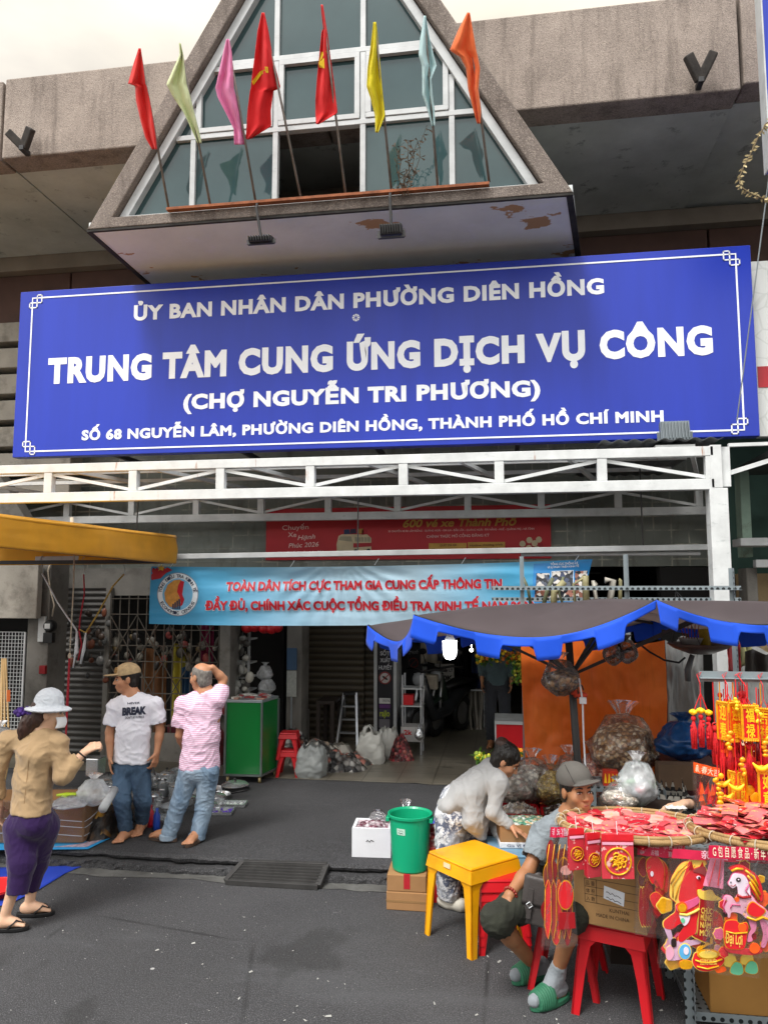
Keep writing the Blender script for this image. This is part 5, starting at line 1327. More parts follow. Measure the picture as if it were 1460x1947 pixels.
def scooter(label,c,rz,col):
 t=thing('motor_scooter',label,'motorbike',c,'motorbikes parked in the hall');Mx=Matrix.Translation(Vector(c))@ rotz(rz)
 for x in(-.6,.62):
  b=MB();b.M=Mx;b.torus((x,0,.27),.22,.055,(0,1,0),28,8);b.build('tyre',M_black,t,smooth=True)
  b=MB();b.M=Mx;b.lathe([(0,-.02),(.17,-.015),(.18,0),(.17,.015),(0,.02)],20,(x,0,.27),(0,1,0));b.build('wheel_rim',M_alum,t)
 m_=mat('scooter_'+col,col,.3,.1,3)
 b=MB();b.M=Mx;b.tube([(-.75,0,.62),(-.4,0,.56),(-.1,0,.36),(.25,0,.32),(.42,0,.6),(.5,0,.92)],[.08,.14,.12,.1,.12,.07],12,flat=.8);b.build('body',m_,t,smooth=True)
 b=MB();b.M=Mx;b.tube([(-.85,0,.74),(-.5,0,.76),(-.12,0,.7)],[.1,.13,.08],10,flat=.5);b.build('seat',M_black,t,smooth=True)
 b=MB();b.M=Mx;b.tube([(.62,.07,.27),(.5,.05,.9)],.025,8);b.tube([(.62,-.07,.27),(.5,-.05,.9)],.025,8);b.build('fork',M_alum,t,smooth=True)
 b=MB();b.M=Mx;b.tube([(.36,.34,1.0),(.46,.2,1.02),(.5,0,.98),(.46,-.2,1.02),(.36,-.34,1.0)],.018,8);b.build('handlebar',M_black,t,smooth=True)
 b=MB();b.M=Mx;b.ell((.58,0,.88),(.07,.1,.1));b.build('headlight',mat('headlight_glass','#8a8d90',.2),t,smooth=True)
 b=MB();b.M=Mx;b.tube([(.9,0,.3),(.8,0,.5),(.55,0,.56),(.4,0,.45)],[.05,.08,.09,.05],10,flat=.5);b.build('mudguard',m_,t,smooth=True)
 for s in(-1,1):b=MB();b.M=Mx;b.tube([(.42,s*.25,1.02),(.44,s*.3,1.2)],.008,6);b.ell((.44,s*.3,1.22),(.02,.07,.045));b.build('mirror',M_black,t,smooth=True)
 return t
scooter('dark grey motorbike parked first in the hall beside the small cart',Zp(838,1400,KZ),R(242),'#2b2d30');scooter('dark green motorbike parked behind the grey one',Zp(862,1388,KZ),R(248),'#1e2c24')
RL=thing('clothes_rail','rail of dark and pale trousers hanging in the hall','clothes rail',Zp(885,1388,KZ));Y=12.4;za=Yp(880,1312,Y).z
b=MB();b.tube([(PX(858,Y),Y,za),(PX(918,Y),Y,za)],.015,8)
for x in(PX(858,Y),PX(918,Y)):b.tube([(x,Y,KZ+.006),(x,Y,za)],.015,8)
b.build('rail',M_alum,RL);random.seed(31)
for i in range(15):
 x=PX(859,Y)+(PX(917,Y)-PX(859,Y))*(i+.5)/15;col=['#17171a','#141416','#1b1a1c','#101012','#18181c'][i%5]if i<8 else random.choice(['#8a857c','#5c574f','#7a6a64','#b0aaa0','#33302e']);h_=random.uniform(.6,.9);b=MB()
 b.grid(lambda u,v_:V(x+.035*math.sin(v_*5+i)*v_,Y-.2+.4*u+.02*math.sin(v_*6),za-.02-h_*v_+.05*abs(u-.5)),6,8);tag(b.build('garment',cloth_mat('cloth_'+col,col,.2),smooth=True,solid=.03),('dark' if i<8 else 'pale')+' garment hanging on the clothes rail in the hall','garment','garments on the rail')
for i,(x,y,col)in enumerate(((815,1270,'#8a7456'),(828,1265,'#a9a6a0'),(905,1280,'#4a5a8a'),(880,1262,'#1c1c20'),(800,1240,'#161619'))):hang(['tan','white','blue','black','charcoal'][i]+' garment hung up high in the hall',x-9,x+9,y-34,y+34,12.9,col,i,'hung_garment','garment')
# red counter with flowers further right
Y=9.8;RC=thing('red_counter','red fronted counter with a white top left of the orange tarpaulin','counter',Yp(970,1440,Y));p,q=Yp(943,1372,Y),Yp(1060,1440,Y)
b=MB();b.box(p.x,q.x,Y,Y+.6,KZ+.006,p.z-.03);b.build('front',M_redpl,RC);b=MB();b.box(p.x-.02,q.x,Y-.02,Y+.6,p.z-.029,p.z+.01);b.build('top',M_alu,RC);b=MB();b.box(p.x-.02,p.x-.001,Y-.01,Y+.6,KZ+.006,p.z-.03);b.build('side',M_alu,RC)
def flowers(label,x0,x1,y0,y1,Y,n,seed,cols,leafy=.5,name='flower_bunch'):
 random.seed(seed);t=thing(name,label,'flowers',Yp((x0+x1)/2,y1,Y));A=MB();B=MB();G=MB()
 for i in range(n):
  p=Yp(random.uniform(x0,x1),random.uniform(y0,y1),Y+random.uniform(-.08,.08));d_=V(random.uniform(-1,1),random.uniform(-1,.2),random.uniform(-1,1)).normalized()
  if random.random()<leafy:s_=d_.cross(V(0,0,1)).normalized()*.02;G.poly([p,p+d_*.04+s_,p+d_*.09,p+d_*.04-s_])
  else:(A if random.random()<.6 else B).ell(p,random.uniform(.014,.03),6,nv=4)
 A.build('bloom',mat('bloom_'+cols[0],cols[0],.6),t);B.build('bloom',mat('bloom_'+cols[1],cols[1],.6),t);G.build('leaves',mat('flower_leaf','#4d7a2a',.6,.3,20),t);return t
flowers('garland of yellow and green artificial flowers hanging in the hall',906,992,1232,1262,10.4,260,41,['#d9b21f','#c86a1e'],.6)
flowers('green artificial foliage hanging beside the orange tarpaulin',974,994,1262,1296,10.3,90,42,['#b9b53a','#8aa040'],.7)
flowers('bunch of yellow flowers below the red counter edge',972,996,1425,1478,7.6,150,43,['#e3b81c','#e08a1a'],.25)
flowers('small yellow green blossoms behind the stooping woman',905,930,1432,1446,8.2,50,44,['#d9cf3a','#9ab040'],.5)
for i,(x,y)in enumerate(((896,1236),(968,1254))):
 p=Yp(x,y,11.0);b=MB();b.ell(p,.026,12);b.tube([p+V(0,0,.04),p+V(0,0,.3)],.008,5);tag(b.build('light_bulb',mat('lit_bulb','#fff6e0',.3,0,emis=6),smooth=True),['small lit bulb high in the hall over the clothes rail','small lit bulb beside the hanging flowers'][i],'light bulb')
# ================================================================== pavement goods at the left
p=Zp(100,1608,KZ);q=Zp(186,1610,KZ)
MC=thing('cyan_mat','bright blue plastic mat under the wrapped carton on the pavement','mat',(p.x,p.y,KZ));b=MB();P=[Zp(-60,1618,KZ),Zp(168,1616,KZ),Zp(220,1590,KZ),Zp(180,1560,KZ),Zp(-60,1560,KZ)];b.prism([x+V(0,0,.006)for x in P],V(0,0,.003));b.build('sheet',mat('cyan_sheet','#2f9fdd',.45,.1,3),MC)
b=MB();b.prism([x+V(0,0,.0105)for x in(Zp(100,1613,KZ),Zp(165,1613,KZ),Zp(205,1594,KZ),Zp(186,1592,KZ),Zp(160,1606,KZ))],V(0,0,.001));b.build('printed_patch',mat('mat_print','#b9a7b4',.5,.4,30),MC)
A_,B_=Zp(-40,1606,KZ),Zp(158,1606,KZ);BX=thing('wrapped_carton','big cardboard carton bound in clear stretch wrap on the blue mat','box',A_)
C_=Zp(196,1578,KZ);zt=Yp(150,1532,A_.y).z;D_=A_+(C_-B_)
b=MB();b.hexa([x+V(0,0,.012)for x in(A_,B_,C_,D_)]+[V(x.x,x.y,zt)for x in(A_,B_,C_,D_)]);b.build('carton',M_card,BX,bevel=.012)
def wrp(u,v_):
 f_=u*3;seg=[(A_,B_),(B_,C_),(C_,D_)][min(2,int(f_))];p=seg[0].lerp(seg[1],f_-min(2,int(f_)));cc=(A_+C_)/2;o=(p-cc);o.z=0;o.normalize();return V(p.x,p.y,KZ+.012+(zt-KZ)*v_)+o*(.006+.006*fbm((u*20,v_*5,1)))
b=MB();b.grid(wrp,60,20);b.build('stretch_wrap',M_wrap,BX,smooth=True)
b=MB();
for z in(.1,.2,.27):b.tube([wrp(i/40,z/(zt-KZ)*.7+.05*math.sin(i*.3))for i in range(41)],.003,4)
b.build('string',M_rwh,BX)
knotted_bag('clear_bag','knotted clear bag of plastic ware on top of the wrapped carton',Zp(168,1535,zt)+V(0,.08,-.01),.14,.26,M_milk,seed=5,sq=.8)
knotted_bag('clear_bag','flattened milky bag lying on the wrapped carton near the woman',Zp(128,1538,zt)+V(0,.05,0),.16,.1,M_milk,seed=6)
b=MB();b.tube([Zp(108,1512,zt+.1),Zp(128,1510,zt+.1),Zp(158,1509,zt+.1)],[.02,.03,.014],8,flat=.5);b.tube([Zp(158,1509,zt+.1),Zp(166,1508,zt+.1)],.012,8);tag(b.build('lime_tool',mat('lime_plastic','#b6d22a',.4),smooth=True),'lime green plastic handled tool lying on the bags','tool')
b=MB();b.tube([Zp(196,1538,zt+.05),Zp(218,1502,zt+.1)],.035,10);tag(b.build('paper_roll',mat('grey_paper_roll','#b9bec0',.6),smooth=True),'pale rolled tube sticking up beside the capped man','roll')
b=MB();b.box(*sorted((Zp(172,1500,zt).x-.07,Zp(172,1500,zt).x+.05)),A_.y+.55,A_.y+.7,zt+.1,zt+.26);tag(b.build('steel_canister',M_ss,bevel=.01),'steel canister standing behind the bags on the carton','canister')
heap('goods_heap','dark heap of patterned cloth between the carton and the capped man',Zp(208,1580,KZ),.17,.3,.26,m_bits('brown_gold_goods',['#2a2420','#1d1a18','#6a4a20','#b08430','#3a3028'],14),12)
# kitchenware on the pavement
random.seed(77)
def pot(c,r,h,lid,m,label,name='cooking_pot',cat='pot'):
 t=thing(name,label,cat,c,'kitchenware laid out on the pavement')
 b=MB();b.lathe([(0,0),(r*.95,0),(r,.008),(r,h),(r+.008,h+.003),(r-.004,h),(r-.006,.01),(0,.01)],24,c);b.build('pot_body',m,t,smooth=False)
 if lid:b=MB();b.lathe([(r+.004,h+.004),(r*.9,h+.018),(r*.4,h+.034),(0,h+.037)],24,c);b.build('lid',m,t,smooth=True);b=MB();b.lathe([(.006,h+.035),(.006,h+.05),(.016,h+.055),(.014,h+.066),(0,h+.068)],10,c);b.build('lid_knob',M_black,t)
 a=random.uniform(0,3)
 for s in(0,math.pi):d_=V(math.cos(a+s),math.sin(a+s),0);n_=V(-d_.y,d_.x,0);cc=Vector(c)+V(0,0,h*.8);b=MB();b.tube([cc+d_*r+n_*.03,cc+d_*(r+.03)+n_*.022,cc+d_*(r+.03)-n_*.022,cc+d_*r-n_*.03],.005,6);b.build('handle',M_ss,t)
 return t
def pan(c,r,ang,m,label):
 t=thing('frying_pan',label,'pan',c,'kitchenware laid out on the pavement');b=MB();b.lathe([(0,0),(r*.8,0),(r,.045),(r+.004,.047),(r*.8,.008),(0,.006)],28,c);b.build('pan_body',m,t)
 d_=V(math.cos(ang),math.sin(ang),.12);b=MB();b.tube([Vector(c)+d_*r+V(0,0,.03),Vector(c)+d_*(r+.17)+V(0,0,.04)],[.009,.012],8);b.build('handle',M_black,t,smooth=True);return t
lab_p='stainless steel pot among the kitchenware laid out on the pavement'
for i in range(16):
 x,y=random.uniform(205,345),random.uniform(1492,1528);c=Zp(x,y,KZ);pot(c,random.uniform(.06,.11),random.uniform(.07,.2),random.random()<.6,M_ss if random.random()<.7 else M_alum,lab_p)
for i in range(8):c=Zp(random.uniform(225,300),random.uniform(1532,1562),KZ);pot(c,random.uniform(.05,.09),random.uniform(.08,.2),random.random()<.5,M_ss,lab_p)
for x,y,r_ in((330,1545,.13),(372,1516,.14),(410,1528,.1),(352,1530,.1),(384,1500,.12),(395,1545,.09)):pot(Zp(x,y,KZ),r_,.07,r_<.11,M_ss,'wide low steel pot on the pavement behind the man in stripes')
pan(Zp(402,1508,KZ),.15,2.6,M_alum,'round grey frying pan on the pavement left of the green cabinet');pan(Zp(415,1518,KZ),.13,.3,M_ss,'shiny frying pan on the pavement below the green cabinet')
gl=thing('lidded_pan','glass lidded dark pan at the right end of the kitchenware','pan',Zp(447,1502,KZ));c=Zp(447,1502,KZ);b=MB();b.lathe([(0,0),(.13,0),(.15,.05),(.145,.05),(0,.02)],28,c);b.build('pan_body',M_blackmet,gl);b=MB();b.lathe([(.15,.055),(.12,.08),(.05,.095),(0,.098)],28,c);b.build('lid',M_ss,gl,smooth=True);b=MB();b.ell(c+V(0,0,.115),.018);b.build('lid_knob',M_black,gl)
def tray(x,y,w_,d_,rz,col,label,fill=None):
 c=Zp(x,y,KZ)+V(0,0,.004);t=thing('tray',label,'tray',c);Mx=Matrix.Translation(c)@ rotz(rz);b=MB();b.M=Mx;b.box(-w_/2,w_/2,-d_/2,d_/2,0,.008)
 for s in(-1,1):b.box(-w_/2,w_/2,s*d_/2-.006,s*d_/2+.006,.008,.03);b.box(s*w_/2-.006,s*w_/2+.006,-d_/2+.006,d_/2-.006,.008,.03)
 b.build('tray_body',M_ss,t);random.seed(int(x));b=MB();b.M=Mx
 for i in range(40):xx,yy=random.uniform(-w_*.45,w_*.45),random.uniform(-d_*.42,d_*.42);b.ell((xx,yy,.014),(.012,.008,.008),6,nv=4)
 b.build('cutlery',mat('goods_'+col,col,.4),t);return t
tray(410,1546,.34,.2,.15,'#4b1f9a','steel tray of purple handled cutlery at the front of the kitchenware');tray(430,1532,.4,.16,.12,'#b9c2bc','steel tray of cutlery behind the purple tray');tray(300,1560,.3,.2,0,'#9aa2a6','steel tray of cutlery between the two men')
for i,(x,y,col,lab)in enumerate(((286,1572,'#c22036','red handled scissors pack between the two men'),(298,1578,'#2a50b8','blue bottle on the pavement between the two men'))):
 c=Zp(x,y,KZ);b=MB();b.lathe([(0,0),(.03,0),(.032,.03),(.03,.13),(.012,.16),(.014,.19),(0,.19)],14,c);tag(b.build('plastic_bottle',mat('bottle_'+col,col,.3),smooth=True),lab,'bottle')
c=Zp(255,1560,KZ);b=MB();b.lathe([(0,0),(.07,0),(.075,.25),(.06,.3),(.07,.33),(0,.33)],24,c);tag(b.build('steel_jug',M_ss,smooth=True),'tall shiny steel jug seen between the legs of the capped man','jug')
# road mat at the left
RM_=thing('blue_tarp','royal blue plastic sheet spread on the road at the left edge','tarpaulin',Zp(40,1680,0));P=[Zp(-150,1655,0),Zp(160,1648,0),Zp(125,1662,0),Zp(70,1696,0),Zp(20,1720,0),Zp(-150,1760,0)]
b=drape([x+V(0,0,.004)for x in P],lambda p:p+V(0,0,.003+.006*max(0,fbm((p.x*5,p.y*5,1)))),.05);b.build('sheet',mat('royal_blue_sheet','#2a46b4',.45,.08,3),RM_,smooth=True,solid=.002)
c=Zp(-8,1700,.01);RB2=thing('red_basin','red plastic basin on the blue sheet at the left edge','basin',c);b=MB();b.lathe([(0,0),(.13,0),(.17,.06),(.18,.062),(.165,.058),(.125,.008),(0,.008)],28,c);b.build('basin',mat('bright_red_plastic','#e0262a',.35),RB2,smooth=True);b=MB();b.torus(c+V(0,0,.05),.172,.008);b.build('rim',mat('bright_red_plastic','#e0262a'),RB2,smooth=True)
# ---- more wares down both sides of the hall
random.seed(101)
for i in range(70):
 Y=random.uniform(11.2,17);left=i%2;x=random.uniform(806,840)if left else random.uniform(905,990);xx=Yp(x,1250,Y).x;z=random.choice((.5,.85,1.2,1.5,1.8,2.1))+random.uniform(-.05,.05);w_,h_=random.uniform(.06,.16),random.uniform(.08,.22);col=random.choice(['#6a3a34','#3a4a6a','#8a7a5a','#5a5a58','#a59c8c','#3f5a48','#7a2a34','#2c2c30','#b08a4a','#86888c']);b=MB();b.box(xx-w_,xx+w_,Y,Y+.2,z,z+h_*2)
 tag(b.build('stacked_goods',mat('goods_'+col,col,.45,.3,12),bevel=.015),'dim packet of goods stacked along the side of the market hall','goods','goods along the hall')
for i in range(28):
 Y=random.uniform(11.5,15);x=random.uniform(806,850)if i%2 else random.uniform(925,990);xx=Yp(x,1250,Y).x;z=random.uniform(1.5,2.3);col=random.choice(['#3a4a6a','#6a3a34','#8a857c','#2c2c30','#5a6a5a','#b0a898','#7a3048']);b=MB()
 b.grid(lambda u,v_:V(xx-.16+.32*u*(1-.25*v_),Y+.03*math.sin(u*8+i),z-.7*v_-.05*abs(u-.5)),8,6);tag(b.build('hung_garment',cloth_mat('cloth_'+col,col,.2),smooth=True,solid=.02),'garment hanging along the side of the dim market hall','garment','garments along the hall')
# ================================================================== market parasol
M_canopy=cloth_mat('grey_brown_canopy','#5f5658',.12,.75)
_ms=[x for x in M_canopy.node_tree.nodes if x.type=='MIX_SHADER'][0];_ms.inputs[0].default_value=.5
_tr=[x for x in M_canopy.node_tree.nodes if x.type=='BSDF_TRANSLUCENT'][0];_tr.inputs['Color'].default_value=S('#b0a5a2')+(1,);M_val=cloth_mat('blue_valance','#1f5ae0',.08,.6)
UB=thing('market_parasol','faded grey brown market parasol with a notched blue valance','parasol',(Yp(1090,1400,5.6).x,5.6,0))
uA,uB,uL,uR=Yp(788,1171,5.0),Yp(1246,1143,4.9),Yp(700,1190,5.9),Yp(1640,1150,5.2)
uBL,uBR,uRR=Yp(905,1192,6.5),Yp(1240,1180,6.55),Yp(1560,1176,6.3)
uC=V(Yp(1076,1150,5.65).x,5.65,2.17)
EDG=[(uL,uA,.15),(uA,uB,.19),(uB,uR,.14),(uR,uRR,.1),(uRR,uBR,.08),(uBR,uBL,.1),(uBL,uL,.08)]
def edge_pt(e,u):
 a,c,s_=e;p=a.lerp(c,u);q=4*u*(1-u);p.z-=s_*q*(1+.25*(u-.5));d_=(uC-p);d_.z=0;return p+d_.normalized()*.06*q
b=MB()
for k,e in enumerate(EDG):
 b.grid(lambda u,v_:uC.lerp(edge_pt(e,u),v_)+V(0,0,.02*math.sin(v_*math.pi)-.05*4*u*(1-u)*v_*(1-v_)+.006*fbm((u*6,v_*4,k))),26,14)
b.build('canopy',M_canopy,UB,smooth=True,solid=.004)
for k,e in enumerate(EDG):
 ln=(e[1]-e[0]).length;per=.39;ncol=max(24,int(ln/.012));b=MB()
 def hgt(s):
  q=(s/per+.12)%1;w_=.04
  t_=1 if .04+w_<q<.52-w_ else(max(0,min(1,(q-.04)/w_))if q<.3 else max(0,min(1,(.52-q)/w_)))
  t_=t_*t_*(3-2*t_);return .056+.09*t_
 def vp(u,v_):
  p=edge_pt(e,u);o=(p-uC);o.z=0;o.normalize();s=u*ln
  return p+o*(.006+.02*v_*math.sin(s*11+k)+.012*v_)+V(0,0,.008-hgt(s)*v_)
 b.grid(vp,ncol,5);b.build('valance',M_val,UB,smooth=True,solid=.002)
 b=MB();b.tube([edge_pt(e,i/30)+V(0,0,.006)for i in range(31)],.006,6);b.build('edge_binding',M_black,UB,smooth=True)
pt_,pb_=V(uC.x,5.65,2.13),Yp(1098,1452,5.62);pg=pt_+(pb_-pt_)*(pt_.z/(pt_.z-pb_.z))
b=MB();b.tube([pg,pt_],.026,12);b.build('pole',M_blackmet,UB,smooth=True)
hub=pt_.lerp(pg,.22);b=MB();b.tube([hub+V(0,0,.05),hub-V(0,0,.05)],.045,10);b.build('hub',M_blackmet,UB)
for q in(uA,uB,uL,uR,uBL,uBR,uRR):
 b=MB();b.bar(pt_+V(0,0,.01),q.lerp(pt_,.01)-V(0,0,.022),.02,.02);b.build('rib',M_blackmet,UB)
 m_=pt_.lerp(q,.52)-V(0,0,.03);b=MB();b.bar(hub,m_,.018,.018);b.build('strut',M_blackmet,UB)
b=MB();b.lathe([(0,.0),(.16,0),(.17,.04),(.06,.08),(.04,.2),(0,.2)],20,pg);b.build('base',M_conc,UB)
# lamp under the canopy
p=Yp(855,1222,5.25);LB=thing('bulb_lamp','white lit dome bulb hanging under the parasol front','lamp',p)
b=MB();b.lathe([(0,-.115),(.028,-.108),(.042,-.085),(.048,-.05),(.048,.0),(.05,.012),(0,.014)],24,p);b.build('bulb',mat('lit_led','#fbfdff',.3,0,emis=5),LB,smooth=True)
b=MB();b.lathe([(0,.014),(.035,.014),(.02,.06),(0,.06)],16,p);b.build('socket',M_white,LB);b=MB();b.tube([p+V(0,0,.06),p+V(.02,.05,.12),V(p.x+.2,5.5,2.08)],.005,6);b.build('cable',M_black,LB)
# bags tied to the parasol
M_bagbr=m_bits('brown_dried_goods',['#4a3222','#6b4a30','#8a6a44','#2f2018','#a07a4a'],30)
knotted_bag('hanging_bag','brown bag of dried sticks tied to the parasol pole',Yp(1066,1324,5.5),.125,.3,M_clear,seed=31,fill=M_bagbr)
M_bagdk=m_clear('dark_brown_film','#2a1a14',.85,.25)
knotted_bag('hanging_bag','dark brown bag hanging under the parasol edge, left of the two',Yp(1166,1266,5.3),.065,.2,M_bagdk,seed=32,group=None);knotted_bag('hanging_bag','dark brown bag hanging under the parasol edge, right of the two',Yp(1192,1262,5.3),.07,.19,M_bagdk,seed=33)
b=MB();b.tube([Yp(x,y,5.45)for x,y in((1100,1290),(1107,1332),(1109,1400),(1113,1470))],.006,6);b.box(*sorted((Yp(1107,1330,5.44).x-.02,Yp(1107,1330,5.44).x+.025)),5.43,5.455,Yp(1107,1338,5.44).z,Yp(1107,1326,5.44).z);tag(b.build('tagged_string',M_rwh),'thin white cord with a tag hanging beside the parasol pole','cord')
b=MB();b.tube([Yp(1092,1312,5.5)+V(.06*math.cos(a)*(1-.1*a),0,.06*math.sin(a))for a in[i*.5 for i in range(20)]],.005,5);tag(b.build('wire_coil',M_black,smooth=True),'coil of black wire on the parasol pole','wire')
b=MB();b.ell(Yp(1103,1322,5.52),(.05,.03,.025));b.ell(Yp(1090,1316,5.52),(.035,.03,.02));tag(b.build('red_rag',mat('orange_red_cloth','#b8381c',.8)),'red rag tied round the parasol pole','rag')
b=MB();b.tube([Yp(x,y,6.0)for x,y in((1212,1222),(1235,1240),(1262,1255),(1290,1260),(1302,1250))],.008,6);tag(b.build('black_cable',M_black,smooth=True),'black cable drooping across the top of the orange tarpaulin','cable')
# ================================================================== rack, tarpaulins behind the stall
def m_slot(name='slotted_steel'):
 t=NT(name);v=t.n('TexVoronoi');v.inputs['Scale'].default_value=22;v.inputs['Randomness'].default_value=0;t.l(t.tc.outputs['Object'],v.inputs['Vector'])
 col=t.mix(t.math('LESS_THAN',v.outputs['Distance'],.3),t.mix(t.noise(8),S('#9aa4a8'),S('#7c868a')),S('#23282a'));t.base(col);t.set(Roughness=.45,Metallic=.35);return t.m
M_slot=m_slot()
def angle(b,p,q,w_=.035,t_=.0025,up=(0,-1,0)):
 """slotted angle: two webs at right angles"""
 p,q=Vector(p),Vector(q);x,y,d_=basis(q-p,up);b.hexa([p,p+x*w_,p+x*w_+y*t_,p+y*t_,q,q+x*w_,q+x*w_+y*t_,q+y*t_]);b.hexa([p+y*t_,p+x*t_+y*t_,p+x*t_+y*w_,p+y*w_,q+y*t_,q+x*t_+y*t_,q+x*t_+y*w_,q+y*w_])
TRK=thing('slotted_rack','tall slotted steel angle rack behind the stall carrying the tarpaulins','rack',(Yp(1195,1400,6.75).x,6.75,KZ))
for x,yt in((995,1058),(1192,1054),(1392,1080)):X=Yp(x,yt,6.75).x;b=MB();angle(b,(X,6.75,KZ),(X,6.75,Yp(x,yt,6.75).z));b.build('upright',M_slot,TRK)
for y0,y1,Y in((1122,1116,6.73),(1143,1136,7.1)):b=MB();angle(b,Yp(935,y0,Y),V(Yp(1408,y1,Y).x,Y,Yp(935,y0,Y).z));b.build('cross_rail',M_slot,TRK)
random.seed(51)
for i in range(9):p=Yp(1010+i*21,1158,6.9);b=MB();b.tube([p,p+V(random.uniform(-.05,.05),0,random.uniform(.1,.25)),p+V(random.uniform(-.1,.1),0,random.uniform(.2,.3))],random.uniform(.008,.03),6);col=random.choice(['#8a8460','#9a968c','#5d6248','#b0aca0']);tag(b.build('stored_bundle',mat('goods_'+col,col,.6,.3,12),smooth=True),'loose bundle stored on the rack just above the parasol','bundle','bundles on the tall rack')
def m_weave(name,a,b_):
 t=NT(name);c=t.co();w1=t.n('TexWave');w1.bands_direction='X';w1.inputs['Scale'].default_value=55;w1.inputs['Distortion'].default_value=1.5;t.l(c,w1.inputs['Vector']);w2=t.n('TexWave');w2.bands_direction='Z';w2.inputs['Scale'].default_value=55;w2.inputs['Distortion'].default_value=1.5;t.l(c,w2.inputs['Vector'])
 wv=t.math('MULTIPLY',w1.outputs['Fac'],w2.outputs['Fac']);big=t.noise(2.2,7,t.co((1,1,.8)),.65)
 col=t.mix(t.ramp(big,[(.3,0),(.7,1)]),S(a),S(b_));col=t.mix(t.math('MULTIPLY',wv,.22),col,_k(S(b_),.45));st=t.noise(14,3,t.co((3,1,.25)));col=t.mix(t.ramp(st,[(.55,0),(.75,.35)]),col,_k(S(a),.6))
 t.base(col);t.set(Roughness=.48,Specular_IOR_Level=.4);t.bump(wv,.12,.003)
 tr=t.n('BsdfTranslucent');t.l(col,tr.inputs['Color']);ms=t.n('MixShader');ms.inputs[0].default_value=.3;t.l(t.b.outputs[0],ms.inputs[1]);t.l(tr.outputs[0],ms.inputs[2]);t.l(ms.outputs[0],t.o.inputs[0]);return t.m
def tarp(name,label,x0,x1,y0,y1,Y,m,seed,lean=.0):
 a,c=Yp(x0,y0,Y),Yp(x1,y1,Y);b=MB()
 def f_(u,v_):
  crease=.010*abs((v_*3.2+.1*math.sin(u*4))%1-.5)+.008*abs((u*2.6)%1-.5)
  return V(a.x+(c.x-a.x)*u+.02*math.sin(v_*5+seed)*(u-.5),Y+.04*math.sin(u*9+seed+v_*1.5)*(.3+v_)+.045*fbm((u*2.5,v_*2.5,seed))+.014*fbm((u*9,v_*7,seed))+crease-lean*v_,a.z+(c.z-a.z)*v_-.03*math.sin(u*math.pi*3)*(1-v_))
 b.grid(f_,60,60);t=thing(name,label,'tarpaulin',(a.x,Y,c.z));b.build('sheet',m,t,smooth=True);return t
tarp('orange_tarp','orange woven plastic tarpaulin hung behind the snack stall',992,1273,1215,1560,6.62,m_weave('orange_weave','#ff8534','#ee6418'),1)
tarp('silver_tarp','grey silver tarpaulin hung right of the orange one',1262,1352,1216,1560,6.70,m_weave('silver_weave','#a9aaa8','#868886'),4)
tarp('silver_tarp','pale grey sheet hung behind the canopy post',1385,1500,1235,1560,7.3,m_weave('pale_weave','#b8b9b6','#9a9b99'),7)
# shallow basket with bowl, hung from the rack
p=Yp(1330,1232,6.0);SB=thing('shallow_pan','wide dark brown shallow pan hung in front of the silver tarpaulin','pan',p)
b=MB();b.lathe([(.0,-.05),(.08,-.042),(.19,.0),(.23,.03),(.225,.035),(.18,.012),(.07,-.03),(0,-.036)],36,p);b.build('dish',mat('brown_lacquer','#4a3a34',.35,.3,6),SB,smooth=True)
b=MB();b.tube([p+V(-.06,-.02,-.05),p+V(-.1,-.03,-.16),p+V(-.1,-.03,-.24)],[.018,.024,.02],10);b.build('handle',mat('grey_torch','#55585a',.5),SB,smooth=True)  # hanging torch below the dish, built as a handle
b=MB()
for a in(.3,2.4,4.5):b.tube([p+V(.22*math.cos(a),.22*math.sin(a),.03),V(p.x,6.73,2.26)],.003,4)
b.build('cord',M_black,SB)
q=Yp(1313,1226,5.98);WB=thing('white_bowl','white bowl with incense sticks standing on the brown pan','bowl',q);b=MB();b.lathe([(0,-.02),(.05,-.02),(.085,.045),(.09,.05),(.08,.048),(.045,-.01),(0,-.01)],28,q);b.build('bowl_body',mat('white_china','#c9cbc8',.25,.05),WB,smooth=True)
b=MB()
for i in range(6):b.tube([q+V(-.04+.015*i,0,0),q+V(-.07+.027*i,.01,.15)],.003,4)
b.build('incense_stick',mat('incense_red','#9a4a3a',.8),WB)
b=MB();b.lathe([(0,0),(.04,0),(.045,.12),(0,.13)],14,Yp(1340,1228,6.05));tag(b.build('yellow_tin',mat('yellow_tin','#b8a020',.4,.3,20)),'small yellow tin beside the white bowl','tin')
for i,(x,y0,y1,col)in enumerate(((1396,1222,1285,'#8a1a20'),(1420,1215,1270,'#8a8a60'))):hang(['dark red bag hanging behind the canopy post','pale cloth bundle hanging right of the canopy post'][i],x-10,x+10,y0,y1,6.8,col,i,'hung_bundle','bundle')
hang('dark grey sack hanging at the right edge above the slotted rail',1418,1475,1240,1292,6.4,'#55534f',3,'hung_sack','sack')
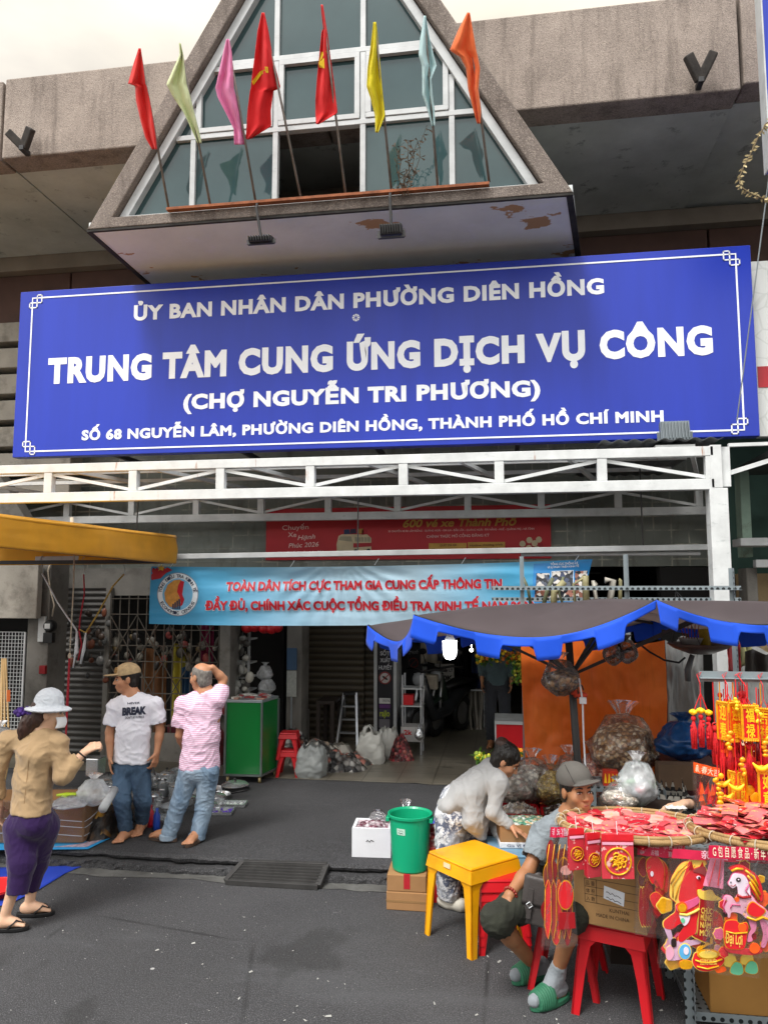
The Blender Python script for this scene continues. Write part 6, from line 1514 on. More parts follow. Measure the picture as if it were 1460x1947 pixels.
# ================================================================== snack stall
SR=thing('stall_table','low trestle table hidden under red crates of snacks','table',(Yp(1020,1560,6.2).x,6.2,0))
xa,xb=Yp(925,1550,6.0).x,Yp(1250,1550,6.0).x
b=MB();b.box(xa,xb,5.95,6.58,.42,.45);b.build('tabletop',M_dkw,SR)
for x in(xa+.05,xb-.05):
 for y in(6.0,6.5):b=MB();b.box(x-.02,x+.02,y-.02,y+.02,0 if y<6.06 else KZ,.42);b.build('leg',M_slot,SR)
def m_crate():
 t=NT('red_crate_mesh');v=t.n('TexVoronoi');v.inputs['Scale'].default_value=34;v.inputs['Randomness'].default_value=0;t.l(t.tc.outputs['Object'],v.inputs['Vector'])
 t.base(t.mix(t.math('LESS_THAN',v.outputs['Distance'],.28),S('#b8141d'),S('#4a0a0e')));t.set(Roughness=.4);return t.m
M_crate=m_crate()
def crate(label,c,w_,d_,h_,fill=None,m=None,rz=0):
 t=thing('crate',label,'crate',c,'red plastic crates at the stall');Mx=Matrix.Translation(Vector(c))@ rotz(rz);b=MB();b.M=Mx;e=.012
 b.box(-w_/2,w_/2,-d_/2,d_/2,0,.01);b.box(-w_/2,w_/2,-d_/2,-d_/2+e,.01,h_);b.box(-w_/2,w_/2,d_/2-e,d_/2,.01,h_);b.box(-w_/2,-w_/2+e,-d_/2+e,d_/2-e,.01,h_);b.box(w_/2-e,w_/2,-d_/2+e,d_/2-e,.01,h_);b.build('crate_body',m or M_crate,t)
 b=MB();b.M=Mx
 for s in(-1,1):b.box(-w_/2-.008,w_/2+.008,s*d_/2-.008,s*d_/2+.008,h_-.004,h_+.014);b.box(s*w_/2-.008,s*w_/2+.008,-d_/2+.009,d_/2-.009,h_-.004,h_+.014)
 b.build('rim',M_redpl,t)
 if fill:
  random.seed(int(c[0]*1000)%977);b=MB();b.M=Mx;b.grid(lambda u,v_:V((u-.5)*(w_-.03),(v_-.5)*(d_-.03),h_-.02+.07*math.sin(u*math.pi)*math.sin(v_*math.pi)+.014*fbm((u*9,v_*9,c[0]))+.02*fbm((u*20,v_*20,c[0]))),40,30);b.build('filling',fill,t)
 return t
M_candy=m_bits('wrapped_candy',['#e8e4dc','#c9b9a0','#6a4a3a','#f2efe8','#8a7a6a','#d8c0b0'],34,.3);M_candy2=m_bits('dark_nuts',['#2a1c16','#e0dad0','#4a3428','#f0ece4','#6a5444','#3a2a20'],30,.35)
M_candy3=m_bits('green_candy',['#8ac0a0','#e8ece0','#c9d8b0','#5a9a80','#f0f0ea','#d8b890'],34,.3);M_candyred=m_bits('red_candy',['#c8202a','#e8b0a8','#8a141c','#e0605a','#f0d8d0'],36,.3)
crate('red crate of pale wrapped sweets beside the stooping woman',(Yp(985,1552,6.1).x,6.14,.452),.36,.3,.13,M_candy);crate('red crate of black and white sweets behind the capped vendor',(Yp(1066,1552,6.1).x,6.14,.452),.34,.3,.13,M_candy2)
crate('red crate of sweets next to the metal shelf frame',(Yp(1148,1552,6.1).x,6.14,.452),.32,.3,.13,M_candy);crate('red crate standing on the road beneath the sweets',(Yp(960,1600,5.97).x,5.8,0),.34,.28,.3)
M_noodle=m_bits('yellow_noodles',['#c9a84a','#e0c878','#b08e3a','#d8bc60'],40);M_shrimp=m_bits('dried_shrimp',['#d8704c','#f0a47c','#a84c34','#f4c4a4','#e08460'],42);M_fish=m_bits('dried_fish',['#c08c58','#ecd0a8','#94683f','#dcb07a','#f6e6cc','#7a5434'],36);M_pale=m_bits('pale_crackers',['#d8cfc0','#efe9dc','#b8aa98','#c9a89a'],32)
for i,(nm,x,y,Y,z,r_,h_,fl)in enumerate((('clear bag of pale crackers behind the stooping woman',975,1505,6.3,.58,.17,.36,M_pale),('clear bag of pale snacks piled next to the crackers',1012,1500,6.35,.58,.16,.42,M_pale),('clear bag of yellow noodles left of the capped vendor',1046,1498,6.3,.58,.16,.38,M_noodle),
  ('tall clear bag of reddish dried shrimp beside the pole',1128,1500,6.3,.58,.125,.5,M_shrimp),('bag of pale crackers tied up behind the pole',1082,1490,6.42,.6,.14,.42,M_pale))):
 knotted_bag('snack_bag',nm,(Yp(x,y,Y).x,Y,z),r_,h_,M_clear,seed=60+i,fill=fl,fillh=.85)
knotted_bag('snack_bag','big open clear bag of dried fish strips standing highest on the stall',(Yp(1188,1470,6.25).x,6.28,Yp(1188,1482,6.25).z),.25,.58,M_clear,seed=71,fill=M_fish,fillh=.88)
b=MB();b.box(Yp(1160,1480,6.2).x,Yp(1225,1480,6.2).x,6.15,6.5,.585,Yp(1188,1483,6.25).z);tag(b.build('support_carton',M_card),'carton holding up the big bag of dried fish','box')
MS=thing('metal_shelf','small slotted steel shelf frame behind the shoulder of the capped vendor','shelf',Yp(1135,1530,5.6));Y=5.6
s0,s1,s2=Yp(1131,1495,Y),Yp(1205,1495,Y),Yp(1131,1720,Y)
b=MB();angle(b,(s0.x,Y,0),(s0.x,Y,s0.z),.05);b.build('upright',M_slot,MS);b=MB();angle(b,(s1.x+.2,Y,0),(s1.x+.2,Y,s0.z),.05);b.build('upright',M_slot,MS)
b=MB();b.box(s0.x,s1.x+.2,Y-.003,Y+.3,s0.z-.035,s0.z);b.build('shelf_board',M_slot,MS)
p=Yp(1162,1494,Y-.0);PK=thing('snack_box','red and yellow packet box standing on the small steel shelf','box',p);b=MB();b.box(p.x-.05,p.x+.05,Y+.02,Y+.1,s0.z+.001,s0.z+.1);b.build('box_body',mat('packet_red','#b8301e',.4,.15,20),PK)
b=MB()
for i in range(4):x=p.x-.037+i*.025;b.prism([V(x-.009,Y+.017,s0.z+.02),V(x+.009,Y+.017,s0.z+.02),V(x+.004,Y+.017,s0.z+.08),V(x-.002,Y+.017,s0.z+.085)],V(0,.002,0))
b.build('print',mat('packet_yellow','#e8b820',.4),PK)
knotted_bag('shopping_bag','white and green clear carrier bag on the small steel shelf',(Yp(1215,1530,5.2).x,5.25,Yp(1215,1538,5.2).z),.125,.34,m_clear('white_film','#f0f3f5',.6,.2),seed=81,fill=m_bits('white_green_goods',['#dfe6e8','#cfd8dc','#4ab84a','#e8eef0','#b9c4c9','#e05a6a'],12),fillh=.6)
knotted_bag('shopping_bag','clear bag lying left of the white carrier bag',(Yp(1180,1530,5.2).x,5.2,Yp(1180,1540,5.2).z),.12,.2,M_clear,seed=82,fill=M_pale)
b=MB();b.box(Yp(1150,1540,5.1).x,Yp(1300,1540,5.1).x,5.05,5.5,0,Yp(1200,1540,5.2).z-.004);tag(b.build('support_crate',M_dkw),'dark crate behind the round basket carrying the carrier bags','crate')
knotted_bag('blue_bag','dark blue plastic bag stuffed behind the hanging tassels',(Yp(1300,1440,6.1).x,6.1,Yp(1300,1446,6.1).z),.19,.34,mat('dark_blue_plastic','#173f6e',.3,.2,5),seed=83,cr=3)
b=MB();b.box(Yp(1262,1440,6.0).x,Yp(1370,1440,6.0).x,5.9,6.4,KZ,Yp(1300,1448,6.1).z);tag(b.build('dark_red_chest',mat('dark_red_paint','#4a1216',.6,.2)),'dark red chest under the blue plastic bag','chest')
p=Yp(1288,1455,5.75);b=MB();b.box(p.x-.13,p.x+.12,5.75,5.88,Yp(1288,1502,5.75).z,p.z);tag(b.build('brown_carton',mat('dark_card','#5a4532',.8,.2)),'dark brown carton under the blue plastic bag','box')
def m_str():
 t=NT('striped_cloth');sp=t.n('SeparateXYZ');t.l(t.tc.outputs['Object'],sp.inputs[0]);q=t.math('FRACT',t.math('MULTIPLY',sp.outputs[2],17.0));t.base(t.mix(t.math('GREATER_THAN',q,.5),S('#1b1918'),S('#8f8b82')));t.set(Roughness=.9);return t.m
STR=sack('striped_bag','black and white striped cloth bag behind the edge of the round basket',(Yp(1288,1540,5.5).x,5.6,.0),.24,.2,Yp(1288,1502,5.5).z,m_str(),3)
# ---- things around the stooping woman
cb_=Zp(773,1732,0);cb_=(cb_.x,5.62+.15,0)
carton('carton','lower of two small cartons under the green bucket',cb_,(.29,.29,.125),0.0,tape='side');t_,Mx=carton('carton','upper carton with a red tape label under the green bucket',(cb_[0]-.005,cb_[1],.1265),(.28,.28,.115),.03,tape=False)
b=MB();b.M=Mx;b.box(-.02,.025,-.1415,-.1402,.02,.115);b.box(-.02,.025,-.1415,-.06,.1155,.117);b.build('red_label',mat('sign_red','#b3202c'),t_)
GB=thing('bucket','green plastic bucket standing on two cartons','bucket',(cb_[0]+.01,cb_[1],.2425));M_grn=mat('green_bucket_plastic','#12a576',.32,.05,2)
b=MB();c=(cb_[0]+.01,cb_[1],.2425);b.lathe([(0,0),(.122,0),(.13,.01),(.152,.37),(.163,.372),(.165,.392),(.157,.394),(.146,.38),(.124,.016),(0,.016)],44,c);b.build('bucket_body',M_grn,GB,smooth=False,bevel=.002)
for s in(-1,1):b=MB();cc=V(c[0]+s*.158,c[1]-.02,c[2]+.355);b.box(cc.x-.014,cc.x+.014,cc.y-.05,cc.y+.05,cc.z-.015,cc.z+.016);b.build('handle',M_grn,GB,bevel=.005)
b=MB();ang=-math.pi/2-.35
for i in range(8):
 a0,a1=ang+(i-4)*.055,ang+(i-3)*.055;rr=lambda z:.131+(.152-.131)*z/.37+.0015
 b.poly([(c[0]+rr(z)*math.cos(a),c[1]+rr(z)*math.sin(a),c[2]+z)for a,z in((a0,.27),(a1,.27),(a1,.315),(a0,.315))])
b.build('paper_label',mat('pale_label','#bfe0cf',.6,.1),GB);b=MB()
for z in(.283,.3):b.tube([(c[0]+.149*math.cos(ang+.05*i-.14),c[1]+.149*math.sin(ang+.05*i-.14),c[2]+z+.005*math.sin(i*2.2))for i in range(6)],.0018,4)
b.build('scribble',M_black,GB)
fc=Zp(703,1632,KZ);FB_=thing('foam_box','white polystyrene box with packets in it on the kerb','box',(fc.x,fc.y+.15,KZ));w_,d_,h_=.315,.28,.225;Mx=Matrix.Translation((fc.x,fc.y+.16,KZ))@ rotz(.06);M_foam=mat('white_polystyrene','#e4e6ea',.8,.04,6,.3,120)
b=MB();b.M=Mx;e=.025;b.box(-w_/2,w_/2,-d_/2,d_/2,0,.03);b.box(-w_/2,w_/2,-d_/2,-d_/2+e,.03,h_);b.box(-w_/2,w_/2,d_/2-e,d_/2,.03,h_);b.box(-w_/2,-w_/2+e,-d_/2+e,d_/2-e,.03,h_);b.box(w_/2-e,w_/2,-d_/2+e,d_/2-e,.03,h_);b.build('box_body',M_foam,FB_)
b=MB();b.M=Mx;b.grid(lambda u,v_:V((u-.5)*(w_-.055),(v_-.5)*(d_-.055),h_-.012+.03*math.sin(u*math.pi)*math.sin(v_*math.pi)+.012*fbm((u*7,v_*7,3))),24,24);b.build('packets',m_bits('purple_packets',['#b8a4aa','#8a5a68','#d8ccd0','#6a3a48','#c9b0b8'],30,.25),FB_)
b=MB();b.M=Mx;b.tube([(-.04,-d_/2-.002,.12),(-.03,-d_/2-.002,.135),(-.015,-d_/2-.002,.12),(0,-d_/2-.002,.135),(.02,-d_/2-.002,.125)],.003,4);b.build('pen_mark',M_black,FB_)
b=MB();
knotted_bag('clear_bag','small crumpled clear bag on the polystyrene box',V(fc.x+.03,fc.y+.22,KZ+h_+.01),.07,.08,M_clear,seed=90)
crate('red crate under the heap of red sweets behind the green bucket',(Yp(812,1600,5.85).x-.03,5.92-.02,0),.34,.2,.37,None);p=(Yp(800,1560,5.9).x,5.9)
heap('sweets_heap','heap of red wrapped sweets behind the green bucket',(Yp(822,1580,5.9).x,5.9,.375),.14,.1,.13,M_candyred,15,'sweets')
BB=(Yp(790,1575,6.25).x,6.28,KZ);b=MB();b.lathe([(0,0),(.13,0),(.15,.3),(.165,.31),(.15,.305),(.14,.28),(0,.28)],28,BB);tag(b.build('blue_tub',mat('violet_blue_plastic','#4a58b8',.35)),'blue violet plastic tub behind the red sweets','tub')
knotted_bag('clear_bag','tall tied clear bag rising behind the green bucket',(Yp(768,1560,6.05).x,6.15,.2),.1,.42,M_clear,seed=91)
b=MB();b.box(Yp(768,1560,6.05).x-.1,Yp(768,1560,6.05).x+.08,6.12,6.26,KZ,.2);tag(b.build('support_block',M_card),'small carton under the tall tied clear bag','box')
# blue plastic table with the box of sweets
M_blpl=mat('grey_blue_plastic','#6d93ab',.4,.08,3)
btc=Zp(985,1622,.5);BTB,_=plastic_stool('grey blue plastic table in front of the stooping woman',(btc.x+.0,btc.y+.16,0),.5,.42,.42,.12,M_blpl,name='plastic_table',cat='table')
wc=V(btc.x+.03,btc.y+.22,.501);CB2,Mx=carton('sweets_carton','flat white and brown carton of green sweets on the grey blue table',wc,(.34,.26,.04),.12,mat('white_card','#d8d9dc',.7,.05),tape=False)
b=MB();b.M=Mx;b.box(-.165,.165,-.125,.125,.0405,.15);b.build('inner_box',M_card,CB2);b=MB();b.M=Mx;b.grid(lambda u,v_:V((u-.5)*.31,(v_-.5)*.23,.152+.02*math.sin(u*math.pi)*math.sin(v_*math.pi)+.012*fbm((u*12,v_*12,3))),30,24);b.build('filling',M_candy3,CB2)
q0,q1=Mx @ V(-.12,-.1305,.012),Mx @ V(.12,-.1305,.012);text('Gia Vị Đặc Sản',q0,q1,.016,mat('print_navy','#2a3460',.6),CB2,off=.002)
# yellow table
yl,yf,yr=Zp(813,1776,0),Zp(897,1824,0),Zp(1000,1800,0)
s_=.43;ang=math.atan2(yf.y-yl.y,yf.x-yl.x);cen=(yl+yf)/2+V(-math.sin(ang),math.cos(ang),0)*s_/2
YT,Mx=plastic_stool('yellow plastic table with four splayed legs on the road',cen,.53,.46,.42,ang,M_yelpl,name='plastic_table',cat='table',leg_w=.062)
b=MB();b.M=Mx;b.box(-.04,.025,-.2225,-.2215+.0,.478,.508);b.build('sticker',mat('paper_sticker','#e8d9b0',.6),YT)
# red stools stacked beside him
sc_=Zp(952,1812,0);random.seed(61)
for i in range(3):plastic_stool('red plastic stool, '+['lowest','middle','topmost'][i]+' of the stack behind the yellow table leg',V(sc_.x,sc_.y+.13,.055*i),.33,.33,.27,.18,M_redpl,'red stools stacked behind the yellow table')
ms=(Zp(1014,1866,0)+Zp(1153,1880,0))/2;plastic_stool('red plastic stool the capped vendor sits on',V(ms.x-.0,ms.y+.06,0),.44,.40,.27,-.25,M_redpl)
STOOL=V(ms.x,ms.y+.06,.44)
bl,brr=Zp(1092,1926,0),Zp(1258,1896,0);bc=(bl+brr)/2;ang2=math.atan2(brr.y-bl.y,brr.x-bl.x)-math.pi/4
plastic_stool('tall red plastic stool carrying the carton under the round basket',V(bc.x,bc.y,0),.47,.42,.34,ang2,M_redpl,leg_w=.06)
KX,MK=carton('carton','cardboard carton with Chinese print on the tall red stool',V(bc.x,bc.y-.02,.472),(.38,.36,.39),ang2,m_card('cardboard_print','#b08a5c'),tape=False)
b=MB();b.M=MK
for z in(.115,.155,.195,.235):b.box(-.13,.15,-.1812,-.1804,z,z+.0025)
for x in(-.13,-.068):b.box(x,x+.0025,-.1814,-.1806,.115,.2375)
b.build('print_grid',mat('brown_print','#4a3626',.8),KX)
def onk(s,x0,x1,z,cap,m=None):text(s,MK @ V(x0,-.18,z),MK @ V(x1,-.18,z),cap,m or mat('brown_print','#4a3626'),KX,nrm=(MK.to_3x3()@ V(0,-1,0)),off=.002)
for s,z in(('品 量',.205),('体 积',.165),('入 数',.125)):onk(s,-.122,-.075,z,.018)
onk('MADE IN CHINA',-.07,.1,.05,.018);onk('KUNTHAI',.0,.1,.085,.018)
b=MB();b.M=MK;b.prism([V(-.03,-.1825,.15),V(.075,-.1825,.125),V(.082,-.1825,.195),V(-.025,-.1825,.215)],V(0,.001,0));b.build('paper_note',mat('paper_white2','#dfe4ea',.7),KX)
b=MB();b.M=MK
for z in(.185,.158):b.tube([V(-.015+.011*i,-.1835,z-.0026*i+.005*math.sin(i*2.6))for i in range(8)],.0016,4)
b.build('handwriting',mat('ink','#20242c',.6),KX)
# ================================================================== round baskets of red envelopes
def m_bamboo():
 t=NT('woven_bamboo');c=t.co();w1=t.n('TexWave');w1.inputs['Scale'].default_value=30;w1.inputs['Distortion'].default_value=2;t.l(c,w1.inputs['Vector']);t.base(t.mix(t.ramp(t.noise(14,5,t.co((1,1,6))),[(.3,0),(.7,1)]),S('#b08f5f'),S('#86683f')));t.set(Roughness=.7);t.bump(w1.outputs['Fac'],.35,.004);return t.m
M_bam=m_bamboo()
ENV=['#dd5058','#e8827e','#d63c48','#f2b4a6','#cc2c38','#ea7478','#c42434']
def m_env(i,col):
 t=NT('red_envelope_film_%d'%i);c=t.co();g=t.noise(28,3,c);t.base(t.mix(t.ramp(g,[(.6,0),(.64,.8)]),t.mix(t.noise(7,3,c),S(col),_k(S(col),.82)),S('#e8b86a')if i%2 else S('#f0c8c0')));t.set(Roughness=.22,Specular_IOR_Level=.6);t.b.inputs['Coat Weight'].default_value=.5;t.bump(t.noise(20,3,c),.3,.006);return t.m
MENV=[m_env(i,c)for i,c in enumerate(ENV)]
def env_mesh(i):
 b=MB();n=8;w_,l_=.066,.165;b.grid(lambda u,v_:V((u-.5)*w_,(v_-.5)*l_,.006+.004*math.sin(u*math.pi)+.003*math.sin(v_*9+i)),n,n);b.grid(lambda u,v_:V((u-.5)*w_,(v_-.5)*l_,0),1,1);return b
EPROTO=[]
for i in range(7):
 o=env_mesh(i).build('red_envelope',MENV[i],smooth=True);EPROTO.append(o)
_eu=set()
def basket(label,c,R_,n,heapz,lab_env,grp,seed,flatd=0.0):
 t=thing('winnowing_basket',label,'basket',c,'round bamboo baskets');b=MB();b.lathe([(0,-.055),(R_*.5,-.053),(R_*.86,-.045),(R_*.97,-.02),(R_,0),(R_*.985,0),(R_*.95,-.018),(R_*.84,-.037),(R_*.5,-.044),(0,-.045)],64,c);b.build('tray',M_bam,t,smooth=True)
 b=MB();b.torus(Vector(c)+V(0,0,-.012),R_*1.0,.016,n=64);b.torus(Vector(c)+V(0,0,.006),R_*.99,.01,n=64);b.build('rim',M_bam,t,smooth=True)
 b=MB()
 for i in range(24):a=i*math.pi/12;b.torus(Vector(c)+V(R_*math.cos(a),R_*math.sin(a),-.008),.024,.003,(-math.sin(a),math.cos(a),0),12,4)
 b.build('binding',M_rope,t)
 TM=Matrix.Rotation(R(-5.0),3,'X');t.rotation_euler.x=R(-5.0);random.seed(seed)
 for i in range(n):
  k=random.randrange(7);r_=R_*.86*math.sqrt((i+.5)/n);a=i*2.39996+random.uniform(-.2,.2)
  if k not in _eu:o=EPROTO[k];_eu.add(k)
  else:o=EPROTO[k].copy();COL.objects.link(o)
  hz=-.035+heapz*(1-(r_/R_)**2)*random.uniform(.35,1)+.016*random.random()
  o.location=Vector(c)+TM @ V(r_*math.cos(a),r_*math.sin(a),hz);o.rotation_euler=(random.uniform(-.16,.16),random.uniform(-.18,.18),random.uniform(0,6.28));sc=random.uniform(.85,1.15);o.scale=(sc,sc,1)
  tag(o,lab_env,'envelope',grp)
b1=Yp(1206,1565,4.42);BK1=tuple(b1)
basket('round bamboo basket of red envelopes on top of the printed carton',BK1,.395,120,.022,'red New Year envelope in the left round basket beside the capped vendor','red envelopes in the left basket',5)
b2=Yp(1476,1576,4.3);BK2=tuple(b2)
basket('round bamboo basket heaped high with red envelopes at the right edge',BK2,.42,190,.15,'red New Year envelope heaped in the right round basket','red envelopes in the right basket',6)
for i in range(7):
 if i not in _eu:bpy.data.objects.remove(EPROTO[i])
# ================================================================== slotted rack in the right foreground
RY_=4.42;RK=thing('display_rack','galvanised slotted steel display rack under the right basket','rack',Zp(1320,1947,0))
rx0=Yp(1314,1800,RY_).x;rx1=rx0+.95;rzt=.80
for x in(rx0,rx1):
 for y in(RY_,RY_+.5):b=MB();angle(b,(x,y,0),(x,y,rzt),.045);b.build('upright',M_slot,RK)
for z in(rzt-.045,.03):
 b=MB();b.box(rx0,rx1,RY_-.004,RY_-.001,z,z+.045);b.box(rx0-.004,rx0-.001,RY_,RY_+.5,z,z+.045);b.box(rx0,rx1,RY_+.51,RY_+.513,z,z+.045);b.build('rail',M_slot,RK)
b=MB();b.box(rx0+.002,rx1,RY_+.002,RY_+.5,.05,.054);b.build('shelf_board',M_slot,RK)
b=MB();b.box(rx0+.002,rx1,RY_+.002,RY_+.5,rzt-.02,rzt-.016);b.build('shelf_board',M_slot,RK)
KB,MK2=carton('carton','big dented brown carton on the bottom shelf of the display rack',V(rx0+.43,RY_+.24,.055),(.68,.4,.40),.0,m_card('cardboard_brown','#a4783f'),tape=False)
b=MB();b.M=MK2;b.box(.12,.1215,-.2012,-.2003,0,.4);b.build('flap_seam',mat('brown_print','#4a3626'),KB)
qa,qb=MK2 @ V(.19,-.2,.34),MK2 @ V(.19,-.2,.06);text('0907 764 147',qa,qb,.022,mat('brown_print','#4a3626'),KB,nrm=(0,-1,0),off=.002)
# hanging rail
HY=4.75;hz=Yp(1400,1290,HY).z;hx0=Yp(1328,1290,HY).x
HR=thing('hanging_rail','slotted steel rail with hooks of red New Year ornaments','rail',(hx0,HY,hz));b=MB();angle(b,(hx0,HY,hz),(hx0+1.3,HY,hz+.0),.04,up=(0,-1,0));b.box(hx0,hx0+1.3,HY-.003,HY-.0005,hz-.02,hz+.018);b.build('rail',M_slot,HR)
b=MB();angle(b,(hx0+1.15,HY,0),(hx0+1.15,HY,hz),.045);b.build('upright',M_slot,HR)
M_ored=mat('ornament_red','#d81a22',.4,.12,20);M_ogold=mat('ornament_gold','#f0a818',.3,.25,30,metal=.25);M_oyel=mat('ornament_yellow','#f2cf20',.35,.12,20);M_tass=mat('tassel_red','#c8141e',.7,.3,60,.5,200);M_oor=mat('ornament_orange','#ee5a1c',.4,.15,30)
def hookw(b,p,top):b.tube([V(p.x,HY-.01,top+.01),V(p.x+.012,HY-.016,top+.035),V(p.x-.012,HY-.012,top+.02),V(p.x,p.y,top-.03),p],.0025,5)
def tassel(b,p,ln,r,n=9):
 b.ell(p,(r*.9,r*.9,r),10,nv=6)
 for i in range(n):a=2*math.pi*i/n;b.tube([p+V(0,0,-r*.5),p+V(math.cos(a)*r*.9,math.sin(a)*r*.9,-ln*.4),p+V(math.cos(a)*r*.8,math.sin(a)*r*.8,-ln)],[r*.3,r*.34,r*.22],5)
for i,(x,y)in enumerate(((1317,1354),(1331,1351),(1346,1355))):
 p=Yp(x,y,HY-.03);t=thing('bell_tassel',['left','middle','right'][i]+' one of three gold bell tassels at the left end of the rail','ornament',p,'gold bell tassels');b=MB()
 for k in range(5):a=k*1.257;b.ell(p+V(.012*math.cos(a),.012*math.sin(a),.004*(k%2)),.013,8,nv=6)
 b.ell(p,.018,10);b.build('bell',M_oyel,t,smooth=True);b=MB();hookw(b,Yp(1331,1318,HY-.03),hz)if i==1 else None;b.tube([Yp(1331,1318,HY-.03),p],.003,5);b.build('string',M_ored,t)
 b=MB();tassel(b,p+V(0,0,-.035),.17,.016);[b.ell(p+V(random.uniform(-.012,.012),random.uniform(-.02,.0),-.06-.02*j),.009,6,nv=4)for j in range(5)];b.build('tassel',M_tass,t,smooth=True)
def lantern(label,x0,x1,y0,y1,Y,yaw,word,tas=.2,face=None,kind=0):
 """square hanging paper lantern: red panels, gold frame and crest, gold lettering, tassel"""
 a,c=Yp(x0,y1,Y),Yp(x1,y0,Y);cx=(a.x+c.x)/2;w_=(c.x-a.x);h_=c.z-a.z;t=thing('new_year_lantern',label,'lantern',(cx,Y,a.z),'red and gold New Year lanterns');Mx=Matrix.Translation((cx,Y,a.z))@ rotz(yaw);hw=w_/2
 b=MB();b.M=Mx;b.box(-hw,hw,-hw,hw,0,h_);b.build('paper_body',face or M_ored,t)
 b=MB();b.M=Mx;e=max(.006,hw*.13)
 for sx in(-1,1):
  for sy in(-1,1):b.box(sx*hw-e,sx*hw+e,sy*hw-e,sy*hw+e,-e,h_+e)
 for z in(0,h_):
  for s in(-1,1):b.box(-hw+e,hw-e,s*hw-e,s*hw+e,z-e,z+e);b.box(s*hw-e,s*hw+e,-hw+e,hw-e,z-e,z+e)
 b.build('frame',M_ogold,t,bevel=.002)
 b=MB();b.M=Mx
 for k in range(7):x=-hw+2*hw*(k+.5)/7;b.ell((x,-hw-e,h_+e*1.6),(hw*.17,e*.7,hw*.2),8,nv=6);b.ell((x,-hw-e,-e*1.4),(hw*.15,e*.6,hw*.16),8,nv=6);b.ell((hw+e,x,h_+e*1.6),(e*.7,hw*.17,hw*.2),8,nv=6);b.ell((-hw-e,x,h_+e*1.6),(e*.7,hw*.17,hw*.2),8,nv=6)
 b.build('crest',M_ogold,t,smooth=True)
 for ax in(0,-math.pi/2):
  M2=Mx @ rotz(ax);n=(M2.to_3x3()@ V(0,-1,0))
  for k,ch in enumerate(word):
   ch_h=h_/len(word);z=h_-ch_h*(k+.85);text(ch,M2 @ V(-hw*.55,-hw,z),M2 @ V(hw*.55,-hw,z),ch_h*.68,M_oyel,t,nrm=n,off=.004,bold=.02)
 b=MB();tassel(b,Mx @ V(0,0,-.05),tas,hw*.36,10);b.torus(Mx @ V(0,0,-.028),.02,.005,(0,1,0),14,6);b.build('tassel',M_tass,t,smooth=True)
 b=MB();hookw(b,Mx @ V(0,0,h_+.06),max(hz,a.z+h_+.1))if kind==0 else None;b.tube([Mx @ V(-hw*.6,0,h_),Mx @ V(0,0,h_+.06),Mx @ V(hw*.6,0,h_)],.003,5);b.build('string',M_ored,t);return t
lantern('orange red lantern turned sideways, first of the hanging row',1372,1398,1338,1404,HY-.06,.55,'迎春',.16,M_oor);lantern('square red lantern facing front with a broad gold frame',1407,1434,1344,1402,HY-.12,.02,'福禄',.2);lantern('orange red lantern cut by the right edge in the upper row',1440,1466,1350,1404,HY-.05,-.4,'吉祥',.16,M_oor)
lantern('red pouch shaped lantern at the back of the hanging row',1384,1404,1335,1385,HY+.1,.2,'財',.14)
lantern('small lantern in the lower row by the gold boats',1392,1412,1470,1520,HY-.1,.5,'發財',.05,M_oor,1);lantern('tall red lantern at the right end of the lower row',1443,1470,1468,1532,HY-.12,-.2,'如意',.05,None,1)
for i,(x,y,ln,r_)in enumerate(((1358,1385,.2,.02),(1372,1420,.16,.02),(1384,1426,.15,.018),(1398,1418,.17,.02),(1425,1420,.24,.03),(1450,1420,.15,.026))):
 p=Yp(x,y,HY-.02);t=thing('hanging_tassel','plain red tassel dangling among the lanterns','tassel',p,'red tassels among the lanterns');b=MB();tassel(b,p,ln,r_,10);b.build('fringe',M_tass,t,smooth=True);b=MB();b.torus(p+V(0,0,.02),.012,.004,(0,1,0),12,6);b.tube([p+V(0,0,.03),V(p.x,p.y,max(p.z+.12,hz-.02))],.003,5);b.build('knot',M_ogold if i%2 else M_ored,t)
def ingot(label,x,y,w_,Y=HY-.14):
 p=Yp(x,y,Y);t=thing('gold_ingot_ornament',label,'ornament',p,'gold boat ornaments');b=MB();b.tube([p+V((i/8-1)*w_,0,.35*w_*((i/8-1)**2)*2.0)for i in range(17)],[w_*(.08+.26*(1-(i/8-1)**2))for i in range(17)],10);b.build('boat',M_oyel,t,smooth=True);b=MB();b.ell(p+V(0,0,w_*.25),(w_*.3,w_*.25,w_*.22),12);b.build('nugget',M_ogold,t,smooth=True)
 b=MB();b.tube([p+V(0,0,w_*.4),V(p.x,p.y,p.z+.3)],.003,5);b.build('string',M_ored,t)
ingot('gold boat shaped ornament lowest by the zip pack',1378,1518,.045);ingot('gold boat ornament above the lowest one',1372,1492,.045);ingot('gold boat ornament hanging over the heap of envelopes',1400,1500,.04,HY-.18);ingot('gold boat ornament between the red pouches',1447,1462,.045,HY-.18)
for i,(x,y)in enumerate(((1420,1500),(1432,1514))):
 p=Yp(x,y,HY-.08);t=thing('red_pouch',['red','darker red'][i]+' velvet pouch ornament hanging over the right basket','ornament',p,'red velvet pouches');b=MB();b.tube([p+V(0,0,.14),p+V(0,0,.1),p+V(0,0,.0),p+V(0,0,-.07),p+V(0,0,-.1)],[.025,.04,.07,.065,.02],14,flat=.4);b.build('pouch',M_ored if i==0 else M_tass,t,smooth=True)
 b=MB();b.ell(p+V(0,-.03,.0),(.03,.006,.03),12);b.tube([p+V(0,0,.14),V(p.x,p.y,p.z+.34)],.003,5);b.build('charm',M_ogold,t,smooth=True)
random.seed(88)
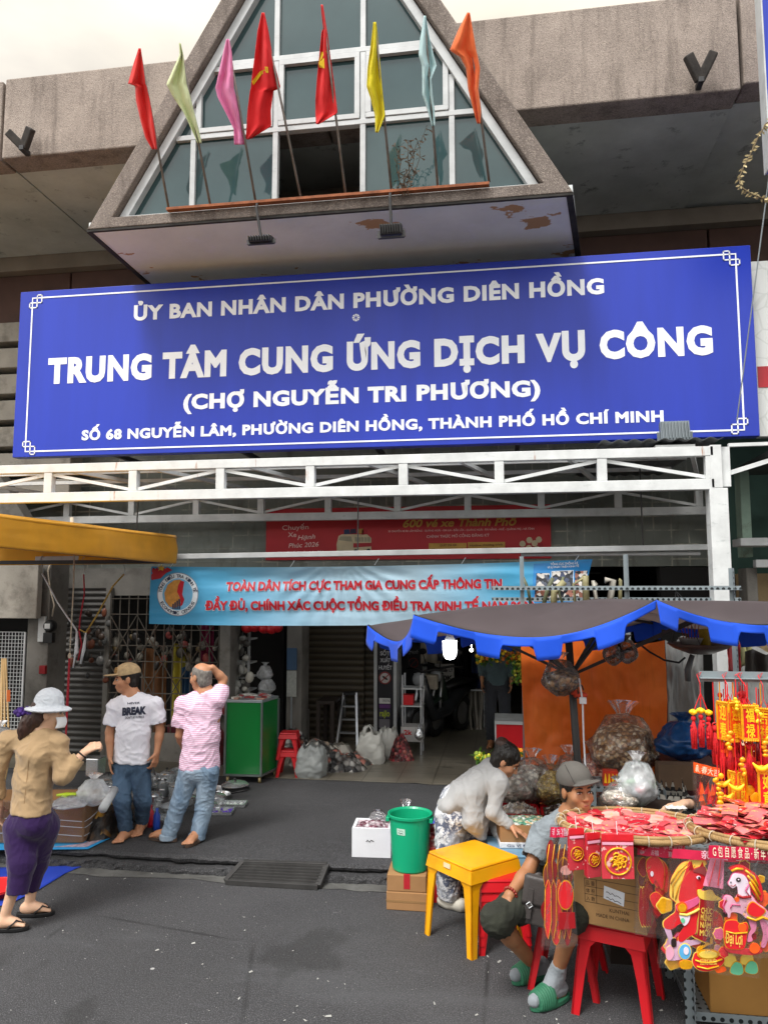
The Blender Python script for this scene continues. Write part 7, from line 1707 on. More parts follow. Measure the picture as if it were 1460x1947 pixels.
for i in range(34):
 x,y=random.uniform(1362,1466),random.choice((random.uniform(1318,1350),random.uniform(1390,1440),random.uniform(1450,1500)));p=Yp(x,y,HY+random.uniform(-.02,.12));b=MB();tassel(b,p,random.uniform(.12,.22),random.uniform(.014,.024),8);b.tube([p,V(p.x,p.y,p.z+.12)],.003,4);tag(b.build('hanging_tassel',random.choice([M_tass,M_ored,M_tass,M_dred]),smooth=True),'thin red tassel in the thick of the hanging ornaments','tassel','thin red tassels')
def charm(label,x,y0,y1,Y,w_,seed):
 random.seed(seed);a,c=Yp(x,y1,Y),Yp(x,y0,Y);t=thing('coin_string',label,'ornament',a,'strings of gold charms');b=MB()
 n=max(3,int((c.z-a.z)/(w_*.5)))
 for i in range(n):z=a.z+(c.z-a.z)*(i+.5)/n;b.ell((a.x+random.uniform(-.3,.3)*w_,Y-random.random()*.02,z),(w_*random.uniform(.3,.5),w_*.25,w_*random.uniform(.25,.4)),8,Matrix.Rotation(random.uniform(-1,1),3,'Y'),5)
 b.build('charm',random.choice([M_ogold,M_oyel]),t,smooth=True);b=MB();b.tube([V(a.x,Y,a.z),V(a.x,Y,c.z+.1)],.003,4);b.build('string',M_ored,t)
for i,(x,y0,y1,w_)in enumerate(((1388,1390,1425,.04),(1440,1342,1380,.035),(1366,1470,1530,.045),(1410,1440,1475,.04),(1456,1400,1440,.04),(1400,1326,1350,.03))):charm('string of small gold charms among the red lanterns',x,y0,y1,HY-.15,w_,i+3)
for i in range(16):
 x=random.uniform(1368,1462);y=random.uniform(1405,1470);p=Yp(x,y,HY+random.uniform(-.05,.12));b=MB();w_=random.uniform(.02,.035);b.box(p.x-w_,p.x+w_,p.y,p.y+.012,p.z-w_*2.2,p.z);b.tube([p,V(p.x,p.y,p.z+.1)],.0025,4);tag(b.build('paper_charm',random.choice([M_ored,M_oor,M_tass]),bevel=.003),'red paper charm hanging between lantern rows','ornament','red paper charms')
# ================================================================== packs hanging off the baskets
def gold_medal(b,c,r_,n,seed,y):
 """round gold medallion of curls"""
 b.torus(c,r_,r_*.07,(0,1,0),30,6);random.seed(seed)
 for i in range(9):
  a=i*2.4;q=c+V(math.cos(a)*r_*.5*math.sqrt(i/9+.1),-.001,math.sin(a)*r_*.5*math.sqrt(i/9+.1));b.torus(q,r_*.22,r_*.07,(0,1,0),12,5,.75)
 b.ell(c+V(r_*.2,-.002,r_*.35),(r_*.25,.002,r_*.2),10);b.ell(c+V(-r_*.1,-.002,-r_*.1),(r_*.3,.002,r_*.25),10)
def envpack(label,x0,x1,y0,y1,Y,n,yaw,medal=True):
 a,c=Yp(x0,y1,Y),Yp(x1,y0,Y);w_,h_=c.x-a.x,c.z-a.z;o=V((a.x+c.x)/2,Y,a.z);t=thing('envelope_pack',label,'envelope pack',o,'packs of red envelopes under the left basket');Mx=Matrix.Translation(o)@ rotz(yaw)
 for i in range(n):
  b=MB();b.M=Mx @ Matrix.Rotation(.02*i,4,'X');b.box(-w_/2+.002*i,w_/2+.002*i,.012*i,.012*i+.004,0,h_*.97);b.build('envelope',MENV[(2,4,6,4)[i%4]],t,bevel=.002)
 b=MB();b.M=Mx;b.box(-w_/2,w_/2,-.003,-.0005,h_*.86,h_);b.build('header',mat('pack_header_red','#d8242e',.3,.1,30),t)
 b=MB();b.M=Mx;b.box(-w_/2+.003,w_/2-.003,-.0045,-.0035,h_*.77,h_*.83);b.build('shine_strip',mat('pink_film','#e8a8c0',.2),t)
 b=MB();b.M=Mx;gold_medal(b,V(0,-.004,h_*.40),min(w_*.40,h_*.3),9,int(x0),0);b.build('gold_print',M_ogold,t,smooth=True)
 b=MB();b.M=Mx;b.tube([V(0,0,h_),V(0,.01,h_+.06)],.002,4);b.build('string',M_rwh,t);return t
envpack('narrow pack of red envelopes, first hanging below the left basket',1081,1111,1576,1654,4.10,4,.35);envpack('narrow pack of red envelopes, second hanging below the left basket',1114,1143,1584,1668,4.06,4,.5);envpack('wide pack of red envelopes with a round gold print below the basket',1144,1204,1588,1670,3.99,5,.12)
def zippack(label,quad,Y,head_px,m_head,lines,extra,film=None):
 """clear hanging pack: film sheet front and back, printed header strip, cut-outs inside"""
 P=[Yp(x,y,Y)for x,y in quad];t=thing('clear_pack',label,'pack',(P[0]+P[1]+P[2]+P[3])/4,'clear packs of New Year cut-outs');nrm=V(0,-1,0)
 def f_(off,top=0.0):
  def g(u,v_):p=P[0].lerp(P[1],u).lerp(P[3].lerp(P[2],u),top+(1-top)*v_);return p+V(0,off+.012*fbm((u*3,v_*3,Y*7))*math.sin(v_*3.1)+.004*math.sin(u*17+v_*6),0)
  return g
 b=MB();b.grid(f_(-.012),24,24);b.build('front_film',film or m_clear('pack_film','#ffffff',.03,.08),t,smooth=True)
 b=MB();b.grid(f_(.03),12,12);b.build('back_film',m_clear('back_film','#7a5a52',.3,.25),t,smooth=True)
 b=MB();hf=head_px/(quad[3][1]-quad[0][1]);g=f_(-.016);b.grid(lambda u,v_:g(u,v_*hf),20,3);b.build('header',m_head,t,smooth=True)
 for s,fx0,fx1,fv,cap,m in lines:q0,q1=g(fx0,fv*hf),g(fx1,fv*hf);text(s,q0,q1,cap,m,t,nrm=nrm,off=.005,bold=.01)
 extra(t,f_(.0));return t
M_head=mat('pink_red_header','#d42a4e',.3,.12,20);M_headp=mat('header_print','#f0c8d4',.4);M_horse=mat('horse_red','#d8222a',.4,.08,8);M_horse_d=mat('horse_dark_red','#9c141c',.4,.1);M_mane=mat('mane_yellow','#f0cf5a',.4,.1,20);M_hw=mat('horse_white','#e6d8e4',.4,.08,14);M_pinkh=mat('horse_pink','#d85a86',.4,.1,12);M_hole=mat('horse_dark','#2a1a18',.5);M_cloudb=mat('cloud_blue','#5aa8d8',.4,.1);M_cloudg=mat('cloud_green','#6cc498',.4,.1);M_cream2=mat('cutout_cream','#f0e4c8',.4)
def cut(t,pts,m,name,Y,d_,th=.003,scale=1.0):
 if scale!=1:
  cx=sum(p[0]for p in pts)/len(pts);cy=sum(p[1]for p in pts)/len(pts);pts=[(cx+(x-cx)*scale,cy+(y-cy)*scale)for x,y in pts]
 b=MB();b.prism([Yp(x,y,Y)+V(0,-d_,0)for x,y in pts],V(0,th,0));return b.build(name,m,t)
def z7(pts):return[(1230+x*.1988,1560+y*.1988)for x,y in pts]
def spline(pts,n=6):
 o=[];k=len(pts)
 for i in range(k):
  p0,p1,p2,p3=pts[i-1],pts[i],pts[(i+1)%k],pts[(i+2)%k]
  for j in range(n):
   t=j/n;o.append(tuple(.5*(2*p1[a]+(p2[a]-p0[a])*t+(2*p0[a]-5*p1[a]+4*p2[a]-p3[a])*t*t+(3*p1[a]-p0[a]-3*p2[a]+p3[a])*t**3)for a in(0,1)))
 return o
def outlined(t,pts,m,name,Y,d_,mo=M_mane,grow=1.06):
 sp=spline(pts);cut(t,sp,mo,name+'_edge',Y,d_-.0015,.001,grow);return cut(t,sp,m,name,Y,d_+.0012)
def tubes(t,lines,r,m,name,Y,d_):
 b=MB()
 for L_ in lines:b.tube([Yp(x,y,Y)+V(0,-d_,0)for x,y in L_],r,6,flat=1)
 return b.build(name,m,t,smooth=True)
def disc(cx,cy,rx,ry,n=22):return[(cx+rx*math.cos(2*math.pi*i/n),cy+ry*math.sin(2*math.pi*i/n))for i in range(n)]
PA=4.02
def crowd(t,x0,x1,y0,y1,n,Y,seed):
 random.seed(seed)
 for i in range(n):
  x,y=random.uniform(x0,x1),random.uniform(y0,y1);r_=random.uniform(6,13);m=random.choice([M_horse,M_horse_d,M_ored,M_oor,M_ogold,M_pinkh,M_horse,mat('cloud_pink','#e0a0b8')]);k_=random.choice((5,6,7))
  pts=[(x+r_*(1+.16*(j%2))*math.cos(j*math.pi/k_),y+r_*(1+.16*(j%2))*math.sin(j*math.pi/k_))for j in range(2*k_)];outlined(t,pts,m,'small_cut_out',Y,-.014+.0006*i,random.choice([M_ogold,M_mane,M_horse_d]),1.15)
def horseA(t,f_):
 Y=PA;d0=.004;crowd(t,1264,1440,1770,1836,13,Y,4);crowd(t,1262,1340,1690,1770,8,Y,5)
 mane=z7([(415,380),(470,375),(530,370),(560,420),(430,470),(360,560),(320,680),(290,780),(250,760),(215,720),(215,640),(225,560),(255,500),(300,430),(350,395)])
 outlined(t,mane,M_mane,'mane',Y,d0,M_oor,1.03)
 tubes(t,[z7([(420,400),(330,480),(240,620),(240,730)]),z7([(450,420),(360,520),(290,640),(265,750)]),z7([(380,400),(290,480),(220,600)])],.0035,M_ogold,'mane_strand',Y,d0+.004)
 outlined(t,z7([(400,380),(430,450),(520,430),(560,480),(560,560),(520,640),(470,690),(480,740),(360,790),(300,760),(300,690),(320,600),(360,480)]),M_horse,'horse_head',Y,d0+.006)
 cut(t,z7([(390,460),(415,375),(435,455)]),M_horse_d,'ear',Y,d0+.012);cut(t,z7([(490,440),(520,385),(535,440)]),M_horse_d,'ear',Y,d0+.012)
 cut(t,spline(z7([(430,470),(540,430),(550,520),(510,500)])),mat('forelock','#8a3a3a',.5),'forelock',Y,d0+.013);cut(t,disc(*z7([(482,535)])[0],4,3.2),M_hw,'eye_white',Y,d0+.0125);cut(t,disc(*z7([(486,537)])[0],2.2,2.4),M_hole,'pupil',Y,d0+.016)
 outlined(t,z7([(270,800),(340,770),(470,760),(490,850),(470,950),(460,1060),(400,1100),(330,1150),(295,1140),(300,1080),(350,1000),(310,980),(230,1030),(165,1020),(155,960),(210,910),(260,870)]),M_horse,'horse_body',Y,d0+.005)
 outlined(t,z7([(610,860),(680,880),(720,960),(720,1080),(690,1170),(650,1160),(610,1070),(600,950)]),M_horse,'horse_rump',Y,d0+.005)
 cut(t,spline(z7([(280,800),(470,720),(520,650),(540,700),(480,780),(380,840),(290,860)])),M_pinkh,'collar',Y,d0+.012);cut(t,disc(*z7([(325,820)])[0],10,11),M_oor,'collar_medal',Y,d0+.014);cut(t,disc(*z7([(325,820)])[0],7.5,8),M_ogold,'medal_face',Y,d0+.018)
 tubes(t,[z7([(300,880),(370,890),(440,860),(490,830)])],.006,M_mane,'bead_string',Y,d0+.013);cut(t,spline(z7([(300,900),(340,990),(385,960),(400,890),(350,900)])),M_hw,'pendant',Y,d0+.012);cut(t,disc(*z7([(330,940)])[0],4,4.5),M_cloudg,'jade',Y,d0+.017)
 for L_ in(z7([(160,1020),(215,1030),(240,1120),(250,1190),(215,1190),(190,1110)]),z7([(300,1140),(420,1140),(500,1130),(500,1170),(400,1200),(380,1300),(200,1330),(240,1230)])):cut(t,spline(L_),mat('horse_leg_lilac','#d0a8c4',.4,.1,12),'horse_leg',Y,d0+.004)
 cut(t,spline(z7([(225,1130),(265,1120),(270,1190),(230,1195)])),M_hole,'hoof',Y,d0+.01);cut(t,spline(z7([(375,1260),(420,1250),(425,1290),(385,1300)])),M_hole,'hoof',Y,d0+.01)
 outlined(t,z7([(500,700),(530,740),(640,740),(630,760),(590,1100),(570,1150),(430,1090),(440,1070),(470,1060),(490,800)]),M_horse_d,'scroll',Y,d0+.016)
 outlined(t,z7([(470,660),(500,645),(530,660),(600,650),(640,700),(690,730),(640,750),(500,730)]),M_mane,'scroll_cloud',Y,d0+.018,M_ogold)
 for s,y in(('CHÚC',865),('MỪNG',930),('NĂM',1000),('MỚI',1075)):
  k=(y-865)/210;q0,q1=z7([(500-15*k,y),(605-25*k,y+12)]);text(s,Yp(*q0,Y)+V(0,-d0-.02,0),Yp(*q1,Y)+V(0,-d0-.02,0),.0275,M_mane,t,bold=.03,off=.004)
 outlined(t,z7([(560,1110),(600,1100),(610,1160),(560,1180),(470,1230),(480,1190),(540,1170)]),M_ogold,'scroll_knob',Y,d0+.016)
 outlined(t,disc(*z7([(352,1240)])[0],11,14),M_cloudb,'cloud',Y,d0+.012,M_mane,1.15);cut(t,disc(*z7([(362,1230)])[0],5,7),M_hw,'cloud_curl',Y,d0+.017)
 outlined(t,z7([(640,1190),(690,1190),(730,1260),(760,1300),(700,1340),(640,1290)]),mat('cloud_pink','#e0a0b8',.4,.1),'cloud',Y,d0+.008);outlined(t,z7([(175,1220),(220,1190),(250,1260),(220,1320),(180,1310)]),mat('cloud_pink','#e0a0b8'),'cloud',Y,d0+.008)
 outlined(t,z7([(430,1290),(470,1240),(660,1240),(710,1280),(720,1330),(660,1390),(560,1420),(470,1400),(425,1340)]),M_horse,'money_pot',Y,d0+.018);cut(t,disc(*z7([(567,1255)])[0],21,10),M_ogold,'pot_mouth',Y,d0+.023);cut(t,disc(*z7([(567,1255)])[0],17,7),M_mane,'pot_gold',Y,d0+.026)
 tubes(t,[z7([(445,1310),(500,1330),(570,1335),(640,1325),(700,1300)]),z7([(460,1370),(560,1395),(670,1365)])],.004,M_ogold,'pot_band',Y,d0+.023)
 q0,q1=z7([(490,1350),(650,1345)]);text('招财進宝',Yp(*q0,Y)+V(0,-d0-.022,0),Yp(*q1,Y)+V(0,-d0-.022,0),.02,M_mane,t,bold=.02,off=.003)
 for(cx,cy),m in(((800,1330),M_mane),((860,1400),M_cloudg),((960,1310),M_mane),((1000,1390),M_cloudg)):outlined(t,z7([(cx-70,cy-10),(cx-30,cy-60),(cx+20,cy-50),(cx+40,cy-10),(cx+40,cy+40),(cx,cy+60),(cx-70,cy+40)]),m,'cloud',Y,d0+(.014 if m is M_cloudg else .01),M_ogold,1.12)
 outlined(t,z7([(300,1340),(360,1320),(420,1340),(410,1400),(320,1400)]),M_ogold,'coin_heap',Y,d0+.012,M_oor)
 outlined(t,z7([(640,1390),(720,1380),(740,1420),(660,1440)]),M_oor,'coin_heap',Y,d0+.013,M_ogold)
zippack('large clear pack with a red horse head cut-out and a money pot',[(1277,1612),(1462,1622),(1440,1858),(1250,1838)],PA,18,M_head,[('新春 剪纸',.3,.95,.75,.03,M_headp)],horseA)
PB=3.94
def horseB(t,f_):
 Y=PB;d0=.004;crowd(t,1350,1462,1720,1815,12,Y,8);crowd(t,1400,1465,1640,1720,8,Y,9)
 outlined(t,z7([(780,460),(830,430),(900,425),(960,460),(1040,520),(1080,600),(1100,700),(1090,770),(1040,740),(990,660),(960,560),(900,500),(830,490)]),M_horse,'mane',Y,d0,M_horse_d,1.05)
 tubes(t,[z7([(800,480),(850,455),(910,460)]),z7([(930,470),(1010,530),(1050,620)]),z7([(950,520),(1020,600),(1070,700)]),z7([(970,580),(1030,680),(1060,750)])],.006,M_ogold,'mane_strand',Y,d0+.004)
 outlined(t,z7([(810,510),(850,500),(920,520),(960,590),(975,680),(970,720),(870,720),(860,680),(850,620),(810,640),(770,600),(785,560)]),M_hw,'horse_head',Y,d0+.006,M_pinkh,1.08)
 cut(t,disc(*z7([(862,556)])[0],4.5,4),M_hole,'eye',Y,d0+.012);cut(t,disc(*z7([(860,552)])[0],1.4,1.2),M_hw,'eye_glint',Y,d0+.016);tubes(t,[z7([(785,610),(815,618),(835,600)])],.0018,M_horse_d,'mouth',Y,d0+.012);cut(t,disc(*z7([(790,582)])[0],1.2,1.6),M_hole,'nostril',Y,d0+.012)
 tubes(t,[z7([(850,700),(900,725),(980,715)])],.006,M_horse_d,'collar',Y,d0+.012);cut(t,disc(*z7([(850,740)])[0],4,5),M_oor,'collar_bell',Y,d0+.013)
 outlined(t,z7([(850,710),(980,710),(1040,780),(1110,830),(1160,900),(1160,1000),(1100,940),(1000,950),(930,920),(880,880),(800,870),(780,920),(740,890),(730,830),(760,760),(720,750),(745,710),(800,720),(830,760),(850,780)]),mat('horse_body_pink','#dca8bc',.4,.12,10),'horse_body',Y,d0+.005,M_pinkh,1.04)
 tubes(t,[z7([(740,720),(715,800),(740,880)]),z7([(880,800),(800,790),(785,830)]),z7([(960,600),(930,660),(960,700)])],.003,M_pinkh,'shade_line',Y,d0+.011)
 outlined(t,z7([(960,800),(1000,770),(1060,810),(1110,850),(1060,900),(1000,900),(950,860)]),M_horse,'saddle',Y,d0+.014,M_ogold,1.14);tubes(t,[z7([(940,910),(1020,940),(1090,910),(1140,930)])],.006,M_ogold,'saddle_fringe',Y,d0+.014)
 for L_ in(z7([(960,940),(1030,960),(1030,1040),(990,1090),(1000,1140),(950,1150),(960,1080),(985,1030)]),z7([(1070,940),(1150,960),(1150,1100),(1120,1200),(1080,1190),(1100,1080)])):outlined(t,L_,mat('horse_leg_pink','#cf7a9a',.4,.12,10),'horse_leg',Y,d0+.004,M_horse_d,1.08)
 cut(t,spline(z7([(715,870),(750,870),(755,905),(720,910)])),M_hole,'hoof',Y,d0+.012)
 outlined(t,z7([(735,960),(830,940),(870,970),(930,960),(950,1000),(940,1060),(920,1180),(880,1210),(760,1200),(725,1120)]),M_horse,'gift_chest',Y,d0+.016,M_ogold,1.05);outlined(t,z7([(860,985),(890,965),(930,990),(920,1040),(870,1040)]),M_oor,'gold_bar',Y,d0+.02,M_ogold);tubes(t,[z7([(735,1040),(820,1060),(940,1050)])],.004,M_ogold,'chest_band',Y,d0+.02)
 q0,q1=z7([(728,1145),(890,1165)]);text('Đại Lợi',Yp(*q0,Y)+V(0,-d0-.02,0),Yp(*q1,Y)+V(0,-d0-.02,0),.044,M_mane,t,bold=.02,off=.004)
 outlined(t,z7([(730,1190),(800,1180),(900,1200),(960,1210),(1000,1180),(1060,1200),(1080,1240),(1000,1270),(860,1260),(760,1240)]),mat('coin_red','#b8343a',.4,.3,30),'coin_heap',Y,d0+.013,M_horse_d);cut(t,disc(*z7([(1010,1200)])[0],10,10),M_oor,'coin',Y,d0+.02)
zippack('clear pack with a white and pink prancing horse at the right edge',[(1345,1605),(1480,1612),(1480,1822),(1338,1812)],PB,24,mat('deep_pink_header','#cf1f48',.3,.1,20),[('G 包 自 愿 食 品 · 新 年 快 乐',.06,.98,.8,.038,M_cream2)],horseB)
# pink ribbon tag between the two packs
t=thing('pink_tag','pink printed header hanging down between the two clear packs','tag',Yp(1365,1660,3.98));b=MB();b.prism([Yp(x,y,3.97)for x,y in((1352,1625),(1376,1630),(1374,1690),(1336,1684))],V(0,.002,0));b.build('strip',mat('pale_pink_film','#e48aa8',.3,.1),t);b=MB();[b.bar(Yp(x0,1634,3.965),Yp(x1,1684,3.965),.004,.002)for x0,x1 in((1360,1347),(1370,1364))];b.build('print',M_horse,t)
def horseC(t,f_):
 Y=4.10
 for dx,dy,k in((0,0,0),(8,6,1)):
  outlined(t,[(1228+dx,1640+dy),(1240+dx,1628+dy),(1254+dx,1634+dy),(1262+dx,1655+dy),(1258+dx,1690+dy),(1246+dx,1672+dy),(1240+dx,1680+dy),(1231+dx,1664+dy)],M_horse,'horse_head',Y+.01*k,.004,M_ogold)
  outlined(t,[(1235+dx,1704+dy),(1246+dx,1696+dy),(1256+dx,1704+dy),(1258+dx,1722+dy),(1248+dx,1728+dy),(1240+dx,1720+dy)],M_horse,'horse_leg',Y+.01*k,.004,M_ogold)
 cut(t,disc(1238,1660,3,5),M_hw,'muzzle',Y,.012)
 random.seed(23)
 for i in range(14):x,y,w_,h_=random.uniform(1222,1280),random.uniform(1640,1765),random.uniform(7,13),random.uniform(12,26);outlined(t,[(x,y-h_),(x+w_,y),(x,y+h_),(x-w_,y)],(M_horse_d,M_horse,M_dred)[i%3],'cut_out_layer',Y+.004+.0015*i,-.014,M_ogold if i%2 else M_dred,1.1)
 for i in range(4):outlined(t,[(1216+i*5,1690),(1222+i*5,1700),(1222+i*5,1760),(1214+i*5,1740)],M_horse_d,'cut_out_layer',Y+.015+.008*i,0)
zippack('clear pack of red horse cut-outs behind the large pack',[(1211,1594),(1300,1600),(1290,1790),(1206,1775)],4.10,30,M_head,[('新年剪纸 · 恭喜发财',.05,.95,.45,.02,M_headp),('恭贺新禧 · 恭喜发财',.05,.95,.9,.02,M_headp)],horseC)
def bannersD(t,f_):
 Y=4.27;random.seed(19)
 for i in range(16):
  x,y=random.uniform(1036,1090),random.uniform(1615,1780);w_,h_=random.uniform(6,13),random.uniform(16,34);m=(M_horse_d,M_horse,M_dred,mat('cutout_brown','#7a3a30',.5,.2,20))[i%4]
  outlined(t,[(x,y-h_),(x+w_,y-h_*.4),(x+w_*.8,y+h_*.5),(x,y+h_),(x-w_*.8,y+h_*.5),(x-w_,y-h_*.4)],m,'cut_out_layer',Y+.004+.0015*i,-.012,M_ogold if i%2 else M_dred,1.1)
 for i in range(5):
  x=1036+i*10;cut(t,spline([(x,1690),(x+6,1672),(x+11,1690),(x+12,1750),(x+6,1785),(x-1,1760)]),M_horse_d if i%2 else M_horse,'cut_out',Y+.006*i,.0);tubes(t,[[(x,1690),(x+6,1672),(x+11,1690),(x+12,1750),(x+6,1785),(x-1,1760),(x,1690)],[(x+5,1672),(x+3,1640),(x+8,1605)]],.0022,M_ogold,'gold_edge',Y+.006*i,.004)
 outlined(t,disc(1075,1702,14,26),M_horse,'round_cut_out',Y-.012,.0,M_ogold,1.1);cut(t,disc(1076,1655,11,9),mat('cutout_pink','#d89a90',.5,.2,20),'figure_cut_out',Y-.01,.0);cut(t,[(1062,1735),(1092,1735),(1094,1765),(1062,1768)],M_horse_d,'cut_out',Y-.012,0)
zippack('narrow clear pack of long red cut-outs hanging at the left rim of the basket',[(1046,1571),(1084,1571),(1098,1796),(1028,1806)],4.27,20,M_head,[('恭喜',.1,.9,.8,.03,M_headp)],bannersD)
def redE(t,f_):
 Y=HY-.02;random.seed(4)
 for i in range(16):x=1326+random.uniform(0,36);y=random.uniform(1500,1530);cut(t,[(x-6,y+8),(x+random.uniform(-4,4),y-16),(x+5,y+6)],M_ored if i%3 else M_oor,'paper_strip',Y+.002*i,0)
zippack('clear pack with an orange header hanging below the bell tassels',[(1316,1448),(1366,1460),(1364,1545),(1322,1542)],HY-.02,20,M_oor,[('新春大吉',.05,.95,.8,.03,M_cream2)],redE)
# ================================================================== people
def m_skin(name,a):
 t=NT(name);c=t.co();t.base(t.mix(t.ramp(t.noise(9,5,c),[(.3,0),(.7,1)]),S(a),_k(S(a),.84)));t.set(Roughness=.5,Specular_IOR_Level=.35);t.b.inputs['Subsurface Weight'].default_value=.12;t.b.inputs['Subsurface Radius'].default_value=(.02,.008,.004);t.bump(t.noise(160,3,c),.12,.002);return t.m
M_skin=m_skin('tanned_skin','#c08a68');M_skinp=m_skin('pale_skin','#dcb294');M_skind=m_skin('brown_skin','#a87552')
M_hair=mat('black_hair','#17130f',.45,.3,40,.5,150,scale=(1,1,.2));M_hairb=mat('brown_hair','#3a241c',.45,.35,40,.6,120,scale=(1,1,.25));M_hairg=mat('grey_stubble','#75706a',.8,.25,60)
M_eye=mat('eye_white','#cfc6bc',.3,.03);M_iris=mat('eye_dark','#150d0a',.2);M_lip=mat('lips','#9a5548',.5)
def m_denim(name,a,b_):
 t=NT(name);c=t.co();col=t.mix(t.ramp(t.noise(4.5,5,t.co((1,1,.5))),[(.38,0),(.62,1)]),S(a),S(b_));col=t.mix(t.ramp(t.noise(26,3,t.co((1,1,.35))),[(.5,0),(.75,.3)]),col,_k(S(b_),1.3));t.base(col);t.set(Roughness=.85,Specular_IOR_Level=.15);t.bump(t.math('ADD',t.noise(22,5,t.co((1,1,.5)),.65),t.math('MULTIPLY',t.noise(260,2,c),.08)),.6,.014);return t.m
def m_fab(name,a,rough=.85,var=.08):
 if name in _mc:return _mc[name]
 t=NT(name);c=t.co();t.base(t.mix(t.ramp(t.noise(4,5,c),[(.3,0),(.7,1)]),_k(S(a),1-var),_k(S(a),1+var)));t.set(Roughness=rough,Specular_IOR_Level=.2);t.b.inputs['Sheen Weight'].default_value=.2
 t.bump(t.math('ADD',t.noise(24,5,t.co((1,1,.6)),.6),t.math('MULTIPLY',t.noise(260,2,c),.08)),.35,.012);_mc[name]=t.m;return t.m
def m_stripe():
 t=NT('pink_striped_jersey');sp=t.n('SeparateXYZ');t.l(t.tc.outputs['Object'],sp.inputs[0]);q=t.math('FRACT',t.math('MULTIPLY',t.math('ADD',sp.outputs[2],t.math('MULTIPLY',sp.outputs[0],.06)),62.0));t.base(t.mix(t.math('GREATER_THAN',q,.66),S('#ead3e4'),S('#d596b6')));t.set(Roughness=.85,Specular_IOR_Level=.15);t.bump(t.noise(22,5,None,.6),.45,.012);return t.m
def m_print():
 t=NT('printed_cotton');c=t.co();wn=t.noise(6,4,c);g=t.noise(19,5,c,.7);v=t.noise(48,3,c);col=t.mix(t.ramp(t.math('MULTIPLY',t.math('ADD',g,t.math('MULTIPLY',v,.35)),1.0),[(.66,0),(.70,1)]),S('#d9dadc'),S('#5d6478'));col=t.mix(t.ramp(wn,[(.5,0),(.6,.6)]),col,S('#c4c8cc'));t.base(col);t.set(Roughness=.85);t.bump(t.noise(20,5,None,.6),.5,.012);return t.m
def folds(amp,fx,fz,seed=0):
 def rd(x,y,z):q=1-abs(2*mnoise.noise(V(x+seed,y-seed,z)));return max(0,q)**2.2
 def g(p,n):
  w_=.35*mnoise.noise(p*5+V(seed,0,0));x,y,z=p.x+w_*.1,p.y,p.z+w_*.25
  return amp*((rd(x*fx*1.1,y*fx*1.1,z*fz*1.1+x*fx*.7)-.3)*1.1+.65*(rd(x*fx*2.2,y*fx*2.2+5,z*fz*2.1-x*fx)-.3)+.25*mnoise.noise(V(x,y,z)*40))
 amp*=.72;fx*=1.25;fz*=1.25
 return g
def fr(f_,u=(0,0,1)):
 f_=Vector(f_).normalized();r=f_.cross(Vector(u)).normalized();u=r.cross(f_);return r,f_,u,Matrix((r,f_,u)).transposed()
def head(s,c,f_,u=(0,0,1),k=1.0):
 r,f_,u,Rm=fr(f_,u);q=lambda a,b,d:c+(r*a+f_*b+u*d)*k;e=lambda a,b,d,rad,kk=.02,**kw:s.ell(q(a,b,d),[x*k for x in rad],Rm,kk*k,**kw)
 e(0,-.012,.035,(.076,.094,.085));e(0,.022,-.03,(.061,.066,.075));e(0,.042,-.088,(.038,.04,.03),.03)
 s.cap(q(0,.085,.012),q(0,.104,-.03),.008*k,.012*k,.012);[e(i*.012,.098,-.034,(.009,.01,.008),.008)for i in(-1,1)]
 s.cap(q(-.03,.074,.026),q(.03,.074,.026),.013*k,k=.02)
 for i in(-1,1):e(i*.04,.056,-.03,(.024,.024,.024),.025);e(i*.076,-.008,-.008,(.011,.02,.032),.008);e(i*.032,.097,.003,(.017,.011,.010),.006,sub=True)
 s.cap(q(-.018,.082,-.058),q(.018,.082,-.058),.009*k,k=.012);s.cap(q(-.015,.08,-.071),q(.015,.08,-.071),.009*k,k=.012)
def face(t,c,f_,u=(0,0,1),k=1.0,brow=M_hair):
 r,f_,u,Rm=fr(f_,u);q=lambda a,b,d:c+(r*a+f_*b+u*d)*k
 for i in(-1,1):
  b=MB();b.ell(q(i*.032,.079,.001),(.0145*k,.009*k,.0065*k),12,Rm,8);o=b.build('eye',M_eye,t,smooth=True);b=MB();b.ell(q(i*.032,.085,.001),(.0062*k,.0045*k,.0062*k),10,Rm,6);b.build('iris',M_iris,o,smooth=True)
  b=MB();b.tube([q(i*.015,.088,.003),q(i*.03,.090,.009),q(i*.048,.080,.004)],.0028*k,5);b.build('eyelid',M_iris,t);b=MB();b.tube([q(i*.014,.09,.024),q(i*.032,.089,.029),q(i*.052,.073,.023)],[.004*k,.0045*k,.002*k],5);b.build('eyebrow',brow,t)
 b=MB();b.tube([q(-.021,.084,-.068),q(-.008,.092,-.063),q(.008,.092,-.063),q(.021,.084,-.068)],[.002*k,.004*k,.004*k,.002*k],6);b.build('mouth',M_lip,t,smooth=True)
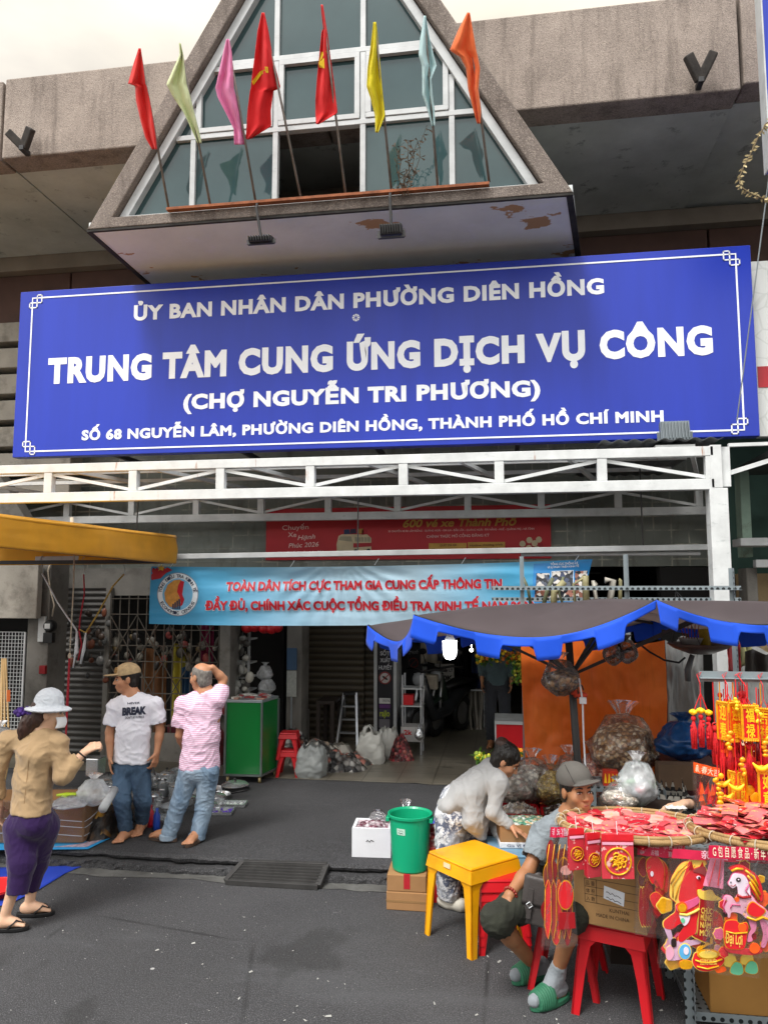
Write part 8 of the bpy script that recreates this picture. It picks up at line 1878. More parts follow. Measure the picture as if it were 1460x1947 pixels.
def hand(s,w_,d_,n,curl=.4,k=1.0,spread=.0,side=1):
 """palm from wrist w_ along d_, palm faces n, thumb on the side n x d_ * side"""
 d_=Vector(d_).normalized();n=Vector(n);n=(n-d_*n.dot(d_)).normalized();sd=n.cross(d_)*side;w_=Vector(w_)
 s.cap(w_,w_+d_*.03*k,.024*k,.027*k,.015,n,.62)
 for i in range(4):s.cap(w_+d_*.03*k+sd*(.012*(1.5-i))*k,w_+d_*.088*k+sd*(.0195*(1.5-i))*k,.012*k,.0115*k,.012)
 for i,ln in enumerate((.9,1.0,.94,.76)):
  p=w_+d_*.09*k+sd*(.0195*(1.5-i))*k;a=spread*(1.5-i)
  for j,(l_,r0,r1)in enumerate(((.042,.0088,.0082),(.027,.0082,.0076),(.022,.0076,.0062))):
   a2=curl*(j+.6);v_=(d_*math.cos(a2)+n*math.sin(a2)+sd*a*.5).normalized();e=p+v_*l_*ln*k;s.cap(p,e,r0*k,r1*k,.004);p=e
 p=w_+d_*.025*k+sd*.024*k;v_=(d_*.75+sd*.75+n*.25).normalized();e=p+v_*.045*k;s.cap(p,e,.0125*k,.0105*k,.014);s.cap(e,e+(v_+d_*.5+n*curl).normalized()*.03*k,.0105*k,.008*k,.004)
def foot(s,a,d_,sole=None,toes=True,k=1.0,pitch=0):
 d_=Vector(d_);d_.z=0;d_.normalize();sd=V(d_.y,-d_.x,0);a=Vector(a);z=sole if sole is not None else a.z-.08;q=lambda f_,l_,h_:V(a.x,a.y,z)+d_*f_*k+sd*l_*k+V(0,0,h_*k-pitch*f_)
 s.cap(a,q(-.035,0,.035),.036*k,.033*k,.03);s.cap(a,q(.06,0,.04),.033*k,.03*k,.03);s.cap(q(-.035,0,.03),q(.10,0,.026),.03*k,.034*k,.03);s.cap(q(.06,.0,.03),q(.12,.0,.022),.036*k,.034*k,.02,V(0,0,1),.6)
 for i,(l_,ln,r_)in enumerate(((.030,.058,.013),(.012,.056,.0095),(-.004,.05,.009),(-.019,.042,.0085),(-.032,.03,.008))):s.cap(q(.12,l_,.018),q(.12+ln,l_*1.15,.011),r_*1.1*k,r_*k,.006)
def grid_of(pts,h,m=.2):return SDF([min(p[i]for p in pts)-m for i in range(3)],[max(p[i]for p in pts)+m for i in range(3)],h)
def mid(a,b,t=.5):return a.lerp(b,t)
def person(label,skin,P,body_f,head_f,head_u=(0,0,1),k=1.0,h=.006,feet=None,hands=None,faceon=True,brow=M_hair,rad=None,name='person'):
 """P: joints in the place; hands/feet: per side keyword lists"""
 t=thing(name,label,'person',(P['pel'].x,P['pel'].y,min(P['aL'].z,P['aR'].z)-.08));s=grid_of(list(P.values()),h);R_=dict(ua=.043,el=.036,wr=.026,th=.07,kn=.05,an=.034);R_.update(rad or{})
 r=Vector(body_f).cross(V(0,0,1)).normalized()
 head(s,P['head'],head_f,head_u,k);s.cap(mid(P['head'],P['neck'],.45)-Vector(head_f).normalized()*.015,P['neck'],.05,.056,.03)
 s.loft([(P['neck'],.07,.06),(P['chest'],.13,.078),(P['belly'],.10,.07),(P['pel'],.11,.075)],r,.05)
 for sd in 'LR':
  S_,E,W,Hp,K,A=(P[x+sd]for x in 'sewhka');s.cap(P['neck'],S_,.045,.045,.04);s.cap(S_,E,R_['ua'],R_['el'],.03);s.cap(E,mid(E,W,.35),R_['el'],R_['el']*1.02,.02);s.cap(mid(E,W,.3),W,R_['el'],R_['wr'],.02)
  s.cap(Hp,K,R_['th'],R_['kn'],.03);s.cap(K,mid(K,A,.35),R_['kn']*.95,R_['kn'],.03);s.cap(mid(K,A,.3),A,R_['kn'],R_['an'],.02)
  if hands and hands.get(sd):hand(s,W,**hands[sd])
  if feet and feet.get(sd):foot(s,A,**feet[sd])
 s.build('body',skin,t,1)
 if faceon:face(t,P['head'],head_f,head_u,k,brow)
 return t
def shirt(t,m,P,f_,rings,sl,h=.007,dispf=None,name='shirt'):
 """rings: torso (centre, half width, half depth); sl: side -> list of (point, radius) down the sleeve"""
 pts=[c for c,_,_ in rings]+[p for q in sl.values()for p,_ in q];s=grid_of(pts,h,.26);r=Vector(f_).cross(V(0,0,1)).normalized();s.loft(rings,r,.05)
 for q in sl.values():
  s.cap(mid(rings[0][0],q[0][0],.3),q[0][0],.07,q[0][1],.05)
  for(a,ra),(b,rb)in zip(q,q[1:]):s.cap(a,b,ra,rb,.03)
 for q in sl.values():(a,ra),(b,rb)=q[-2],q[-1];n=(b-a).normalized();s.cut(b,n,b,rb*1.3);s.cap(b-n*.02,b+n*.1,rb-.008,rb-.005,0,sub=True)
 (a,_,_),(b,wb,db)=rings[-2],rings[-1];n=(b-a).normalized();s.cut(b,n,b,max(wb,db)*1.6)
 return s.build(name,m,t,1,dispf or folds(.008,5,8,P['neck'].x))
def trousers(t,m,P,f_,top,w_,d_,legs,h=.007,dispf=None,name='trousers'):
 pts=[top,P['pel']]+[p for q in legs.values()for p,_ in q];s=grid_of(pts,h,.22);r=Vector(f_).cross(V(0,0,1)).normalized();s.loft([(top,w_,d_),(P['pel'],w_*1.08,d_*1.12)],r,.04)
 for q in legs.values():
  for(a,ra),(b,rb)in zip(q,q[1:]):s.cap(a,b,ra,rb,.03)
 for q in legs.values():(a,ra),(b,rb)=q[-2],q[-1];n=(b-a).normalized();s.cut(b,n,b,rb*1.35);s.cap(b-n*.02,b+n*.1,rb-.008,rb-.006,0,sub=True)
 return s.build(name,m,t,1,dispf or folds(.008,6,9,P['pel'].x))
def hairdo(t,m,c,f_,u,k=1.0,cutp=(.03,.045),extra=None,grow=1.0,h=.004,low=-.09):
 r,f_,u,Rm=fr(f_,u);s=SDF(c-V(.3,.3,.35),c+V(.3,.3,.25),h);s.ell(c+u*.036*k-f_*.018*k,(.082*k*grow,.099*k*grow,.09*k*grow),Rm,.01);s.ell(c-f_*.05*k-u*.03*k,(.07*k,.055*k,.07*k),Rm,.02);s.cut(c+u*cutp[0]*k+f_*cutp[1]*k,f_*.8-u*.5);s.cut(c+u*low*k,-u)
 if extra:extra(s,r,f_,u)
 return s.build('hair',m,t,1,lambda p,n:.0045*mnoise.noise(V(p.x*95,p.y*95,p.z*26))+.003*mnoise.noise(V(p.x*40,p.y*40,p.z*14)))
def cap_hat(t,m,c,f_,u,k=1.0,m2=None,brim=(.07,.072),h=.004,name='cap'):
 r,f_,u,Rm=fr(f_,u);s=SDF(c-V(.3,.3,.3),c+V(.3,.3,.3),h);s.ell(c+u*.045*k-f_*.012*k,(.089*k,.108*k,.088*k),Rm,0);s.cut(c+u*.028*k,-u-f_*.1);s.ell(c+u*.036*k+f_*.115*k,(brim[0]*k,brim[1]*k,.009*k),Rm,.008);return s.build(name,m,t,1)
G=lambda x,y,Y:Yp(x,y,Y)
random.seed(9)
# ---- woman in the beige blazer, walking away to the right
Y=5.02
P=dict(head=G(92,1356,Y),neck=G(77,1394,Y),chest=G(68,1440,Y),belly=G(62,1500,Y),pel=G(62,1560,Y),sL=G(16,1408,Y-.02),sR=G(112,1412,Y),eL=G(-8,1470,Y-.04),wL=G(0,1530,Y),eR=G(120,1476,Y-.03),wR=G(160,1431,Y+.05),hL=G(38,1566,Y-.03),hR=G(84,1566,Y+.03),kL=G(40,1650,4.93),kR=G(66,1645,5.14),aL=G(6,1752,4.90),aR=G(56,1726,5.14))
fW=V(.75,.66,0)
t=person('woman in a beige blazer, purple trousers and white bucket hat walking at the left',M_skinp,P,fW,V(.85,.5,-.05),k=.98,hands=dict(R=dict(d_=V(.8,.2,.5),n=V(-.2,.5,-.7),curl=1.15,k=.95,side=-1),L=dict(d_=V(0,.2,-1),n=V(1,.3,0),curl=.4)),feet=dict(L=dict(d_=V(1,.25,0),sole=.03,k=.82),R=dict(d_=V(1,.3,0),sole=.03,k=.82)),brow=M_hairb,rad=dict(th=.07,kn=.045,an=.029))
M_beige=m_fab('beige_suiting','#a88d6a',.8,.06)
shirt(t,M_beige,P,fW,[(P['neck']+V(0,0,-.01),.08,.07),(G(70,1425,Y),.175,.115),(G(64,1480,Y),.155,.115),(G(60,1541,Y),.185,.135)],dict(R=[(P['sR'],.062),(P['eR'],.056),(mid(P['eR'],P['wR'],.78),.047)],L=[(P['sL'],.062),(P['eL'],.056),(mid(P['eL'],P['wL'],.8),.047)]),dispf=folds(.010,4.5,6,3),name='blazer')
b=MB()
for a_,b_ in(((60,1402),(46,1530)),((96,1420),(98,1532))):b.tube([G(a_[0]+(b_[0]-a_[0])*i/6,a_[1]+(b_[1]-a_[1])*i/6,4.70)for i in range(7)],.002,4)
bl_=[o for o in t.children if o.name.startswith('blazer')][0];wr=onto(bvh_of(bl_),ray(70,1470),.0005)
for v_ in b.bm.verts:v_.co=wr(v_.co.copy())
b.build('back_seam',mat('seam_brown','#8a6a45',.9),t)
M_purp=m_fab('purple_crepe','#2a1244',.75,.08)
trousers(t,M_purp,P,fW,G(61,1538,Y),.175,.125,dict(L=[(G(40,1572,4.98),.112),(G(42,1640,4.93),.088),(G(34,1700,4.9),.066)],R=[(G(82,1572,5.06),.112),(G(68,1640,5.14),.082),(G(58,1690,5.15),.06)]),dispf=folds(.006,6,3.5,1))
hc=P['head'];hf=V(.85,.5,-.05)
def tail(s,r,f_,u):
 s.chain([hc-f_*.08-u*.02,G(58,1372,4.97),G(50,1388,4.96),G(42,1402,4.95)],[.06,.058,.05,.022],.03)
hairdo(t,M_hairb,hc,hf,V(0,0,1),.98,(.0,.0),tail,low=-.12)
b=MB();p=G(52,1353,4.97)
for i in range(26):b.ell(p+V(random.uniform(-.06,.07),random.uniform(-.04,.04),random.uniform(-.02,.02)),random.uniform(.012,.022),7,nv=5)
b.build('hair_scrunchie',mat('purple_velvet','#3c1d6e',.7,.4,30),t,smooth=True)
M_hat=m_fab('white_hat_cloth','#c4c9cf',.85,.05);r,f_,u,Rm=fr(hf,V(-.05,0,1));s=SDF(hc-V(.3,.3,.2),hc+V(.3,.3,.3),.0045)
s.loft([(hc+u*.045,.094,.105),(hc+u*.085,.086,.096),(hc+u*.102,.07,.078)],r,.01);s.ell(hc+u*.028,(.148,.156,.022),Rm,.02);s.cut(hc+u*.016,-u);s.build('bucket_hat',M_hat,t,1,folds(.005,11,20,2))
b=MB();q=lambda a,b_,d_:hc+r*a+f_*b_+u*d_;b.grid(lambda x,y:q(.075*math.sin((x-.5)*2.6),.03+.085*math.cos((x-.5)*2.6)+.012*math.sin(y*3),-.02-.075*y),14,8);b.build('face_mask',m_fab('mask_white','#e6e8ea',.8),t,smooth=True,solid=.003)
b=MB();b.torus(P['wR']-V(.015,0,.012),.034,.006,P['wR']-P['eR']);b.build('bracelet',M_black,t,smooth=True)
for A_,d_ in((P['aL'],V(1,.25,0)),(P['aR'],V(1,.3,0))):
 d_=d_.normalized();sd=V(d_.y,-d_.x,0);g0=V(A_.x,A_.y,0)+d_*.045;b=MB();n=26
 ol=[(math.cos(2*math.pi*i/n)*.128,math.sin(2*math.pi*i/n)*(.046+.006*math.cos(2*math.pi*i/n)))for i in range(n)];b.prism([g0+d_*x+sd*y+V(0,0,.004)for x,y in ol],V(0,0,.024));sh=b.build('sandal',M_black,t,bevel=.004)
 b=MB();b.tube([g0+d_*.0+sd*.045+V(0,0,.03),g0+d_*.05+sd*.02+V(0,0,.072),g0+d_*.085+V(0,0,.045),g0+d_*.05-sd*.02+V(0,0,.072),g0-sd*.045+V(0,0,.03)],.013,8,flat=.4);b.build('strap',M_black,sh,smooth=True)
# ---- man in the white T-shirt and cap
Y=6.52
P=dict(head=G(241,1291,Y-.02),neck=G(252,1324,Y),chest=G(255,1365,Y),belly=G(252,1410,Y),pel=G(251,1455,Y),sR=G(219,1343,Y-.02),sL=G(296,1340,Y+.02),eR=G(209,1392,Y-.02),wR=G(210,1435,Y-.06),eL=G(305,1388,Y+.05),wL=G(299,1430,Y),hR=G(234,1460,Y),hL=G(268,1460,Y),kR=G(232,1523,Y-.10),kL=G(272,1522,Y-.04),aR=G(241,1582,Y-.04),aL=G(271,1567,Y+.16))
fC=V(-.15,-1,0);hfC=V(-.92,-.55,-.05)
t=person('man in a tan cap, white printed T-shirt and jeans standing barefoot',M_skin,P,fC,hfC,hands=dict(R=dict(d_=V(.15,-.2,-1),n=V(.8,.4,0),curl=.25,side=-1),L=dict(d_=V(-.1,-.2,-1),n=V(-.9,.3,0),curl=.6)),feet=dict(R=dict(d_=V(.05,-1,0),sole=KZ+.004),L=dict(d_=V(.2,-1,0),sole=KZ+.035,pitch=.22)))
M_tee=m_fab('white_jersey','#e2e2ea',.85,.03)
T=shirt(t,M_tee,P,fC,[(P['neck']+V(0,0,-.02),.075,.06),(G(256,1345,Y),.165,.105),(G(254,1390,Y),.155,.115),(G(251,1448,Y),.168,.125)],dict(R=[(P['sR'],.062),(mid(P['sR'],P['eR'],.45),.066),(mid(P['sR'],P['eR'],.7),.07)],L=[(P['sL'],.062),(mid(P['sL'],P['eL'],.45),.066),(mid(P['sL'],P['eL'],.7),.07)]),dispf=folds(.010,5,7,5),name='t_shirt')
wr=onto(bvh_of(T),ray(255,1370),.004);M_tp=mat('shirt_print','#2b3144',.7)
def tt(s_,x0,y0,x1,y1,cp_,bold=.02,m=None):p_,q_=G(x0,y0,6.38),G(x1,y1,6.38);text(s_,p_,q_,cp_*6.4/F,m or M_tp,t,bold=bold,warp=wr,up=(0,0,1),name='print')
tt('NEVER',243,1339,267,1338,4);tt('BREAK',233,1361,278,1358,16,.07);tt("DON'T BE IN PRICE",239,1367,275,1365,4.5)
trousers(t,m_denim('blue_denim','#2b3848','#516880'),P,fC,G(251,1440,Y),.145,.105,dict(R=[(P['hR'],.09),(P['kR'],.07),(G(240,1578,Y-.05),.058)],L=[(P['hL'],.09),(P['kL'],.07),(G(271,1560,Y+.13),.058)]),name='jeans')
hairdo(t,M_hair,P['head'],hfC,V(0,0,1),1,(-.01,.035));M_tan2=mat('tan_cap_cloth','#b39a74',.9,.2,30,.3,200)
cap_hat(t,M_tan2,P['head']+V(0,0,.008),hfC,V(-.12,0,1),1.04);r,f_,u,Rm=fr(hfC,V(-.12,0,1));b=MB();cc=P['head']+f_*.085+u*.075;b.ell(cc,(.05,.018,.035),14,Rm);b.build('cap_patch',mat('cap_patch','#8a6a3c',.9,.5,60),t,smooth=True)
b=MB();p=P['wL']+V(-.01,-.05,-.12);b.tube([p,p+V(.03,-.02,-.06)],.008,6);b.build('held_phone',M_black,t)
# ---- man in the pink striped T-shirt, seen from behind
Y=6.5
P=dict(head=G(382,1287,Y),neck=G(392,1318,Y),chest=G(388,1365,Y),belly=G(384,1415,Y),pel=G(378,1462,Y),sL=G(350,1340,Y),sR=G(417,1325,Y+.02),eR=G(424,1296,Y+.03),wR=G(404,1269,Y+.0),eL=G(342,1398,Y),wL=G(352,1426,Y+.12),hL=G(361,1468,Y),hR=G(396,1468,Y),kL=G(342,1525,Y-.02),kR=G(389,1532,Y+.03),aL=G(319,1583,Y-.05),aR=G(375,1583,Y-.02))
P['eR']=G(425,1292,Y+.08);fP=V(-.25,1,0);hfP=V(-.9,.42,-.04)
t=person('grey haired man in a pink striped T-shirt with a hand on his head',M_skin,P,fP,hfP,hands=dict(R=dict(d_=V(-1,.05,.12),n=V(-.1,0,-1),curl=.25,side=1),L=dict(d_=V(.3,.6,-.6),n=V(.8,0,0),curl=.4)),feet=dict(L=dict(d_=V(-1,.15,0),sole=KZ+.02),R=dict(d_=V(-.1,-1,0),sole=KZ+.02)),brow=M_hairg)
shirt(t,m_stripe(),P,fP,[(P['neck']+V(0,0,-.02),.075,.06),(G(386,1345,Y),.155,.10),(G(384,1395,Y),.15,.11),(G(379,1462,Y),.175,.12)],dict(L=[(P['sL'],.072),(mid(P['sL'],P['eL'],.5),.075),(mid(P['sL'],P['eL'],.72),.078)],R=[(G(413,1330,Y),.07),(G(419,1318,Y+.03),.066),(mid(P['sR'],P['eR'],.62),.066)]),dispf=folds(.010,4.5,6,8),name='t_shirt')
b=MB();b.torus(P['neck']+V(0,0,.012),.062,.013,V(.1,-.25,1));b.build('collar',mat('coral_collar','#d8707e',.85),t,smooth=True)
trousers(t,m_denim('pale_denim','#687e94','#96a9ba'),P,fP,G(378,1452,Y),.155,.11,dict(L=[(P['hL'],.093),(P['kL'],.072),(G(320,1592,Y-.05),.066)],R=[(P['hR'],.093),(P['kR'],.072),(G(375,1592,Y-.02),.066)]),name='jeans')
for q in(G(320,1590,Y-.05),G(375,1590,Y-.02)):b=MB();b.tube([q+V(0,0,.025),q-V(0,0,.028)],.073,24);b.build('turn_up',m_denim('denim_turn_up','#75899c','#9fb0c0'),t,bevel=.012)
hairdo(t,M_hairg,P['head'],hfP,V(0,0,1),1,(-.0,.02),lambda s,r,f_,u:s.cut(P['head']+u*.085,u-f_*.3),grow=.985)
for A_,d_ in((P['aL'],V(-1,.15,0)),(P['aR'],V(-.1,-1,0))):d_=d_.normalized();sd=V(d_.y,-d_.x,0);g0=V(A_.x,A_.y,KZ+.003)+d_*.045;b=MB();b.prism([g0+d_*.14*math.cos(a*.25)+sd*.048*math.sin(a*.25)for a in range(25)],V(0,0,.024));b.tube([g0+sd*.047+V(0,0,.02),g0+d_*.04+V(0,0,.075),g0-sd*.047+V(0,0,.02)],.02,8,flat=.5);b.build('slipper',mat('brown_slipper','#4a3a30',.7),t)
# ---- stooping woman
Y=5.72
P=dict(head=G(962,1446,Y-.08),neck=G(936,1466,Y-.02),chest=G(910,1488,Y),belly=G(882,1514,Y),pel=G(866,1544,Y),sL=G(938,1476,Y+.17),sR=G(948,1488,Y-.16),eR=G(938,1545,Y-.2),wR=G(968,1568,Y-.2),eL=G(940,1560,Y+.1),wL=G(948,1590,Y+.0),hL=G(884,1554,Y+.08),hR=G(858,1554,Y-.06),kL=G(893,1640,Y+.1),kR=G(852,1636,Y-.06),aL=G(884,1700,Y+.16),aR=G(852,1703,Y+.0))
fS=V(.95,-.15,-.3);hfS=V(.85,-.1,-.6);huS=V(.5,-.1,.85)
t=person('woman in a pale grey cardigan and printed trousers stooping over the sweets',M_skin,P,V(.95,-.2,0),hfS,huS,k=.96,hands=dict(R=dict(d_=V(.9,-.1,-.45),n=V(0,.1,-1),curl=.3,spread=.12),L=dict(d_=V(.3,-.3,-.8),n=V(.3,-.8,0),curl=.5)),rad=dict(th=.08))
M_card2=m_fab('pale_grey_knit','#a9a9a8',.9,.05)
s=grid_of([P[x]for x in('neck','pel','sL','sR','eR','wR','eL')],.007,.28);rS=V(.2,.98,0)
s.loft([(P['neck']-V(.02,0,.0),.09,.07),(G(914,1486,Y),.175,.10),(G(882,1508,Y),.165,.10),(G(858,1530,Y),.18,.095)],rS,.05);s.loft([(G(905,1510,Y-.05),.17,.08),(G(905,1560,Y-.08),.16,.075),(G(916,1590,Y-.10),.05,.03)],rS,.06)
for a,e,w_ in(('sR','eR','wR'),('sL','eL','wL')):s.cap(P['neck'],P[a],.07,.068,.05);s.cap(P[a],P[e],.06,.048,.04);s.cap(P[e],mid(P[e],P[w_],.9),.05,.036,.03)
s.cut(G(840,1538,Y),V(-.5,0,-.85),G(838,1550,Y),.2);s.build('cardigan',M_card2,t,1,folds(.010,5,6,2))
trousers(t,m_print(),P,V(.95,-.2,0),G(868,1522,Y),.145,.12,dict(R=[(P['hR'],.115),(P['kR'],.092),(G(853,1704,Y-.0),.076)],L=[(P['hL'],.11),(P['kL'],.09),(G(884,1700,Y+.16),.075)]),dispf=folds(.011,6,5,4))
def bun(s,r,f_,u):s.ell(P['head']-f_*.085+u*.075,(.052,.05,.046),None,.02)
hairdo(t,M_hair,P['head'],hfS,huS,.98,(.02,.055),bun,low=-.08,grow=1.03);b=MB();r,f_,u,Rm=fr(hfS,huS);b.ell(P['head']-f_*.088+u*.078,(.054,.052,.048),14,Rm);b.build('hair_bun',M_hairb,t,smooth=True)
for A_,d_ in((P['aR'],V(.9,-.35,0)),(P['aL'],V(.9,-.2,0))):d_=d_.normalized();g0=V(A_.x,A_.y,0);s=SDF(g0-V(.2,.2,.02),g0+V(.25,.2,.2),.005);s.cap(g0-d_*.045+V(0,0,.045),g0+d_*.1+V(0,0,.04),.042,.048,.02);s.cap(g0+V(0,0,.09),g0+V(0,0,.04),.036,.045,.02);s.cut(g0+V(0,0,.003),V(0,0,-1));s.build('clog',mat('white_clog','#cfcabc',.6,.1),t,1)
# ---- seated vendor in the cap
Y=4.84
P=dict(head=G(1096,1504,Y-.03),neck=G(1082,1554,Y),chest=G(1078,1610,Y),belly=G(1080,1680,Y+.02),pel=V(STOOL.x-.02,STOOL.y,.53),sR=G(1034,1586,Y-.05),sL=G(1128,1582,Y+.08),eR=G(1004,1655,Y-.16),wR=G(968,1702,Y-.32),eL=G(1150,1650,Y-.05),wL=G(1130,1710,Y-.15),hR=V(STOOL.x-.11,STOOL.y-.02,.52),hL=V(STOOL.x+.07,STOOL.y-.05,.52),kR=G(942,1748,Y-.40),kL=G(1090,1742,4.46),aR=G(1022,1842,4.82),aL=G(1057,1856,4.56))
fV=V(-.35,-.95,0);hfV=V(.42,-.9,.10)
t=person('seated vendor in a grey cap and grey T-shirt with a shoulder bag',M_skind,P,fV,hfV,k=1.07,h=.0046,hands=dict(R=dict(d_=V(-.55,-.35,-.62),n=V(.25,.25,-.9),curl=.22,spread=.26,k=1.08,side=-1),L=dict(d_=V(-.4,-.6,-.5),n=V(0,0,-1),curl=.4)),feet=dict(R=dict(d_=V(-.7,-.6,0),sole=.02,k=.84),L=dict(d_=V(-.75,-.7,0),sole=.02,k=.84)),rad=dict(el=.038,wr=.029))
M_gt=mat('grey_marl','#7d858a',.9,.2,14,.45,60)
shirt(t,M_gt,P,fV,[(P['neck']+V(0,0,-.02),.08,.065),(G(1078,1590,Y),.185,.12),(G(1078,1650,Y),.165,.13),(G(1080,1730,Y+.05),.175,.14)],dict(R=[(P['sR'],.075),(mid(P['sR'],P['eR'],.4),.072),(mid(P['sR'],P['eR'],.68),.074)],L=[(P['sL'],.075),(mid(P['sL'],P['eL'],.4),.072),(mid(P['sL'],P['eL'],.68),.074)]),h=.006,dispf=folds(.009,6,7,6),name='t_shirt')
trousers(t,mat('dark_green_camo','#26281f',.9,.45,12,.3,200),P,fV,P['pel']+V(0,0,.06),.165,.13,dict(R=[(P['hR'],.105),(mid(P['hR'],P['kR'],.6),.092),(mid(P['hR'],P['kR'],1.0),.078),(mid(P['kR'],P['aR'],.13),.074)],L=[(P['hL'],.10),(mid(P['hL'],P['kL'],.6),.09),(mid(P['hL'],P['kL'],1.0),.078),(mid(P['kL'],P['aL'],.13),.074)]),h=.006,name='shorts')
hairdo(t,M_hair,P['head'],hfV,V(0,0,1),1.07,(-.01,.03));M_gc=mat('grey_cap_cloth','#57544f',.85,.08,6,.3,200);cap_hat(t,M_gc,P['head']+V(0,0,.022),hfV,V(-.2,.12,1),1.12,brim=(.08,.036),h=.0035)
r,f_,u,Rm=fr(hfV,V(-.2,.12,1));b=MB()
for i in(-1,1):b.tube([P['head']+r*i*.06+f_*(.105-.02*j)*1.06+u*(.055+.028*j)for j in range(5)],.0018,5)
b.build('cap_seam',mat('cap_seam','#2c2a28',.9),t)
for A_,d_ in((P['aR'],V(-.7,-.6,0)),(P['aL'],V(-.75,-.7,0))):
 d_=d_.normalized();sd=V(d_.y,-d_.x,0);g0=V(A_.x,A_.y,0)+d_*.05;M_gsl=mat('green_slipper','#2c6a4e',.6,.08);b=MB();b.prism([g0+d_*.145*math.cos(a*.25)+sd*.055*math.sin(a*.25)+V(0,0,.003)for a in range(25)],V(0,0,.028));sh=b.build('slipper',M_gsl,t,bevel=.006)
 a0=V(A_.x,A_.y,.0);q=SDF(g0-V(.25,.25,.02),g0+V(.25,.25,.3),.0045);q.cap(a0+d_*.075+V(0,0,.062),a0+d_*.15+V(0,0,.05),.058,.05,.01);q.cap(a0+d_*.075+V(0,0,.03),a0+d_*.15+V(0,0,.03),.06,.052,.02);q.cut(a0+V(0,0,.012),V(0,0,-1));q.cut(a0+d_*.06,-d_);q.cut(a0+d_*.165,d_);q.build('strap',M_gsl,sh,1,lambda p,n:.002*math.sin(p.dot(d_)*420))
 s=SDF(g0-V(.25,.25,.02),g0+V(.25,.25,.3),.005);a_=V(A_.x,A_.y,.02);K_=P['kR']if A_==P['aR']else P['kL'];s.cap(A_+(K_-A_).normalized()*.06,A_,.044,.042,.02);s.cap(A_,a_+d_*.1+V(0,0,.045),.044,.037,.03);s.cap(a_-d_*.03+V(0,0,.045),a_+d_*.175+V(0,0,.034),.042,.033,.02);s.build('sock',m_fab('grey_sock','#858b90',.95),t,1,folds(.003,20,30))
b=MB()
for i in range(15):a=i*.419;x,y,d_=basis(P['eR']-P['wR']);b.ell(P['wR']+d_*.015+x*.036*math.cos(a)+y*.036*math.sin(a),.0095,8,nv=6)
b.build('bead_bracelet',mat('red_beads','#8a2a1c',.3),t,smooth=True)
SBG=thing('shoulder_bag','dark grey leather flap bag hanging at the side of the seated vendor','bag',G(1015,1710,Y-.35));M_lea=mat('dark_leather','#45403e',.5,.12,8,.25,90);c0_=G(1026,1706,Y-.33);Rb=Matrix.Translation(c0_)@ rotz(-.15)@ Matrix.Rotation(.14,4,'Y')
b=MB();b.M=Rb;b.box(-.09,.09,-.03,.03,-.15,.11);b.build('bag_body',M_lea,SBG,bevel=.014);b=MB();b.M=Rb;b.grid(lambda u,v_:V(-.092+.184*u,-.034-.006*math.sin(v_*3),.115-.155*v_),6,8);b.build('flap',M_lea,SBG,smooth=True,solid=.006)
b=MB();b.M=Rb;b.box(-.06,-.035,-.049,-.043,-.11,.05);b.build('strap',M_lea,SBG);b=MB();b.M=Rb;b.torus((-.0475,-.052,-.035),.017,.004,(0,1,0),4,6);b.build('buckle',M_ss,SBG)
ts=[o for o in t.children if o.name.startswith('t_shirt')][0];wr=onto(bvh_of(ts),ray(1060,1620),.004);b=MB();pp=[G(1072,1560,Y-.3),G(1058,1590,Y-.3),G(1045,1625,Y-.3),G(1030,1660,Y-.3)];b.tube([wr(p_)for p_ in pp]+[Rb @ V(-.05,.0,.09)],.017,8,flat=.25,up=(0,1,0));b.build('shoulder_strap',M_lea,SBG,smooth=True)
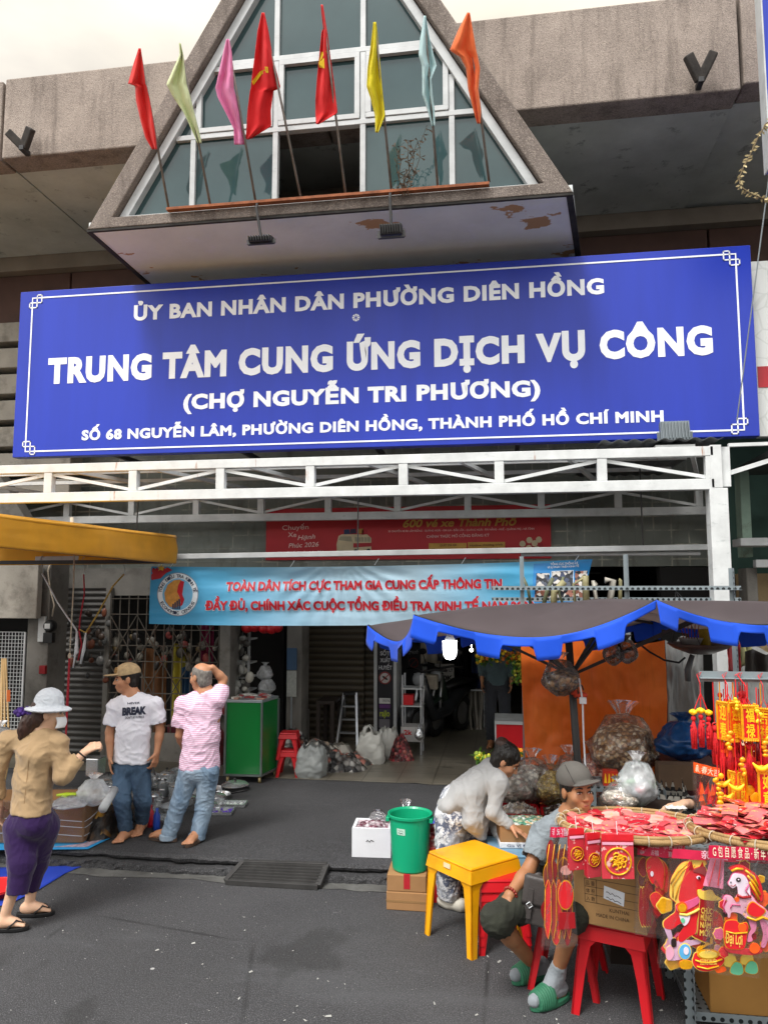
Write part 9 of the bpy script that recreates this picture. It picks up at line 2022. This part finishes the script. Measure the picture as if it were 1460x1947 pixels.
# ---- people half hidden in the background
def simple(label,hp,sc,f_,m_shirt,m_pants,skin,sit=False,arm=None,hands=None,h=.009):
 c=Vector(hp);f_=Vector(f_).normalized();r=f_.cross(V(0,0,1));q=lambda a,b_,d_:c+r*a+f_*b_+V(0,0,d_);P=dict(head=c,neck=q(0,-.02,-.17),chest=q(0,-.02,-.36),belly=q(0,-.02,-.56),pel=q(0,-.02,-.76),sL=q(-.17,0,-.22),sR=q(.17,0,-.22),eL=q(-.22,0,-.5),eR=q(.22,0,-.5),wL=q(-.2,.1,-.72),wR=q(.2,.1,-.72),hL=q(-.09,0,-.78),hR=q(.09,0,-.78),kL=q(-.1,.42 if sit else .02,-.8 if sit else-1.16),kR=q(.1,.42 if sit else .02,-.8 if sit else-1.16),aL=q(-.1,.4 if sit else 0,-1.18 if sit else-1.55),aR=q(.1,.4 if sit else 0,-1.18 if sit else-1.55))
 if arm:P.update(arm)
 sole=min(P['aL'].z,P['aR'].z)-.07;t=person(label,skin,P,f_,f_,h=h,hands=hands or dict(L=dict(d_=V(0,0,-1)+f_*.3,n=r,curl=.4),R=dict(d_=V(0,0,-1)+f_*.3,n=-r,curl=.4)),feet=dict(L=dict(d_=f_,sole=sole),R=dict(d_=f_,sole=sole)))
 shirt(t,m_shirt,P,f_,[(P['neck']+V(0,0,-.02),.08,.065),(P['chest'],.185,.115),(P['belly'],.165,.12),(P['pel']+V(0,0,-.02),.18,.13)],{k_:[(P['s'+k_],.07),(P['e'+k_],.058),(mid(P['e'+k_],P['w'+k_],.8),.045)]for k_ in 'LR'},h=h);trousers(t,m_pants,P,f_,P['pel']+V(0,0,.06),.15,.11,{k_:[(P['h'+k_],.095),(P['k'+k_],.078),(mid(P['k'+k_],P['a'+k_],.95),.06)]for k_ in 'LR'},h=h);hairdo(t,M_hair,c,f_,V(0,0,1),1,h=.007);return t
hp=G(945,1282,10.9);hp.z=KZ+.005+1.62;simple('man in a grey green shirt standing in the shade of the market hall',hp,1,(-.1,-1,0),m_fab('grey_green_shirt','#4a5a5e'),m_fab('dark_trousers','#33353a'),M_skind)
hp=G(404,1345,9.25);simple('person in dark red sitting behind the green cabinet, arm on its top',hp,1,(.5,-.8,0),m_fab('dark_red_shirt','#5a1218'),m_fab('dark_trousers','#33353a'),M_skind,True,dict(eL=G(432,1352,9.1),wL=G(455,1338,8.98),sL=G(418,1335,9.2)),dict(L=dict(d_=V(1,-.1,-.1),n=V(0,0,-1),curl=.2)))
hp=G(1420,1432,5.35);simple('vendor hidden behind the lanterns, one hand resting on the left basket',hp,1,(-.6,-.8,0),m_fab('dark_shirt','#26272c'),m_fab('dark_trousers','#33353a'),M_skinp,True,dict(eR=G(1345,1530,5.3),wR=G(1300,1528,5.06),sR=G(1375,1490,5.35)),dict(R=dict(d_=V(-.85,-.35,-.1),n=V(-.1,-.1,-1),curl=.42,spread=.12,side=-1)),h=.0065)
b=MB();c=G(1284,1536,4.98);b.grid(lambda u,v_:c+V(-.06+.12*u,-.03+.06*v_,.004+.012*fbm((u*4,v_*4,1))),8,6);tag(b.build('white_cloth',m_fab('white_rag','#d8d8d4'),smooth=True,solid=.004),'small white cloth under the hand at the rim of the basket','cloth')
